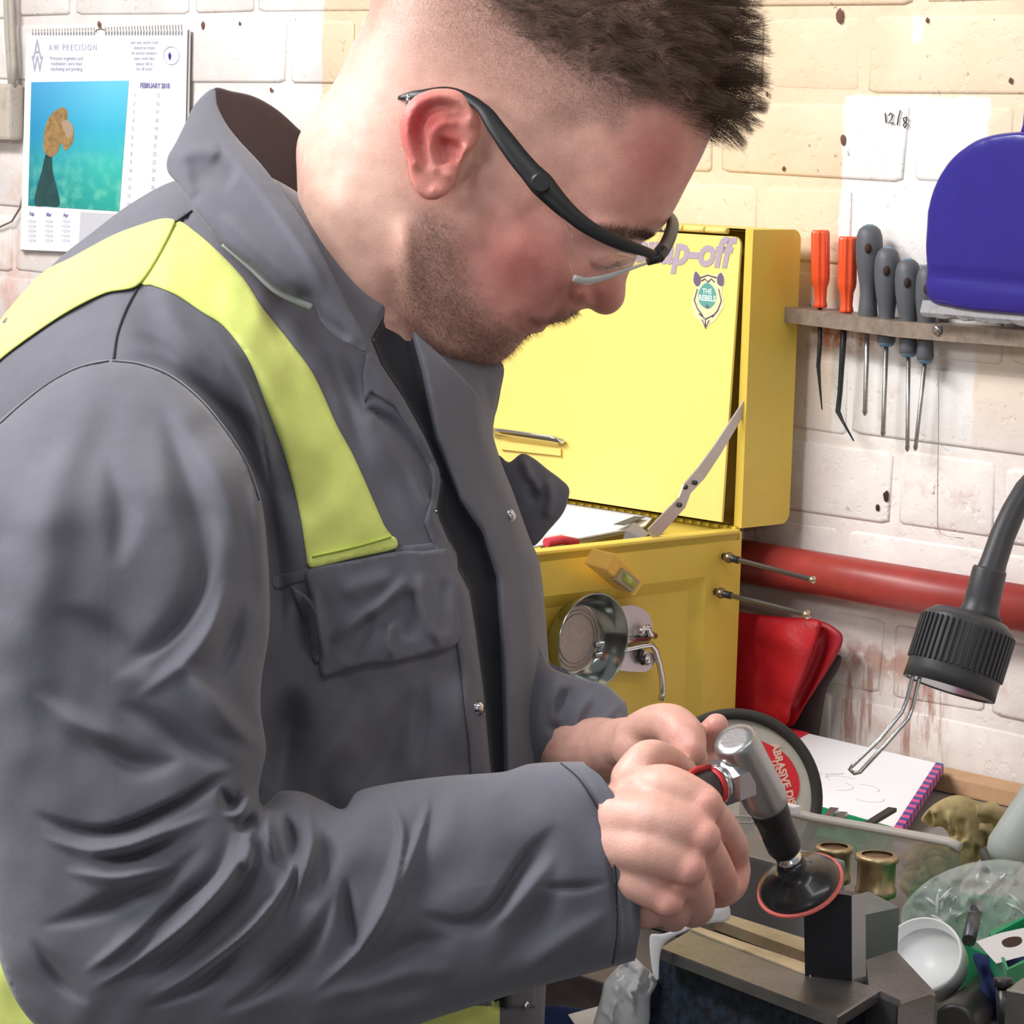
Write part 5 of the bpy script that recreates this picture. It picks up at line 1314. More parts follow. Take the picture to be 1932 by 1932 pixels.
core.tube([P(775, 1295, 1.99), P(960, 1385, 1.88), P(1120, 1418, 1.768), P(1180, 1412, 1.72)], .05, 20, rs=[.036, .032, .022, .016])
# ---------------------------------------------------------------- hands, drawn as tapered bone chains
def chain(mb, pts, rs, n=16):
    """pts (px, py, depth), rs in px"""
    p3 = [P(*p) for p in pts]; r3 = [r/ppm(p[2]) for r, p in zip(rs, pts)]
    cr = crom([tuple(p)+(r,) for p, r in zip(p3, r3)], False, .004) if False else None
    # Catmull-Rom in 3D
    out = []; rr = []
    k = len(p3)
    for i in range(k-1):
        a, b, c, d = p3[max(i-1, 0)], p3[i], p3[i+1], p3[min(i+2, k-1)]
        for j in range(5):
            t = j/5; t2, t3 = t*t, t*t*t
            out.append(.5*((2*b)+(c-a)*t+(2*a-5*b+4*c-d)*t2+(3*b-a-3*c+d)*t3)); rr.append(r3[i]*(1-t)+r3[i+1]*t)
    out.append(p3[-1]); rr.append(r3[-1])
    mb.tube(out, .01, n, rs=rr)
    for p, r in ((out[0], rr[0]), (out[-1], rr[-1])): mb.ball(p, r, 16, 10)
def ballp(mb, x, y, d, r, sc=(1, 1, 1)): mb.ball(P(x, y, d), r/ppm(d), 18, 12, sc=sc)
hand = MB()
# near (right) hand seen from its back, wrapped round the grinder
chain(hand, [(1090, 1600, 1.616), (1170, 1580, 1.611), (1215, 1545, 1.600)], [92, 98, 90])
# back of the hand: metacarpals
chain(hand, [(1198, 1506, 1.606), (1255, 1490, 1.590), (1325, 1512, 1.584)], [54, 50, 36])
chain(hand, [(1170, 1545, 1.590), (1240, 1550, 1.576), (1318, 1572, 1.574)], [60, 50, 37])
chain(hand, [(1165, 1590, 1.588), (1230, 1605, 1.574), (1290, 1632, 1.572)], [58, 50, 36])
chain(hand, [(1160, 1630, 1.595), (1210, 1660, 1.584), (1252, 1692, 1.580)], [54, 48, 34])
ballp(hand, 1225, 1570, 1.602, 78)
ballp(hand, 1230, 1640, 1.606, 64); ballp(hand, 1216, 1692, 1.604, 62); ballp(hand, 1262, 1716, 1.606, 34)
# knuckles
ballp(hand, 1334, 1518, 1.580, 33); ballp(hand, 1328, 1578, 1.571, 34); ballp(hand, 1302, 1638, 1.569, 33); ballp(hand, 1262, 1700, 1.577, 31)
# fingers curling round (index to little)
chain(hand, [(1330, 1518, 1.584), (1366, 1560, 1.600), (1388, 1606, 1.622), (1376, 1640, 1.648), (1350, 1650, 1.662)], [32, 29, 27, 25, 21])
chain(hand, [(1322, 1580, 1.576), (1350, 1626, 1.592), (1366, 1668, 1.612), (1352, 1690, 1.638), (1330, 1690, 1.652)], [33, 30, 28, 25, 21])
chain(hand, [(1296, 1640, 1.574), (1318, 1684, 1.588), (1322, 1716, 1.606), (1304, 1728, 1.628), (1285, 1722, 1.640)], [32, 29, 27, 24, 20])
chain(hand, [(1256, 1700, 1.582), (1276, 1722, 1.594), (1272, 1738, 1.610), (1252, 1736, 1.626)], [30, 26, 22, 18])
# index tip reaching out past the middle finger
chain(hand, [(1372, 1600, 1.640), (1392, 1628, 1.632), (1388, 1668, 1.628), (1366, 1690, 1.630), (1345, 1694, 1.634)], [20, 24, 25, 23, 20])
# thumb of the near hand, going over the top of the tool
chain(hand, [(1192, 1470, 1.618), (1222, 1430, 1.622), (1262, 1436, 1.636), (1296, 1462, 1.650)], [42, 36, 30, 26])
# far (left) hand behind
hand2 = MB()
chain(hand2, [(1110, 1428, 1.765), (1160, 1408, 1.730), (1205, 1400, 1.705)], [48, 52, 50])
ballp(hand2, 1205, 1410, 1.70, 52)
chain(hand2, [(1190, 1386, 1.700), (1232, 1366, 1.688), (1268, 1368, 1.678), (1292, 1392, 1.668), (1300, 1414, 1.662)], [33, 37, 41, 42, 34])     # thumb with the big joint
chain(hand2, [(1215, 1410, 1.700), (1262, 1420, 1.690), (1296, 1428, 1.676), (1312, 1432, 1.668)], [34, 34, 32, 26])
chain(hand2, [(1255, 1400, 1.715), (1300, 1408, 1.705), (1334, 1392, 1.690), (1352, 1368, 1.678)], [30, 31, 30, 24])      # forefinger reaching the grinder head
chain(hand2, [(1230, 1440, 1.720), (1280, 1450, 1.712), (1322, 1446, 1.700), (1338, 1432, 1.690)], [28, 26, 23, 19])
chain(hand2, [(1215, 1460, 1.725), (1260, 1480, 1.715), (1300, 1484, 1.705)], [27, 24, 20])
chain(hand2, [(1195, 1460, 1.735), (1235, 1500, 1.728), (1270, 1510, 1.72)], [25, 22, 18])
def remesh(mb, voxel, name='tmp', smooth=2, fac=.5):
    me = bpy.data.meshes.new(name); me.from_pydata(mb.v, [], mb.f)
    o = bpy.data.objects.new(name, me); COL.objects.link(o)
    bm = bmesh.new(); bm.from_mesh(me); bmesh.ops.delete(bm, geom=[v for v in bm.verts if not v.link_faces], context='VERTS'); bmesh.ops.recalc_face_normals(bm, faces=bm.faces); bm.to_mesh(me); bm.free()
    md = o.modifiers.new('r', 'REMESH'); md.mode = 'VOXEL'; md.voxel_size = voxel; md.use_smooth_shade = True
    if smooth: sm_ = o.modifiers.new('s', 'SMOOTH'); sm_.factor = fac; sm_.iterations = smooth
    dg = bpy.context.evaluated_depsgraph_get(); dg.update(); ev = o.evaluated_get(dg)
    m2 = bpy.data.meshes.new_from_object(ev); bpy.data.objects.remove(o)
    n = len(m2.vertices); co = np.empty(n*3); m2.vertices.foreach_get('co', co)
    fs = [list(p.vertices) for p in m2.polygons]; bpy.data.meshes.remove(m2)
    r = MB(); r.v = [tuple(c) for c in co.reshape(-1, 3)]; r.f = fs; r.sm = [True]*len(fs); return r
def near_smooth(mb, it=1): return mb
hands = remesh(np_mesh_join([hand]), .0015, smooth=7, fac=.55)
hands2 = remesh(np_mesh_join([hand2]), .0015, smooth=6, fac=.55)
def clean_mb(m):
    used = sorted({i for f in m.f for i in f}); mp = {k: i for i, k in enumerate(used)}
    r = MB(); r.v = [m.v[i] for i in used]; r.f = [[mp[i] for i in f] for f in m.f]; r.sm = m.sm; return r
allb = np_mesh_join([clean_mb(hm_), clean_mb(em), extra, core, hands, hands2])
bodym = remesh(allb, .0016, 'body', smooth=2, fac=.5)
# ---- skin material driven by a per-point colour (freckled tone, stubble, shaved hair)
def skin_mat():
    m = bpy.data.materials.new('skin'); m.use_nodes = True; N = m.node_tree.nodes; L = m.node_tree.links; b = N['Principled BSDF']
    b.inputs['Roughness'].default_value = .46; b.inputs['Specular IOR Level'].default_value = .45
    b.inputs['Subsurface Weight'].default_value = .25; b.inputs['Subsurface Radius'].default_value = (1, .35, .2); b.inputs['Subsurface Scale'].default_value = .004
    a = N.new('ShaderNodeVertexColor'); a.layer_name = 'tone'
    tc = N.new('ShaderNodeTexCoord')
    n = N.new('ShaderNodeTexNoise'); n.inputs['Scale'].default_value = 90; n.inputs['Detail'].default_value = 6; L.new(tc.outputs['Object'], n.inputs['Vector'])
    r = N.new('ShaderNodeValToRGB'); r.color_ramp.elements[0].position = .3; r.color_ramp.elements[1].position = .7; r.color_ramp.elements[0].color = (.86, .80, .79, 1); r.color_ramp.elements[1].color = (1.0, 1.0, 1.0, 1)
    L.new(n.outputs['Fac'], r.inputs['Fac'])
    mx = N.new('ShaderNodeMix'); mx.data_type = 'RGBA'; mx.blend_type = 'MULTIPLY'; mx.inputs['Factor'].default_value = 1; L.new(a.outputs['Color'], mx.inputs['A']); L.new(r.outputs['Color'], mx.inputs['B'])
    # speckle of short hair roots where alpha says so
    n2 = N.new('ShaderNodeTexNoise'); n2.inputs['Scale'].default_value = 900; n2.inputs['Detail'].default_value = 3; L.new(tc.outputs['Object'], n2.inputs['Vector'])
    r2 = N.new('ShaderNodeValToRGB'); r2.color_ramp.elements[0].position = .42; r2.color_ramp.elements[1].position = .62; L.new(n2.outputs['Fac'], r2.inputs['Fac'])
    a2 = N.new('ShaderNodeVertexColor'); a2.layer_name = 'roots'
    sp = N.new('ShaderNodeSeparateColor'); L.new(a2.outputs['Color'], sp.inputs[0])
    mu = N.new('ShaderNodeMath'); mu.operation = 'MULTIPLY'; L.new(sp.outputs[0], mu.inputs[0]); L.new(r2.outputs['Color'], mu.inputs[1])
    mu2 = N.new('ShaderNodeMath'); mu2.operation = 'MULTIPLY'; mu2.inputs[1].default_value = .38; L.new(mu.outputs[0], mu2.inputs[0]); mu = mu2
    ad = N.new('ShaderNodeMath'); ad.operation = 'MULTIPLY_ADD'; L.new(sp.outputs[0], ad.inputs[0]); ad.inputs[1].default_value = .50; L.new(mu.outputs[0], ad.inputs[2]); ad.use_clamp = True
    m3_ = N.new('ShaderNodeMix'); m3_.data_type = 'RGBA'; L.new(ad.outputs[0], m3_.inputs['Factor']); L.new(mx.outputs['Result'], m3_.inputs['A']); m3_.inputs['B'].default_value = (*lin(112, 84, 70), 1)
    L.new(m3_.outputs['Result'], b.inputs['Base Color'])
    n3 = N.new('ShaderNodeTexNoise'); n3.inputs['Scale'].default_value = 700; n3.inputs['Detail'].default_value = 3; L.new(tc.outputs['Object'], n3.inputs['Vector'])
    bp = N.new('ShaderNodeBump'); bp.inputs['Strength'].default_value = .22; bp.inputs['Distance'].default_value = .001; L.new(n3.outputs['Fac'], bp.inputs['Height']); L.new(bp.outputs['Normal'], b.inputs['Normal'])
    return m
SKIN = skin_mat()
V = np.array(bodym.v); px, py, dd = to_px(V)
Q = np.stack([px, py], 1)
def blob(x, y, rx, ry=None, ang=0):
    ry = ry or rx; c, s_ = math.cos(ang), math.sin(ang); dx, dy = px-x, py-y
    return np.exp(-(((dx*c+dy*s_)/rx)**2+((-dx*s_+dy*c)/ry)**2))
base = np.array(lin(222, 174, 158)); colr = np.tile(base, (len(V), 1))
def tint(msk, c): 
    global colr
    colr = colr*(1-msk[:, None])+np.array(c)[None]*msk[:, None]
isH = (py < 860)
tint(np.clip(blob(640, 330, 130, 230, .3)*.6*isH, 0, 1), lin(238, 206, 188))          # neck, pale
tint(np.clip(blob(1240, 300, 95, 120, .4)*.75*isH, 0, 1), lin(196, 112, 104))
tint(np.clip(blob(985, 500, 120, 130)*.75*isH, 0, 1), lin(200, 112, 106))
tint(np.clip(blob(1130, 555, 75, 55)*.70*isH, 0, 1), lin(196, 110, 98))
tint(np.clip((blob(1022, 616, 26, 9)+blob(1040, 606, 22, 6))*.7*isH, 0, 1), lin(168, 84, 82))
tint(np.clip(blob(1150, 380, 90, 60)*.25*isH, 0, 1), lin(204, 140, 126))
earm = np.clip(sdl(Q, ER.poly)/6+.6, 0, 1)*(dd < 1.765)*isH
tint(np.clip(earm*.72, 0, 1), lin(232, 148, 136))
tint(np.clip(earm*(blob(800, 220, 50, 50)+blob(780, 270, 24, 60)*.6+blob(850, 270, 26, 40)*.7)*.85, 0, 1), lin(206, 78, 80))
isN = (py > 1300)
for (x, y, r) in ((1338, 1518, 34), (1330, 1578, 34), (1304, 1640, 34), (1264, 1702, 36), (1390, 1650, 40), (1292, 1390, 30), (1350, 1370, 24)): tint(np.clip(blob(x, y, r)*.5*isN, 0, 1), lin(214, 138, 128))
tint(np.clip(blob(1200, 1560, 120, 150)*.3*isN, 0, 1), lin(232, 184, 170))
# hair roots (shaved sides) and stubble
def ramp_(x, a, b): t = np.clip((x-a)/(b-a), 0, 1); return t*t*(3-2*t)
def roots_fn(px, py):
    q = np.stack([px, py], 1)
    # shaved side: grows denser towards the top and front
    dline = (px-640)*.42+(60-py)*.62          # low at the neck, high at the top
    side = ramp_((px*.50-py*.80), 190, 500)
    hl = sdl(q, HAIRZONE)
    side = side*ramp_(hl, -14, 30)
    bd = ramp_(sdl(q, BEARD), -34, 40)
    mo = ramp_(sdl(q, MOUST), -10, 8)
    return side, np.maximum(bd, mo*.6)
HAIRZONE = crom([(560, 260), (640, 130), (700, -60), (900, -300), (1150, -280), (1330, -100), (1385, 60), (1380, 200), (1338, 262), (1290, 235), (1250, 210), (1205, 205), (1180, 250), (1150, 262), (1120, 240), (1085, 255), (1030, 262), (1000, 300), (965, 292), (930, 240), (905, 200), (860, 160), (790, 170), (745, 210), (735, 300), (690, 330), (600, 330)], True, 12)
BEARD = crom([(800, 400), (850, 430), (880, 500), (900, 560), (940, 600), (975, 622), (1010, 632), (990, 645), (955, 680), (900, 700), (840, 705), (775, 650), (750, 570), (762, 480)], True, 10)
MOUST = crom([(1000, 598), (1030, 598), (1060, 588), (1085, 584), (1090, 592), (1072, 604), (1040, 610), (1005, 612)], True, 6)
BROW = crom([(1110, 430), (1160, 430), (1210, 438), (1230, 446), (1212, 456), (1150, 447), (1112, 442)], True, 6)
side, beard = roots_fn(px, py)
roots = np.clip(np.maximum(side*.95, beard*.85), 0, 1)*isH*(1-np.clip(earm, 0, 1))
brow = ramp_(sdl(Q, BROW), -5, 5)*isH*(dd < 1.84)
roots = np.maximum(roots, brow*.8)
nail = ramp_(sdl(Q, crom([(1283, 1372), (1304, 1378), (1312, 1396), (1304, 1408), (1288, 1398)], True, 3)), -3, 3)*isN*(dd < 1.68)
tint(np.clip(nail*.6, 0, 1), lin(240, 196, 186))
bo = bodym.build('body', SKIN, person, recalc=False)
me = bo.data
for nm, arr in (('tone', np.concatenate([colr, np.ones((len(V), 1))], 1)), ('roots', np.concatenate([np.repeat(roots[:, None], 3, 1), np.ones((len(V), 1))], 1))):
    at = me.color_attributes.new(nm, 'FLOAT_COLOR', 'POINT'); at.data.foreach_set('color', arr.astype(np.float32).ravel())
# ---------------------------------------------------------------- hair, beard
def hair_mat(name, c, rough=.5):
    m = bpy.data.materials.new(name); m.use_nodes = True; N = m.node_tree.nodes; L = m.node_tree.links; b = N['Principled BSDF']
    b.inputs['Roughness'].default_value = rough; b.inputs['Specular IOR Level'].default_value = .35
    i = N.new('ShaderNodeHairInfo'); r = N.new('ShaderNodeValToRGB'); r.color_ramp.elements[0].color = (*[x*.62 for x in c], 1); r.color_ramp.elements[1].color = (*[min(1, x*1.45) for x in c], 1)
    L.new(i.outputs['Random'], r.inputs['Fac']); L.new(r.outputs['Color'], b.inputs['Base Color']); return m
def make_hair(name, pts, nrm, direc, lens, rad, m, seg=4, curl=.25, parent=None, clump=None):
    """pts,nrm,direc: arrays; strands leave along nrm and bend to direc"""
    n = len(pts); k = seg+1; out = np.empty((n, k, 3)); rr = np.empty((n, k))
    rnd = RNG.normal(size=(n, 3))*curl
    for j in range(k):
        t = j/seg
        d = nrm*(1-t*.7)+direc*(.35+t*.9)+rnd*t
        d /= np.maximum(np.linalg.norm(d, axis=1), 1e-6)[:, None]
        if j == 0: out[:, 0] = pts-nrm*.0008
        else: out[:, j] = out[:, j-1]+d*(lens/seg)[:, None]
        rr[:, j] = rad*(1-t*.75)
    if clump is not None:
        ids, amt = clump; nc = ids.max()+1; tip = np.zeros((nc, 3)); cnt = np.bincount(ids, minlength=nc)[:, None]
        for a_ in range(3): tip[:, a_] = np.bincount(ids, weights=out[:, -1, a_], minlength=nc)
        tip /= np.maximum(cnt, 1); dv = tip[ids]-out[:, -1]
        for j in range(k): out[:, j] += dv*(amt*(j/seg)**1.6)[:, None]
    hc = bpy.data.hair_curves.new(name); hc.add_curves([k]*n)
    w2 = np.array(WM[parent.name].inverted()); o3 = out.reshape(-1, 3)@w2[:3, :3].T+w2[:3, 3]
    hc.attributes['position'].data.foreach_set('vector', o3.astype(np.float32).ravel())
    ra = hc.attributes.get('radius') or hc.attributes.new('radius', 'FLOAT', 'POINT'); ra.data.foreach_set('value', rr.astype(np.float32).ravel())
    o = bpy.data.objects.new(name, hc); COL.objects.link(o); o.parent = parent; hc.materials.append(m); WM[o.name] = WM[parent.name]
    return o
F = np.array([f[:4] if len(f) > 3 else f+[f[-1]] for f in bodym.f]); 
fc = V[F].mean(1); e1_ = V[F[:, 2]]-V[F[:, 0]]; e2_ = V[F[:, 3]]-V[F[:, 1]]; fn_ = np.cross(e1_, e2_); far_ = np.linalg.norm(fn_, axis=1)/2; fn_ /= np.maximum(np.linalg.norm(fn_, axis=1), 1e-9)[:, None]
if (fn_[np.argmin(to_px(fc)[2])]@A_F) > 0: fn_ = -fn_
fx, fy, fd = to_px(fc)
def scatter(wt, n):
    p = wt*far_; p = p/p.sum(); idx = RNG.choice(len(fc), n, p=p); u, v_ = RNG.random((2, n, 1)); f = F[idx]
    q = (V[f[:, 0]]*(1-u)+V[f[:, 1]]*u)*(1-v_)+(V[f[:, 3]]*(1-u)+V[f[:, 2]]*u)*v_
    return q, fn_[idx], idx
headf = (fy < 860) & (fx > 540) & ~((sdl(np.stack([fx, fy], 1), ER.poly) > -4) & (fd < 1.765))
sd_f, bd_f = roots_fn(fx, fy)
TOPZ = crom([(900, -420), (880, -120), (900, 0), (960, 60), (1040, 110), (1110, 150), (1180, 190), (1230, 175), (1262, 195), (1300, 225), (1345, 262), (1420, 240), (1460, 60), (1400, -300)], True, 14)
topw = ramp_(sdl(np.stack([fx, fy], 1), TOPZ), -25, 45)
def dirpx(dx, dy, dd_=0.0): v = A_R*dx-A_U*dy+A_F*dd_; return v/np.linalg.norm(v)
HB_ = hair_mat('hair_brown', lin(84, 65, 52)); HS_ = hair_mat('hair_short', lin(120, 98, 84))
q, nr, ix = scatter(headf*topw, 26000)
tw_ = topw[ix]; dirs = np.tile(dirpx(.80, .35), (len(q), 1))+RNG.normal(size=(len(q), 3))*.30
# clumps
cl = RNG.normal(size=(900, 3))*.42; cc0 = q[RNG.choice(len(q), 900)]
dmin = np.concatenate([((q[i:i+2000, None]-cc0[None])**2).sum(2).argmin(1) for i in range(0, len(q), 2000)])
dirs += cl[dmin]
ln = .005+.019*tw_*(.6+.7*RNG.random(len(q)))+.012*tw_*ramp_(to_px(q)[0], 1150, 1380)
make_hair('hair', q, nr, dirs, ln, .00010, HB_, 5, .16, person, clump=(dmin, np.clip(.25+.6*tw_, 0, .8)))
sw = headf*np.clip(sd_f, 0, 1)*(1-.5*topw); sw = sw*(.05+sd_f)
q, nr, ix = scatter(sw, 26000)
ln = .0015+.0045*sd_f[ix]*RNG.random(len(q))
make_hair('short_hair', q, nr, np.tile(dirpx(.2, .9), (len(q), 1))+RNG.normal(size=(len(q), 3))*.3, ln, .000055, HS_, 2, .2, person)
mo_f = ramp_(sdl(np.stack([fx, fy], 1), MOUST), -8, 8)
q, nr, ix = scatter(headf*np.clip(bd_f+mo_f*.3, 0, 1)**1.5, 10000)
make_hair('beard', q, nr, np.tile(dirpx(.55, .7), (len(q), 1))+RNG.normal(size=(len(q), 3))*.35, .0015+.0045*RNG.random(len(q)), .00006, hair_mat('beard_brown', lin(96, 68, 52)), 3, .3, person)
bw = ramp_(sdl(np.stack([fx, fy], 1), BROW), -3, 5)*(fd < 1.84)
lash = ramp_(sdl(np.stack([fx, fy], 1), crom([(1112, 492), (1140, 500), (1164, 492), (1166, 496), (1140, 504), (1112, 496)], True, 4)), -2, 2)*(fd < 1.83)
q, nr, ix = scatter(headf*lash, 160)
make_hair('eyelashes', q, nr, np.tile(dirpx(.5, .8), (len(q), 1)), .005+.003*RNG.random(len(q)), .00007, HB_, 3, .1, person)
q, nr, ix = scatter(headf*bw, 900)
make_hair('eyebrow', q, nr, np.tile(dirpx(.2, -.1), (len(q), 1))+np.tile(dirpx(-.6, -.3), (len(q), 1)), .004+.005*RNG.random(len(q)), .00006, HB_, 3, .2, person)

# ================================================================== clothes, glasses, grinder
def fabric(name, c, rough=.85, sc_=900):
    m = bpy.data.materials.new(name); m.use_nodes = True; N = m.node_tree.nodes; L = m.node_tree.links; b = N['Principled BSDF']
    b.inputs['Roughness'].default_value = rough; b.inputs['Specular IOR Level'].default_value = .25; b.inputs['Sheen Weight'].default_value = .22; b.inputs['Sheen Roughness'].default_value = .45
    tc = N.new('ShaderNodeTexCoord'); n = N.new('ShaderNodeTexNoise'); n.inputs['Scale'].default_value = 14; n.inputs['Detail'].default_value = 8; n.inputs['Roughness'].default_value = .7; L.new(tc.outputs['Object'], n.inputs['Vector'])
    r = N.new('ShaderNodeValToRGB'); r.color_ramp.elements[0].position = .3; r.color_ramp.elements[1].position = .7
    r.color_ramp.elements[0].color = (*[x*.88 for x in c], 1); r.color_ramp.elements[1].color = (*[min(1, x*1.08) for x in c], 1); L.new(n.outputs['Fac'], r.inputs['Fac']); L.new(r.outputs['Color'], b.inputs['Base Color'])
    w_ = N.new('ShaderNodeTexWave'); w_.wave_type = 'BANDS'; w_.bands_direction = 'DIAGONAL'; w_.inputs['Scale'].default_value = sc_; w_.inputs['Distortion'].default_value = 1.5; L.new(tc.outputs['Object'], w_.inputs['Vector'])
    n2 = N.new('ShaderNodeTexNoise'); n2.inputs['Scale'].default_value = 60; n2.inputs['Detail'].default_value = 5; L.new(tc.outputs['Object'], n2.inputs['Vector'])
    ad = N.new('ShaderNodeMath'); ad.operation = 'MULTIPLY_ADD'; L.new(w_.outputs['Fac'], ad.inputs[0]); ad.inputs[1].default_value = .08; L.new(n2.outputs['Fac'], ad.inputs[2])
    bp = N.new('ShaderNodeBump'); bp.inputs['Strength'].default_value = .30; bp.inputs['Distance'].default_value = .0022; L.new(ad.outputs[0], bp.inputs['Height']); L.new(bp.outputs['Normal'], b.inputs['Normal'])
    return m
GREY = fabric('coverall_grey', lin(103, 103, 112)); HIV = fabric('hi_vis_yellow', lin(222, 232, 128)); TSH = fabric('tshirt_black', lin(46, 46, 52)); GREY_SHADED = fabric('collar_inside_shaded', lin(84, 74, 76)); SEAM = mat('seam_thread', lin(52, 52, 56), .9)
HSEAM = mat('hi_vis_thread', lin(150, 170, 60), .9)
DT = 1.85; fnT = photo_fn(DT); pT = ppm(DT)
tor_out = [(350, 335), (318, 345), (285, 361), (232, 394), (172, 440), (109, 490), (43, 563), (-40, 660), (-120, 800), (-175, 1000), (-200, 1300), (-190, 1600), (-150, 1900), (-110, 2200), (300, 2230), (700, 2210), (1010, 2160), (1026, 1950), (1036, 1700), (1040, 1450), (1038, 1300), (1030, 1173), (1018, 1062), (998, 1012), (968, 928), (948, 878), (931, 822), (933, 790), (945, 732), (950, 690), (920, 660), (850, 610), (770, 560), (700, 480), (600, 390), (500, 330), (420, 322)]
TSHP = [(700, 640), (745, 560), (768, 600), (795, 700), (821, 828), (867, 943), (909, 1004), (936, 1089), (944, 1211), (948, 1300), (952, 1500), (952, 1900), (926, 1900), (926, 1480), (918, 1400), (909, 1300), (902, 1250), (894, 1188), (882, 1115), (860, 1073), (848, 1031), (825, 977), (821, 958), (829, 905), (825, 882), (798, 820), (760, 751), (720, 690)]
HOLLOW = [(696, 772), (745, 790), (790, 835), (818, 885), (820, 945), (806, 942), (772, 880), (735, 812)]
tst = [
    ([(560, 1110), (575, 1180), (600, 1260)], 13, -.010), ([(585, 1100), (600, 1170), (612, 1250)], 9, .006),
    ([(560, 1290), (540, 1380), (520, 1500)], 34, -.014, 'r', .4), ([(680, 1300), (630, 1400), (570, 1520)], 34, .008, 'r', .45), ([(780, 1300), (740, 1400), (690, 1500)], 30, -.006, 'r', .45),
    ([(225, 668), (330, 698), (430, 786), (492, 890), (520, 1010), (530, 1170)], 18, -.010, 'r', .1),
    ([(860, 1250), (870, 1350), (860, 1450)], 22, .004), ([(800, 1270), (800, 1370), (780, 1460)], 16, -.004),
    ([(715, 760), (760, 850), (800, 960), (830, 1030)], 14, .0045), ([(620, 620), (680, 760), (740, 900), (780, 1010)], 22, .004), ([(600, 640), (640, 740), (700, 880)], 12, -.003),
    ([(880, 740), (930, 880), (975, 1000), (1000, 1090)], 16, .006), ([(905, 700), (950, 830)], 12, -.004), ([(985, 1090), (1000, 1200), (1005, 1350)], 18, .005),
    ([(380, 560), (470, 690), (530, 850), (545, 1000)], 14, -.004), ([(420, 640), (480, 760), (505, 900), (515, 1050)], 10, .005),
    ([(500, 900), (520, 1050), (530, 1200)], 16, -.007), ([(240, 620), (330, 680), (420, 760)], 16, -.0035), ([(300, 590), (400, 680), (460, 780)], 12, .003),
    ([(60, 620), (150, 590), (210, 600)], 30, -.003), ([(365, 395), (352, 410), (331, 425)], 5, -.003),
    ([(480, 560), (540, 640), (590, 700)], 10, -.004), ([(640, 665), (670, 740), (700, 800)], 14, -.006),
]
def t_base(x, y):
    sh_ = .060*np.exp(-(((x-230)/300.)**2+((y-720)/260.)**2)); return sh_
TR = Relief(tor_out, pT, 1.0, cap=.155, base=t_base, strokes=[(k[0], k[1], k[2]*1.35, k[3] if len(k) > 3 else 'r', .45) for k in tst], organic=6., und=.0013, seed=8, areas=[(TSHP, -.016, 10, True), (HOLLOW, -.009, 9)], step=9, gres=9)
coverall = clean(TR.mesh(fnT, 7.5).build('coverall', GREY, person))
surfT = TR.front
def tpatch(pts, m, name, th=.0022, res=8, lift=0, parent=None, **k): return patch(pts, surfT, fnT, th, res, lift, **k).build(name, m, parent or coverall)
patch(TSHP, surfT, fnT, .0008, 8, 0, corner=True).build('tshirt', TSH, person)
# crew neck and the skin-side of the shirt under the chin
tn = Relief([(690, 610), (740, 585), (800, 640), (850, 690), (900, 690), (948, 690), (945, 735), (932, 790), (880, 900), (820, 830), (780, 760), (720, 690)], pT, .7, cap=.045, base=lambda x, y: .0+.07*np.clip((900-x)/200., 0, 1), step=8, strokes=[([(820, 660), (850, 740), (870, 830)], 14, .006), ([(790, 640), (800, 740), (835, 830)], 10, -.006)])
clean(tn.mesh(fnT, 8).build('neckband', TSH, person))
HB1 = [(331, 419), (364, 434), (414, 477), (463, 530), (497, 583), (543, 640), (591, 706), (637, 805), (668, 862), (726, 993), (747, 1033), (668, 1052), (584, 1070), (578, 1050), (568, 981), (553, 916), (534, 851), (503, 767), (469, 679), (423, 617), (381, 589), (331, 556), (285, 538), (264, 535)]
HB2 = [(331, 419), (308, 412), (265, 424), (212, 444), (132, 487), (86, 510), (43, 552), (-6, 612), (-50, 680), (-60, 740), (0, 679), (66, 629), (132, 586), (199, 553), (264, 535)]
tpatch(HB1, HIV, 'hi_vis_band', .0022, 8, corner=False, step=9)
tpatch(HB2, HIV, 'hi_vis_band', .0022, 8, .003, step=9)
tpatch([(586, 1050), (668, 1032), (742, 1012), (748, 1034), (668, 1053), (586, 1071)], HIV, 'hi_vis_hem', .0022, 6, .0022, step=8)
tpatch([(760, 1885), (850, 1880), (943, 1888), (943, 2060), (750, 2060)], HIV, 'hi_vis_waistband', .0025, 9, corner=True)
tpatch([(-170, 1760), (-60, 1770), (40, 1800), (110, 1960), (90, 2100), (-120, 2120)], HIV, 'hi_vis_waistband', .0025, 9)
def seam(pts, surf, fn, parent, m=SEAM, r=.0008, off=.0004, name='seam'):
    q_ = crom(pts, False, 9); w_ = surf(q_); v = fn(q_[:, 0], q_[:, 1], w_+off)
    return MB().tube([Vector(p) for p in v], r, 6).build(name, m, parent)
seam([(589, 1051), (668, 1033), (738, 1013)], surfT, fnT, coverall, HSEAM, .0006, .0046)
seam([(362, 398), (345, 410), (331, 420)], surfT, fnT, coverall)
seam([(264, 537), (240, 580), (222, 630), (214, 680)], surfT, fnT, coverall)
seam([(331, 424), (300, 470), (275, 520)], surfT, fnT, coverall, HSEAM, .0005, .0026)
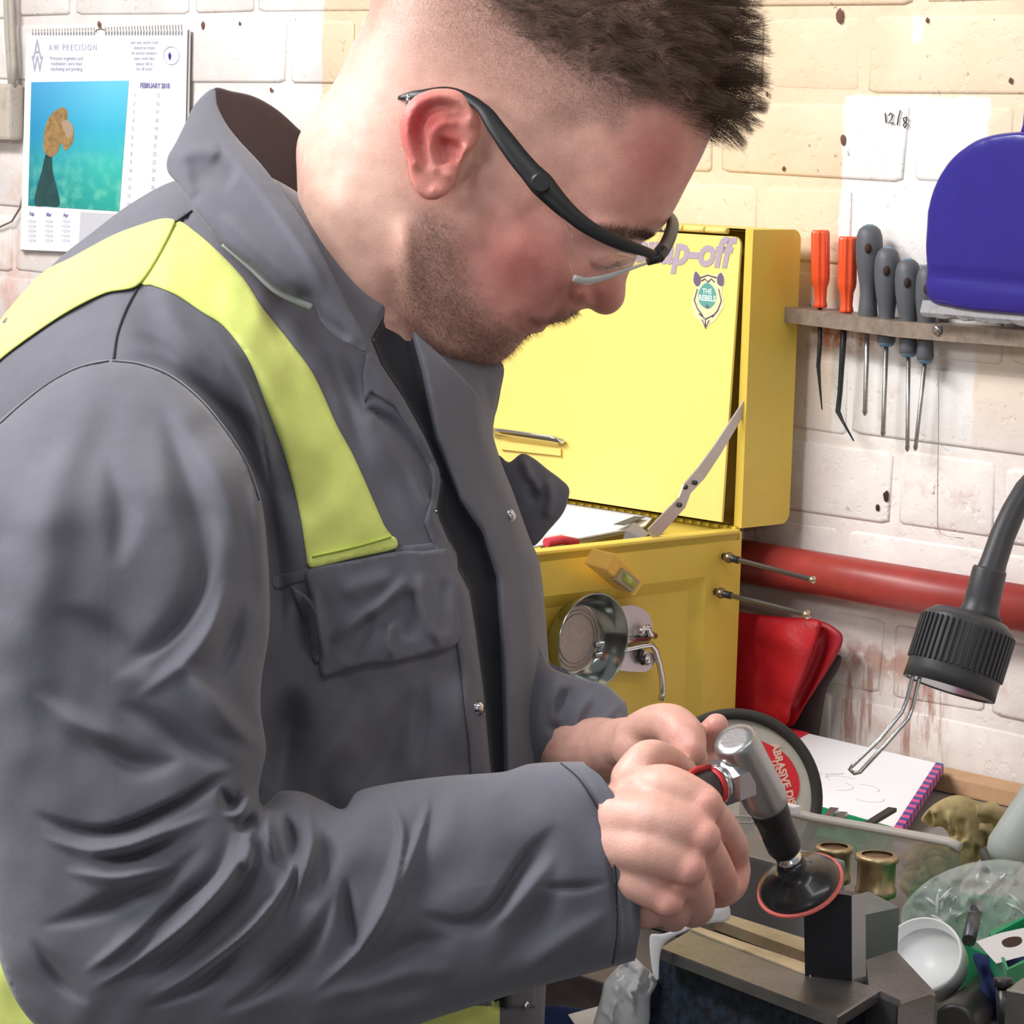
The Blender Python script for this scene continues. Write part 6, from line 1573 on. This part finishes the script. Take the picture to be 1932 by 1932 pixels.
# yoke seam strip and pocket flap
tpatch([(516, 1088), (550, 1080), (583, 1072), (586, 1092), (552, 1102), (520, 1112)], GREY, 'yoke_seam', .0018, 6)
tpatch([(744, 1034), (800, 1026), (848, 1022), (853, 1042), (800, 1048), (756, 1058)], GREY, 'yoke_seam', .0018, 6)
PF = [(580, 1076), (668, 1056), (750, 1040), (800, 1040), (856, 1036), (864, 1090), (867, 1150), (864, 1210), (846, 1224), (800, 1236), (760, 1246), (740, 1250), (690, 1254), (640, 1268), (608, 1276), (600, 1230), (592, 1180), (584, 1120)]
fl_st = Relief(PF, pT, .1, strokes=[([(770, 1090), (720, 1140), (660, 1180), (620, 1215)], 10, .0075), ([(790, 1080), (800, 1140), (815, 1190), (835, 1225)], 9, .005), ([(700, 1150), (680, 1200), (650, 1250)], 16, -.004), ([(770, 1110), (778, 1160), (770, 1210)], 14, -.004), ([(640, 1120), (700, 1100), (750, 1090)], 18, .003), ([(740, 1170), (735, 1210), (742, 1244)], 8, .004), ([(840, 1090), (838, 1150), (842, 1200)], 10, -.002)], step=8)
patch(PF, surfT, fnT, .0040, 6.5, .001, rel=fl_st.relief).build('pocket_flap', GREY, coverall)
LP = [(548, 1106), (562, 1112), (584, 1128), (600, 1150), (606, 1200), (602, 1250), (590, 1244), (582, 1190), (566, 1150)]
tpatch(LP, GREY, 'pocket_pleat', .0045, 6, .001)
# near front edge (facing turned out) and far placket
EDGE = [(690, 668), (700, 664), (722, 692), (762, 752), (800, 821), (828, 884), (832, 906), (824, 958), (828, 978), (851, 1031), (863, 1073), (885, 1115), (897, 1188), (905, 1250), (912, 1300), (921, 1400), (929, 1480), (929, 1900), (890, 1900), (890, 1480), (884, 1400), (872, 1290), (858, 1190), (846, 1110), (826, 1050), (800, 985), (811, 950), (816, 905), (808, 882), (782, 824), (744, 766), (700, 740), (688, 760), (684, 710)]
tpatch(EDGE, GREY, 'placket', .0028, 7, .0004, corner=True, step=8)
FARP = [(770, 604), (800, 640), (850, 690), (900, 740), (925, 800), (945, 890), (962, 935), (990, 1015), (1008, 1064), (1018, 1173), (1025, 1300), (1026, 1450), (1020, 1700), (1010, 1900), (956, 1900), (956, 1500), (952, 1300), (948, 1211), (940, 1089), (913, 1004), (871, 943), (825, 828), (799, 700)]
tpatch(FARP, GREY, 'placket', .0030, 8, .0006, corner=True)
SN = mat('snap_chrome', lin(206, 206, 208), .14, 1.)
def snap(x, y, r, surf=surfT, fn=fnT, parent=None, ring=False, tilt=(0, 0)):
    w_ = surf(np.array([[x, y]], float))[0]; c = Vector(fn(np.array([x]), np.array([y]), np.array([w_+.0034]))[0])
    nn = (CAM-c).normalized(); nn = (nn+R0*tilt[0]+Vector((0, 0, tilt[1]))).normalized(); rr = r/ppm(1.75)
    prof = [(0, rr), (.3, rr), (.45, rr*.8), (.4, rr*.55), (.75, rr*.5), (1, rr*.3)] if ring else [(0, rr), (.25, rr), (.6, rr*.82), (.9, rr*.5), (1.0, rr*.15)]
    MB().lathe(c-nn*.001, c+nn*.0028, prof, 24).build('snap_button', SN, parent or coverall)
snap(903, 1336, 14, tilt=(.7, 0)); snap(962, 974, 13, ring=True, tilt=(.5, 0)); snap(1012, 1328, 16, tilt=(.3, 0)); snap(822, 964, 5); snap(992, 1896, 8)
# ------------------------------------------------------------- collar
def c_base(x, y):
    t = np.clip((y-170)/480., 0, 1); side = .030+.115*np.sin(np.clip(t*1.25, 0, 1)*1.57); return side
near_c = [(405, 168), (385, 178), (364, 203), (346, 240), (330, 272), (316, 298), (317, 325), (340, 352), (366, 394), (398, 436), (430, 468), (472, 502), (522, 546), (592, 575), (606, 606), (640, 640), (690, 664), (686, 632), (657, 580), (622, 508), (581, 430), (531, 360), (492, 309), (452, 266), (426, 232), (410, 198)]
CRl = Relief(near_c, pT, .55, cap=.016, base=c_base, step=6, organic=4., und=.0006, strokes=[([(360, 345), (410, 325), (460, 335)], 26, -.005), ([(330, 300), (370, 285), (420, 290)], 16, .005), ([(420, 400), (500, 480), (580, 560)], 16, .004), ([(395, 215), (420, 262), (470, 320), (540, 420), (620, 560)], 9, .0035), ([(360, 380), (385, 360)], 8, -.002), ([(560, 540), (600, 590), (660, 640)], 10, -.003)])
clean(CRl.mesh(fnT, 6).build('collar', GREY, coverall))
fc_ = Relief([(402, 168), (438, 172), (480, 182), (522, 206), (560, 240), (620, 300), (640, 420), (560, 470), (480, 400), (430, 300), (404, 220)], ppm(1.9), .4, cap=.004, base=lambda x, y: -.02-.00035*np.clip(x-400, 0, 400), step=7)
clean(fc_.mesh(fnT, 8).build('collar_inner', GREY_SHADED, coverall))  # same cloth as the coverall, darkened to paint the shade inside the collar
cs_ = MB(); q_ = crom([(420, 462), (472, 505), (522, 549), (590, 579)], False, 8)
cs_.tube([Vector(p) for p in fnT(q_[:, 0], q_[:, 1], c_base(q_[:, 0], q_[:, 1])-.001)], .0022, 8, rs=list(np.interp(range(len(q_)), [0, len(q_)-1], [.001, .0026]))).build('collar_edge', mat('collar_edge_pale', lin(150, 156, 150), .8), coverall)
# far lapel flap and far shoulder
ff = Relief([(940, 860), (960, 872), (984, 856), (1006, 864), (1034, 886), (1058, 904), (1074, 922), (1070, 950), (1060, 972), (1036, 1000), (1008, 1030), (990, 1020), (960, 960), (944, 910)], pT, .6, cap=.02, base=lambda x, y: -.05+0*x, step=6, strokes=[([(985, 862), (1000, 900), (1020, 930)], 8, .006), ([(1030, 900), (1040, 940), (1030, 980)], 9, .005), ([(1000, 900), (1010, 950)], 8, -.005)])
clean(ff.mesh(fnT, 6).build('lapel', GREY, coverall))
fs_out = [(930, 1480), (900, 1300), (920, 1120), (990, 1140), (1036, 1253), (1086, 1277), (1143, 1292), (1175, 1320), (1200, 1345), (1250, 1380), (1240, 1440), (1180, 1460), (1096, 1442), (1000, 1470)]
FS = Relief(fs_out, ppm(1.8), .9, cap=.05, organic=4., und=.001, base=lambda x, y: .045*np.clip((x-930)/220., 0, 1.1), step=7, gres=4, strokes=[([(1090, 1290), (1060, 1330), (1050, 1400)], 12, -.005), ([(1120, 1300), (1090, 1350), (1080, 1410)], 10, .005), ([(1060, 1270), (1050, 1320), (1052, 1380)], 10, .005), ([(1160, 1330), (1120, 1375), (1098, 1430)], 6, .002, 'r', 0)])
mp = cut_poly(FS.poly, [(1172, 1290), (1184, 1352), (1150, 1364), (1118, 1384), (1103, 1417), (1094, 1460)])
o = clean(FS.mesh(photo_fn(1.82), 6, mpoly=mp).build('sleeve', GREY, coverall)); md = o.modifiers.new('cloth', 'SOLIDIFY'); md.thickness = .003; md.offset = -1
# ------------------------------------------------------------- near sleeve
sl_out = [(210, 678), (262, 683), (320, 704), (380, 752), (430, 812), (468, 872), (492, 940), (502, 1010), (508, 1100), (508, 1190), (494, 1280), (492, 1340), (502, 1412), (493, 1462), (488, 1496), (497, 1520), (526, 1494), (555, 1492), (578, 1496), (612, 1512), (648, 1526), (674, 1494), (725, 1480), (790, 1470), (854, 1463), (950, 1456), (995, 1442), (1040, 1438), (1091, 1437), (1170, 1440), (1280, 1460), (1330, 1600), (1300, 1790), (1200, 1812), (1117, 1835), (1001, 1866), (835, 1917), (770, 1940), (640, 1982), (400, 2025), (180, 2010), (64, 1932), (10, 1845), (-25, 1700), (-60, 1500), (-105, 1250), (-115, 1000), (-60, 850), (0, 792), (60, 742), (130, 698), (175, 681)]
def z8(p): return [(x*.6418, 1300+y*.6418) for x, y in p]
sst = [
    # long folds running from the crook of the elbow
    (z8([(90, 370), (300, 410), (500, 350), (640, 270), (740, 240)]), 17, -.015, 'l', .2),
    (z8([(110, 440), (300, 480), (500, 430), (640, 380)]), 14, .009, 'r', .25),
    (z8([(270, 500), (400, 500), (540, 440)]), 15, -.013, 'm', .25),
    (z8([(180, 540), (340, 560), (480, 530), (560, 500)]), 12, .008, 'r', .3),
    (z8([(110, 690), (300, 640), (480, 560), (620, 450)]), 16, -.009, 'r', .3),
    (z8([(760, 330), (720, 470), (560, 660), (380, 800), (250, 890)]), 15, .016, 'r', .15),
    (z8([(700, 400), (640, 520), (500, 640), (300, 800)]), 14, -.010, 'l', .25),
    (z8([(780, 420), (700, 600), (560, 740), (400, 870)]), 13, -.013, 'r', .2),
    (z8([(880, 420), (830, 580), (720, 720), (560, 840), (430, 920)]), 13, .014, 'r', .15),
    (z8([(845, 340), (862, 440), (850, 540)]), 11, -.010, 'r', .5),
    (z8([(800, 330), (790, 420), (800, 520)]), 9, .008, 'r', .3),
    (z8([(905, 330), (905, 460), (880, 580), (845, 690)]), 12, .008, 'r', .2),
    (z8([(990, 610), (920, 740), (780, 870), (640, 950)]), 16, -.012, 'r', .25),
    (z8([(940, 400), (960, 500), (940, 600)]), 14, -.006, 'r', .3),
    (z8([(1020, 560), (1030, 680), (1045, 780)]), 14, -.008, 'r', .45),
    (z8([(1110, 310), (1180, 440), (1160, 580), (1050, 760), (900, 900)]), 13, .012, 'r', .15),
    
    (z8([(1240, 290), (1250, 360), (1210, 520), (1170, 620), (1080, 750)]), 12, .008, 'r', .2),
    
    (z8([(1660, 390), (1560, 480), (1440, 640), (1330, 680), (1210, 640)]), 22, -.010, 'm', .25),
    (z8([(1640, 480), (1500, 640), (1400, 700)]), 22, .005, 'r', .3),
    (z8([(1560, 580), (1700, 575), (1800, 560)]), 8, -.004, 'r', .3),
    (z8([(1450, 820), (1560, 680), (1640, 560)]), 26, -.006, 'r', .3), (z8([(1500, 860), (1640, 740), (1800, 640)]), 26, .005, 'r', .3),
    (z8([(1000, 880), (1200, 760), (1340, 740)]), 26, -.006, 'r', .3), (z8([(900, 930), (1100, 860), (1350, 830)]), 26, .005, 'r', .3),
    (z8([(650, 290), (690, 350), (720, 300)]), 12, -.010, 'r', .3),
    (z8([(660, 380), (720, 370), (755, 300)]), 9, .009, 'r', .3),
    (z8([(700, 420), (735, 400), (765, 360)]), 9, -.010, 'r', .3), (z8([(690, 540), (720, 520), (740, 440)]), 10, .009, 'r', .3),
    (z8([(90, 720), (170, 850), (260, 930)]), 14, -.006, 'r', .3),
    (z8([(230, 830), (400, 700), (560, 560)]), 13, .008, 'r', .3), (z8([(420, 960), (600, 860), (760, 700)]), 12, -.006, 'r', .3),
    # upper arm
    ([(260, 700), (360, 800), (430, 920), (455, 1050)], 30, .006), ([(300, 760), (350, 880), (380, 1040), (370, 1150)], 32, -.009), ([(390, 1000), (370, 1120), (300, 1220), (200, 1280)], 26, -.007, 'l'),
    ([(140, 780), (100, 950), (80, 1150), (100, 1350)], 60, .008), ([(420, 1080), (400, 1180), (350, 1260), (260, 1330)], 22, .007), ([(330, 1260), (400, 1330), (470, 1400), (495, 1430)], 22, .009), ([(230, 1330), (330, 1380), (420, 1440), (470, 1460)], 20, -.008),
    ([(100, 1160), (200, 1200), (280, 1290)], 30, -.006), ([(60, 1300), (150, 1370), (260, 1400)], 26, .006), ([(180, 1400), (260, 1440), (350, 1430)], 20, -.006),
    ([(460, 1130), (440, 1230), (400, 1310)], 18, -.007, 'r'), ([(200, 860), (230, 960), (220, 1080)], 30, -.006), ([(40, 1000), (30, 1200), (60, 1400)], 60, .006),
    ([(480, 900), (490, 1000), (490, 1150)], 14, .005),
    # hem of the cuff
    ([(1060, 1437), (1095, 1470), (1137, 1548), (1158, 1635), (1162, 1750), (1150, 1830)], 5, -.0022, 'r', 0), ([(1095, 1442), (1130, 1475), (1170, 1545), (1192, 1635), (1195, 1810)], 9, .0016, 'r', 0),
]
def s_base(x, y):
    up = np.clip((1000-y)/320., 0, 1); cu = np.clip((x-600)/600., 0, 1); return -.050*up*up*(3-2*up)+.0*cu
NS_ = Relief(sl_out, ppm(1.60), .86, cap=lambda x, y: .078-.014*np.clip((x-500)/600., 0, 1), base=s_base, strokes=[(k[0], k[1]*(.95 if len(k) < 5 or k[4] > 0 else 1), k[2]*1.3, k[3] if len(k) > 3 else 'r', 0 if len(k) > 4 and k[4] == 0 else .48) for k in sst], organic=7., und=.0014, seed=5, step=8, gres=8)
mp = cut_poly(NS_.poly, [(1088, 1400), (1101, 1438), (1136, 1467), (1181, 1544), (1204, 1634), (1208, 1749), (1200, 1800), (1190, 1880)])
fnS = photo_fn(1.615)
o = clean(NS_.mesh(fnS, 6, mpoly=mp).build('sleeve', GREY, coverall)); md = o.modifiers.new('cloth', 'SOLIDIFY'); md.thickness = .003; md.offset = -1
lg = MB()
for sgn, x0 in ((-1, 1.76), (1, 1.98)):
    hx = P(420, 2150, 1.87); hipz = hx.z
    top = Vector((hx.x, x0, hipz+.02)); kn = Vector((hx.x+.04, x0+sgn*.02, .50)); an = Vector((hx.x-.01, x0+sgn*.03, .10))
    MB().tube([top, top.lerp(kn, .5), kn, kn.lerp(an, .5), an, an-Vector((0, 0, .03))], .08, 24, rs=[.105, .10, .085, .075, .075, .080]).build('trouser_leg', GREY, coverall)
    b_ = MB(); b_.tube([an+Vector((-.06, 0, -.06)), an+Vector((.0, 0, -.05)), an+Vector((.09, 0, -.06)), an+Vector((.17, 0, -.068))], .05, 20, rs=[.040, .050, .045, .030], flat=.95)
    b_.box((an.x+.06, an.y, .010), (.27, .10, .020), None, .006)
    b_.build('boot', mat('boot_black', lin(36, 34, 34), .5), person)
# ================================================================== safety glasses
GF = mat('frame_black', lin(26, 27, 30), .42); 
gl = thing('safety_glasses', 'black-framed clear safety glasses worn low over the nose', 'glasses', P(1020, 345, 1.73))
fr_ = [(752, 184, 1.768), (790, 178, 1.760), (850, 172, 1.756), (905, 200, 1.748), (940, 246, 1.742), (980, 300, 1.738), (1020, 345, 1.736), (1060, 388, 1.736), (1100, 422, 1.738), (1140, 446, 1.742), (1180, 463, 1.748), (1215, 474, 1.756), (1240, 484, 1.764)]
cr = crom(fr_, False, 10)
wd = np.interp(cr[:, 0], [752, 775, 850, 905, 925, 960, 1000, 1022, 1045, 1080, 1130, 1180, 1215, 1240], [5, 11, 10, 12, 17, 21, 23, 27, 23, 18, 15, 14, 11, 10])
MB().tube([P(*p) for p in cr], .004, 14, rs=[w_/ppm(1.74)*.92 for w_ in wd], flat=.45, upv=Vector(A_U)*.75+Vector(A_R)*.65).build('temple_arm', GF, gl)
MB().lathe(P(1020, 345, 1.731), P(1020, 345, 1.724), [(0, .0065), (.6, .0065), (1, .005)], 24).build('hinge_cap', GF, gl)
fb_ = [(1240, 484, 1.764), (1252, 470, 1.785), (1264, 445, 1.81), (1270, 420, 1.84), (1264, 408, 1.87), (1252, 408, 1.89), (1235, 425, 1.905)]
MB().tube([P(*p) for p in crom(fb_, False, 8)], .003, 12, rs=None, flat=1.5).build('browbar', GF, gl)
MB().tube([P(1222, 492, 1.762), P(1240, 488, 1.764), P(1252, 470, 1.77)], .003, 10).build('frame_corner', GF, gl)
MB().tube([P(*p) for p in ((1235, 425, 1.905), (1190, 400, 1.915), (1120, 360, 1.918), (1010, 300, 1.920), (900, 200, 1.915), (860, 190, 1.91))], .0035, 12).build('temple_arm', GF, gl)
MB().ball(P(771, 192, 1.763), .003, 14, 10, sc=(.7, .7, 1.6)).build('arm_end_stud', SN, gl)
LENS = mat('lens_clear', (.93, .95, .96), .03, trans=.95, ior=1.3, alpha=.20, spec=.8)
def lens(pts, name):      # curved sheet: list of (upper point, lower point)
    mb = MB(); vs = []; k = 7
    for (a, b_) in pts:
        A_ = P(*a); B_ = P(*b_)
        for j in range(k):
            t = j/(k-1); vs.append(A_.lerp(B_, t)-Fv*.006*math.sin(t*math.pi))
    fs = [[i*k+j, i*k+j+1, (i+1)*k+j+1, (i+1)*k+j] for i in range(len(pts)-1) for j in range(k-1)]
    mb.add(vs, fs, True); o = mb.build(name, LENS, gl); s_ = o.modifiers.new('s', 'SOLIDIFY'); s_.thickness = .0018; return o
pl_ = [((1052, 385, 1.737), (1056, 396, 1.738)), ((1062, 398, 1.737), (1064, 440, 1.742)), ((1080, 412, 1.737), (1074, 500, 1.743)), ((1095, 424, 1.738), (1082, 524, 1.745)), ((1120, 440, 1.740), (1105, 530, 1.747)), ((1150, 454, 1.744), (1140, 524, 1.752)), ((1185, 468, 1.749), (1175, 512, 1.757)), ((1215, 478, 1.757), (1210, 500, 1.762)), ((1238, 486, 1.764), (1234, 492, 1.766))]
lens(pl_, 'lens')
lr = crom([b_ for a, b_ in pl_[3:]], False, 8)
MB().tube([P(*p) for p in lr], .0013, 8, rs=list(np.interp(range(len(lr)), [0, len(lr)*.25, len(lr)*.5, len(lr)-1], [.0022, .0021, .0014, .0008]))).build('lens_rim', mat('lens_rim_clear', lin(190, 206, 206), .08, trans=.5, alpha=.75, spec=.9), gl)
lens([((1240, 484, 1.768), (1236, 494, 1.768)), ((1262, 440, 1.82), (1248, 470, 1.82)), ((1268, 414, 1.86), (1250, 470, 1.86)), ((1250, 408, 1.895), (1225, 480, 1.895))], 'lens')
# ================================================================== angle die grinder
gr_ = thing('die_grinder', 'cast metal angle die grinder held in both hands, with a black sanding pad', 'grinder', P(1400, 1450, 1.643))
A0 = P(1385, 1394, 1.630); A1 = P(1450, 1520, 1.660); ax = (A1-A0).normalized(); L0 = (A1-A0).length; pg = ppm(1.65)
R0_ = 43/pg
MB().lathe(A0-ax*.0005, A1, [(0, R0_*.55), (.0, R0_*.86), (.03, R0_*.95), (.09, R0_), (.86, R0_), (.95, R0_*.97), (1, R0_*.86)], 48).build('head_housing', ALU, gr_)
C1 = P(1482, 1604, 1.682)
MB().lathe(A1-ax*.004, C1, [(0, 36/pg), (.06, 37/pg), (.3, 36/pg), (.32, 34.5/pg), (.65, 33/pg), (.67, 34/pg), (.92, 33/pg), (1, 29/pg)], 40).build('black_collet', mat('collet_black', lin(30, 30, 32), .42), gr_)
D0 = C1; D1 = P(1489, 1622, 1.686); dx = (P(1507, 1664, 1.696)-C1).normalized()
MB().lathe(C1-dx*.001, C1+dx*.009, [(0, .0062), (.3, .0072), (.35, .0052), (.6, .0052), (.62, .0075), (.95, .0072), (1, .006)], 24).build('spindle_nut', CHR, gr_)
hub0 = C1+dx*.0085; cen = P(1505, 1656, 1.696); Lp = (cen-hub0).length
RP = 80/ppm(1.705)
pad = MB().lathe(hub0, hub0+dx*(Lp+.004), [(0, .0070), (.12, .0088), (.30, .0092), (.42, .0100), (.55, .0135), (.70, RP*.78), (.82, RP*.92), (.93, RP*.985), (1, RP*.97)], 56)
pad.build('backing_pad', mat('pad_rubber', lin(34, 34, 36), .28, coat=.3), gr_)
MB().lathe(hub0+dx*(Lp+.0035), hub0+dx*(Lp+.0058), [(0, RP*1.04), (.5, RP*1.06), (1, RP*1.04)], 56).build('sanding_disc', mat('sandpaper_pink', lin(234, 124, 112), .8, bump=.5, bscale=900), gr_)
# neck, hex nut, handle going into the fist
n0 = P(1425, 1452, 1.650); n1 = P(1300, 1500, 1.620); nx = (n1-n0).normalized()
MB().lathe(n0, n0+nx*.020, [(0, 26/pg), (.6, 27/pg), (1, 30/pg)], 32).build('head_neck', ALU, gr_)
def on(t): return n0+nx*t
MB().lathe(on(.0105), on(.0265), [(0, 34/pg), (.10, 51/pg), (.86, 51/pg), (1, 38/pg)], 6, smooth=False).build('hex_nut', mat('nut_steel', lin(186, 186, 192), .28, .9), gr_)
MB().lathe(on(.0262), on(.031), [(0, 36/pg), (.5, 37/pg), (1, 35/pg)], 40).build('collar_ring', CHR, gr_)
MB().lathe(on(.031), on(.0345), [(0, 36/pg), (.8, 36/pg), (1, 33/pg)], 40).build('red_ring', mat('ring_red', lin(190, 50, 52), .4), gr_)
MB().lathe(on(.0345), on(.062), [(0, 34/pg), (.1, 36/pg), (.9, 33/pg), (1, 24/pg)], 40).build('handle_body', mat('handle_dark', lin(52, 46, 48), .45), gr_)
MB().tube([on(.036)+Uv*.0105, on(.046)+Uv*.012, on(.056)+Uv*.010], .002, 10, flat=1.8).build('lever', mat('ring_red', (0, 0, 0)), gr_)


# stitch row round the cuff
q_ = crom([(1058, 1440), (1094, 1472), (1138, 1548), (1160, 1636), (1164, 1750), (1156, 1818)], False, 8)
MB().tube([Vector(p) for p in fnS(q_[:, 0], q_[:, 1], NS_.front(q_)+.0002)], .0005, 6).build('cuff_seam', SEAM, coverall)
for ln in ([(212, 682), (262, 688), (320, 710), (378, 756), (427, 816), (464, 876), (488, 944)], [(205, 682), (150, 694), (95, 722), (40, 764), (0, 800)]):
    q_ = crom(ln, False, 9); MB().tube([Vector(p) for p in fnS(q_[:, 0], q_[:, 1], NS_.front(q_)+.0001)], .0007, 6).build('sleeve_seam', SEAM, coverall)

us = MB(); us.tube([P(690, 800, 1.96), P(700, 860, 1.985), P(730, 1000, 2.0), P(768, 1180, 2.0), P(790, 1295, 1.99), P(860, 1355, 1.94), P(950, 1385, 1.88), P(1010, 1390, 1.85)], .06, 28, rs=[.045, .062, .066, .064, .062, .060, .054, .048])
us.build('sleeve', GREY, coverall)
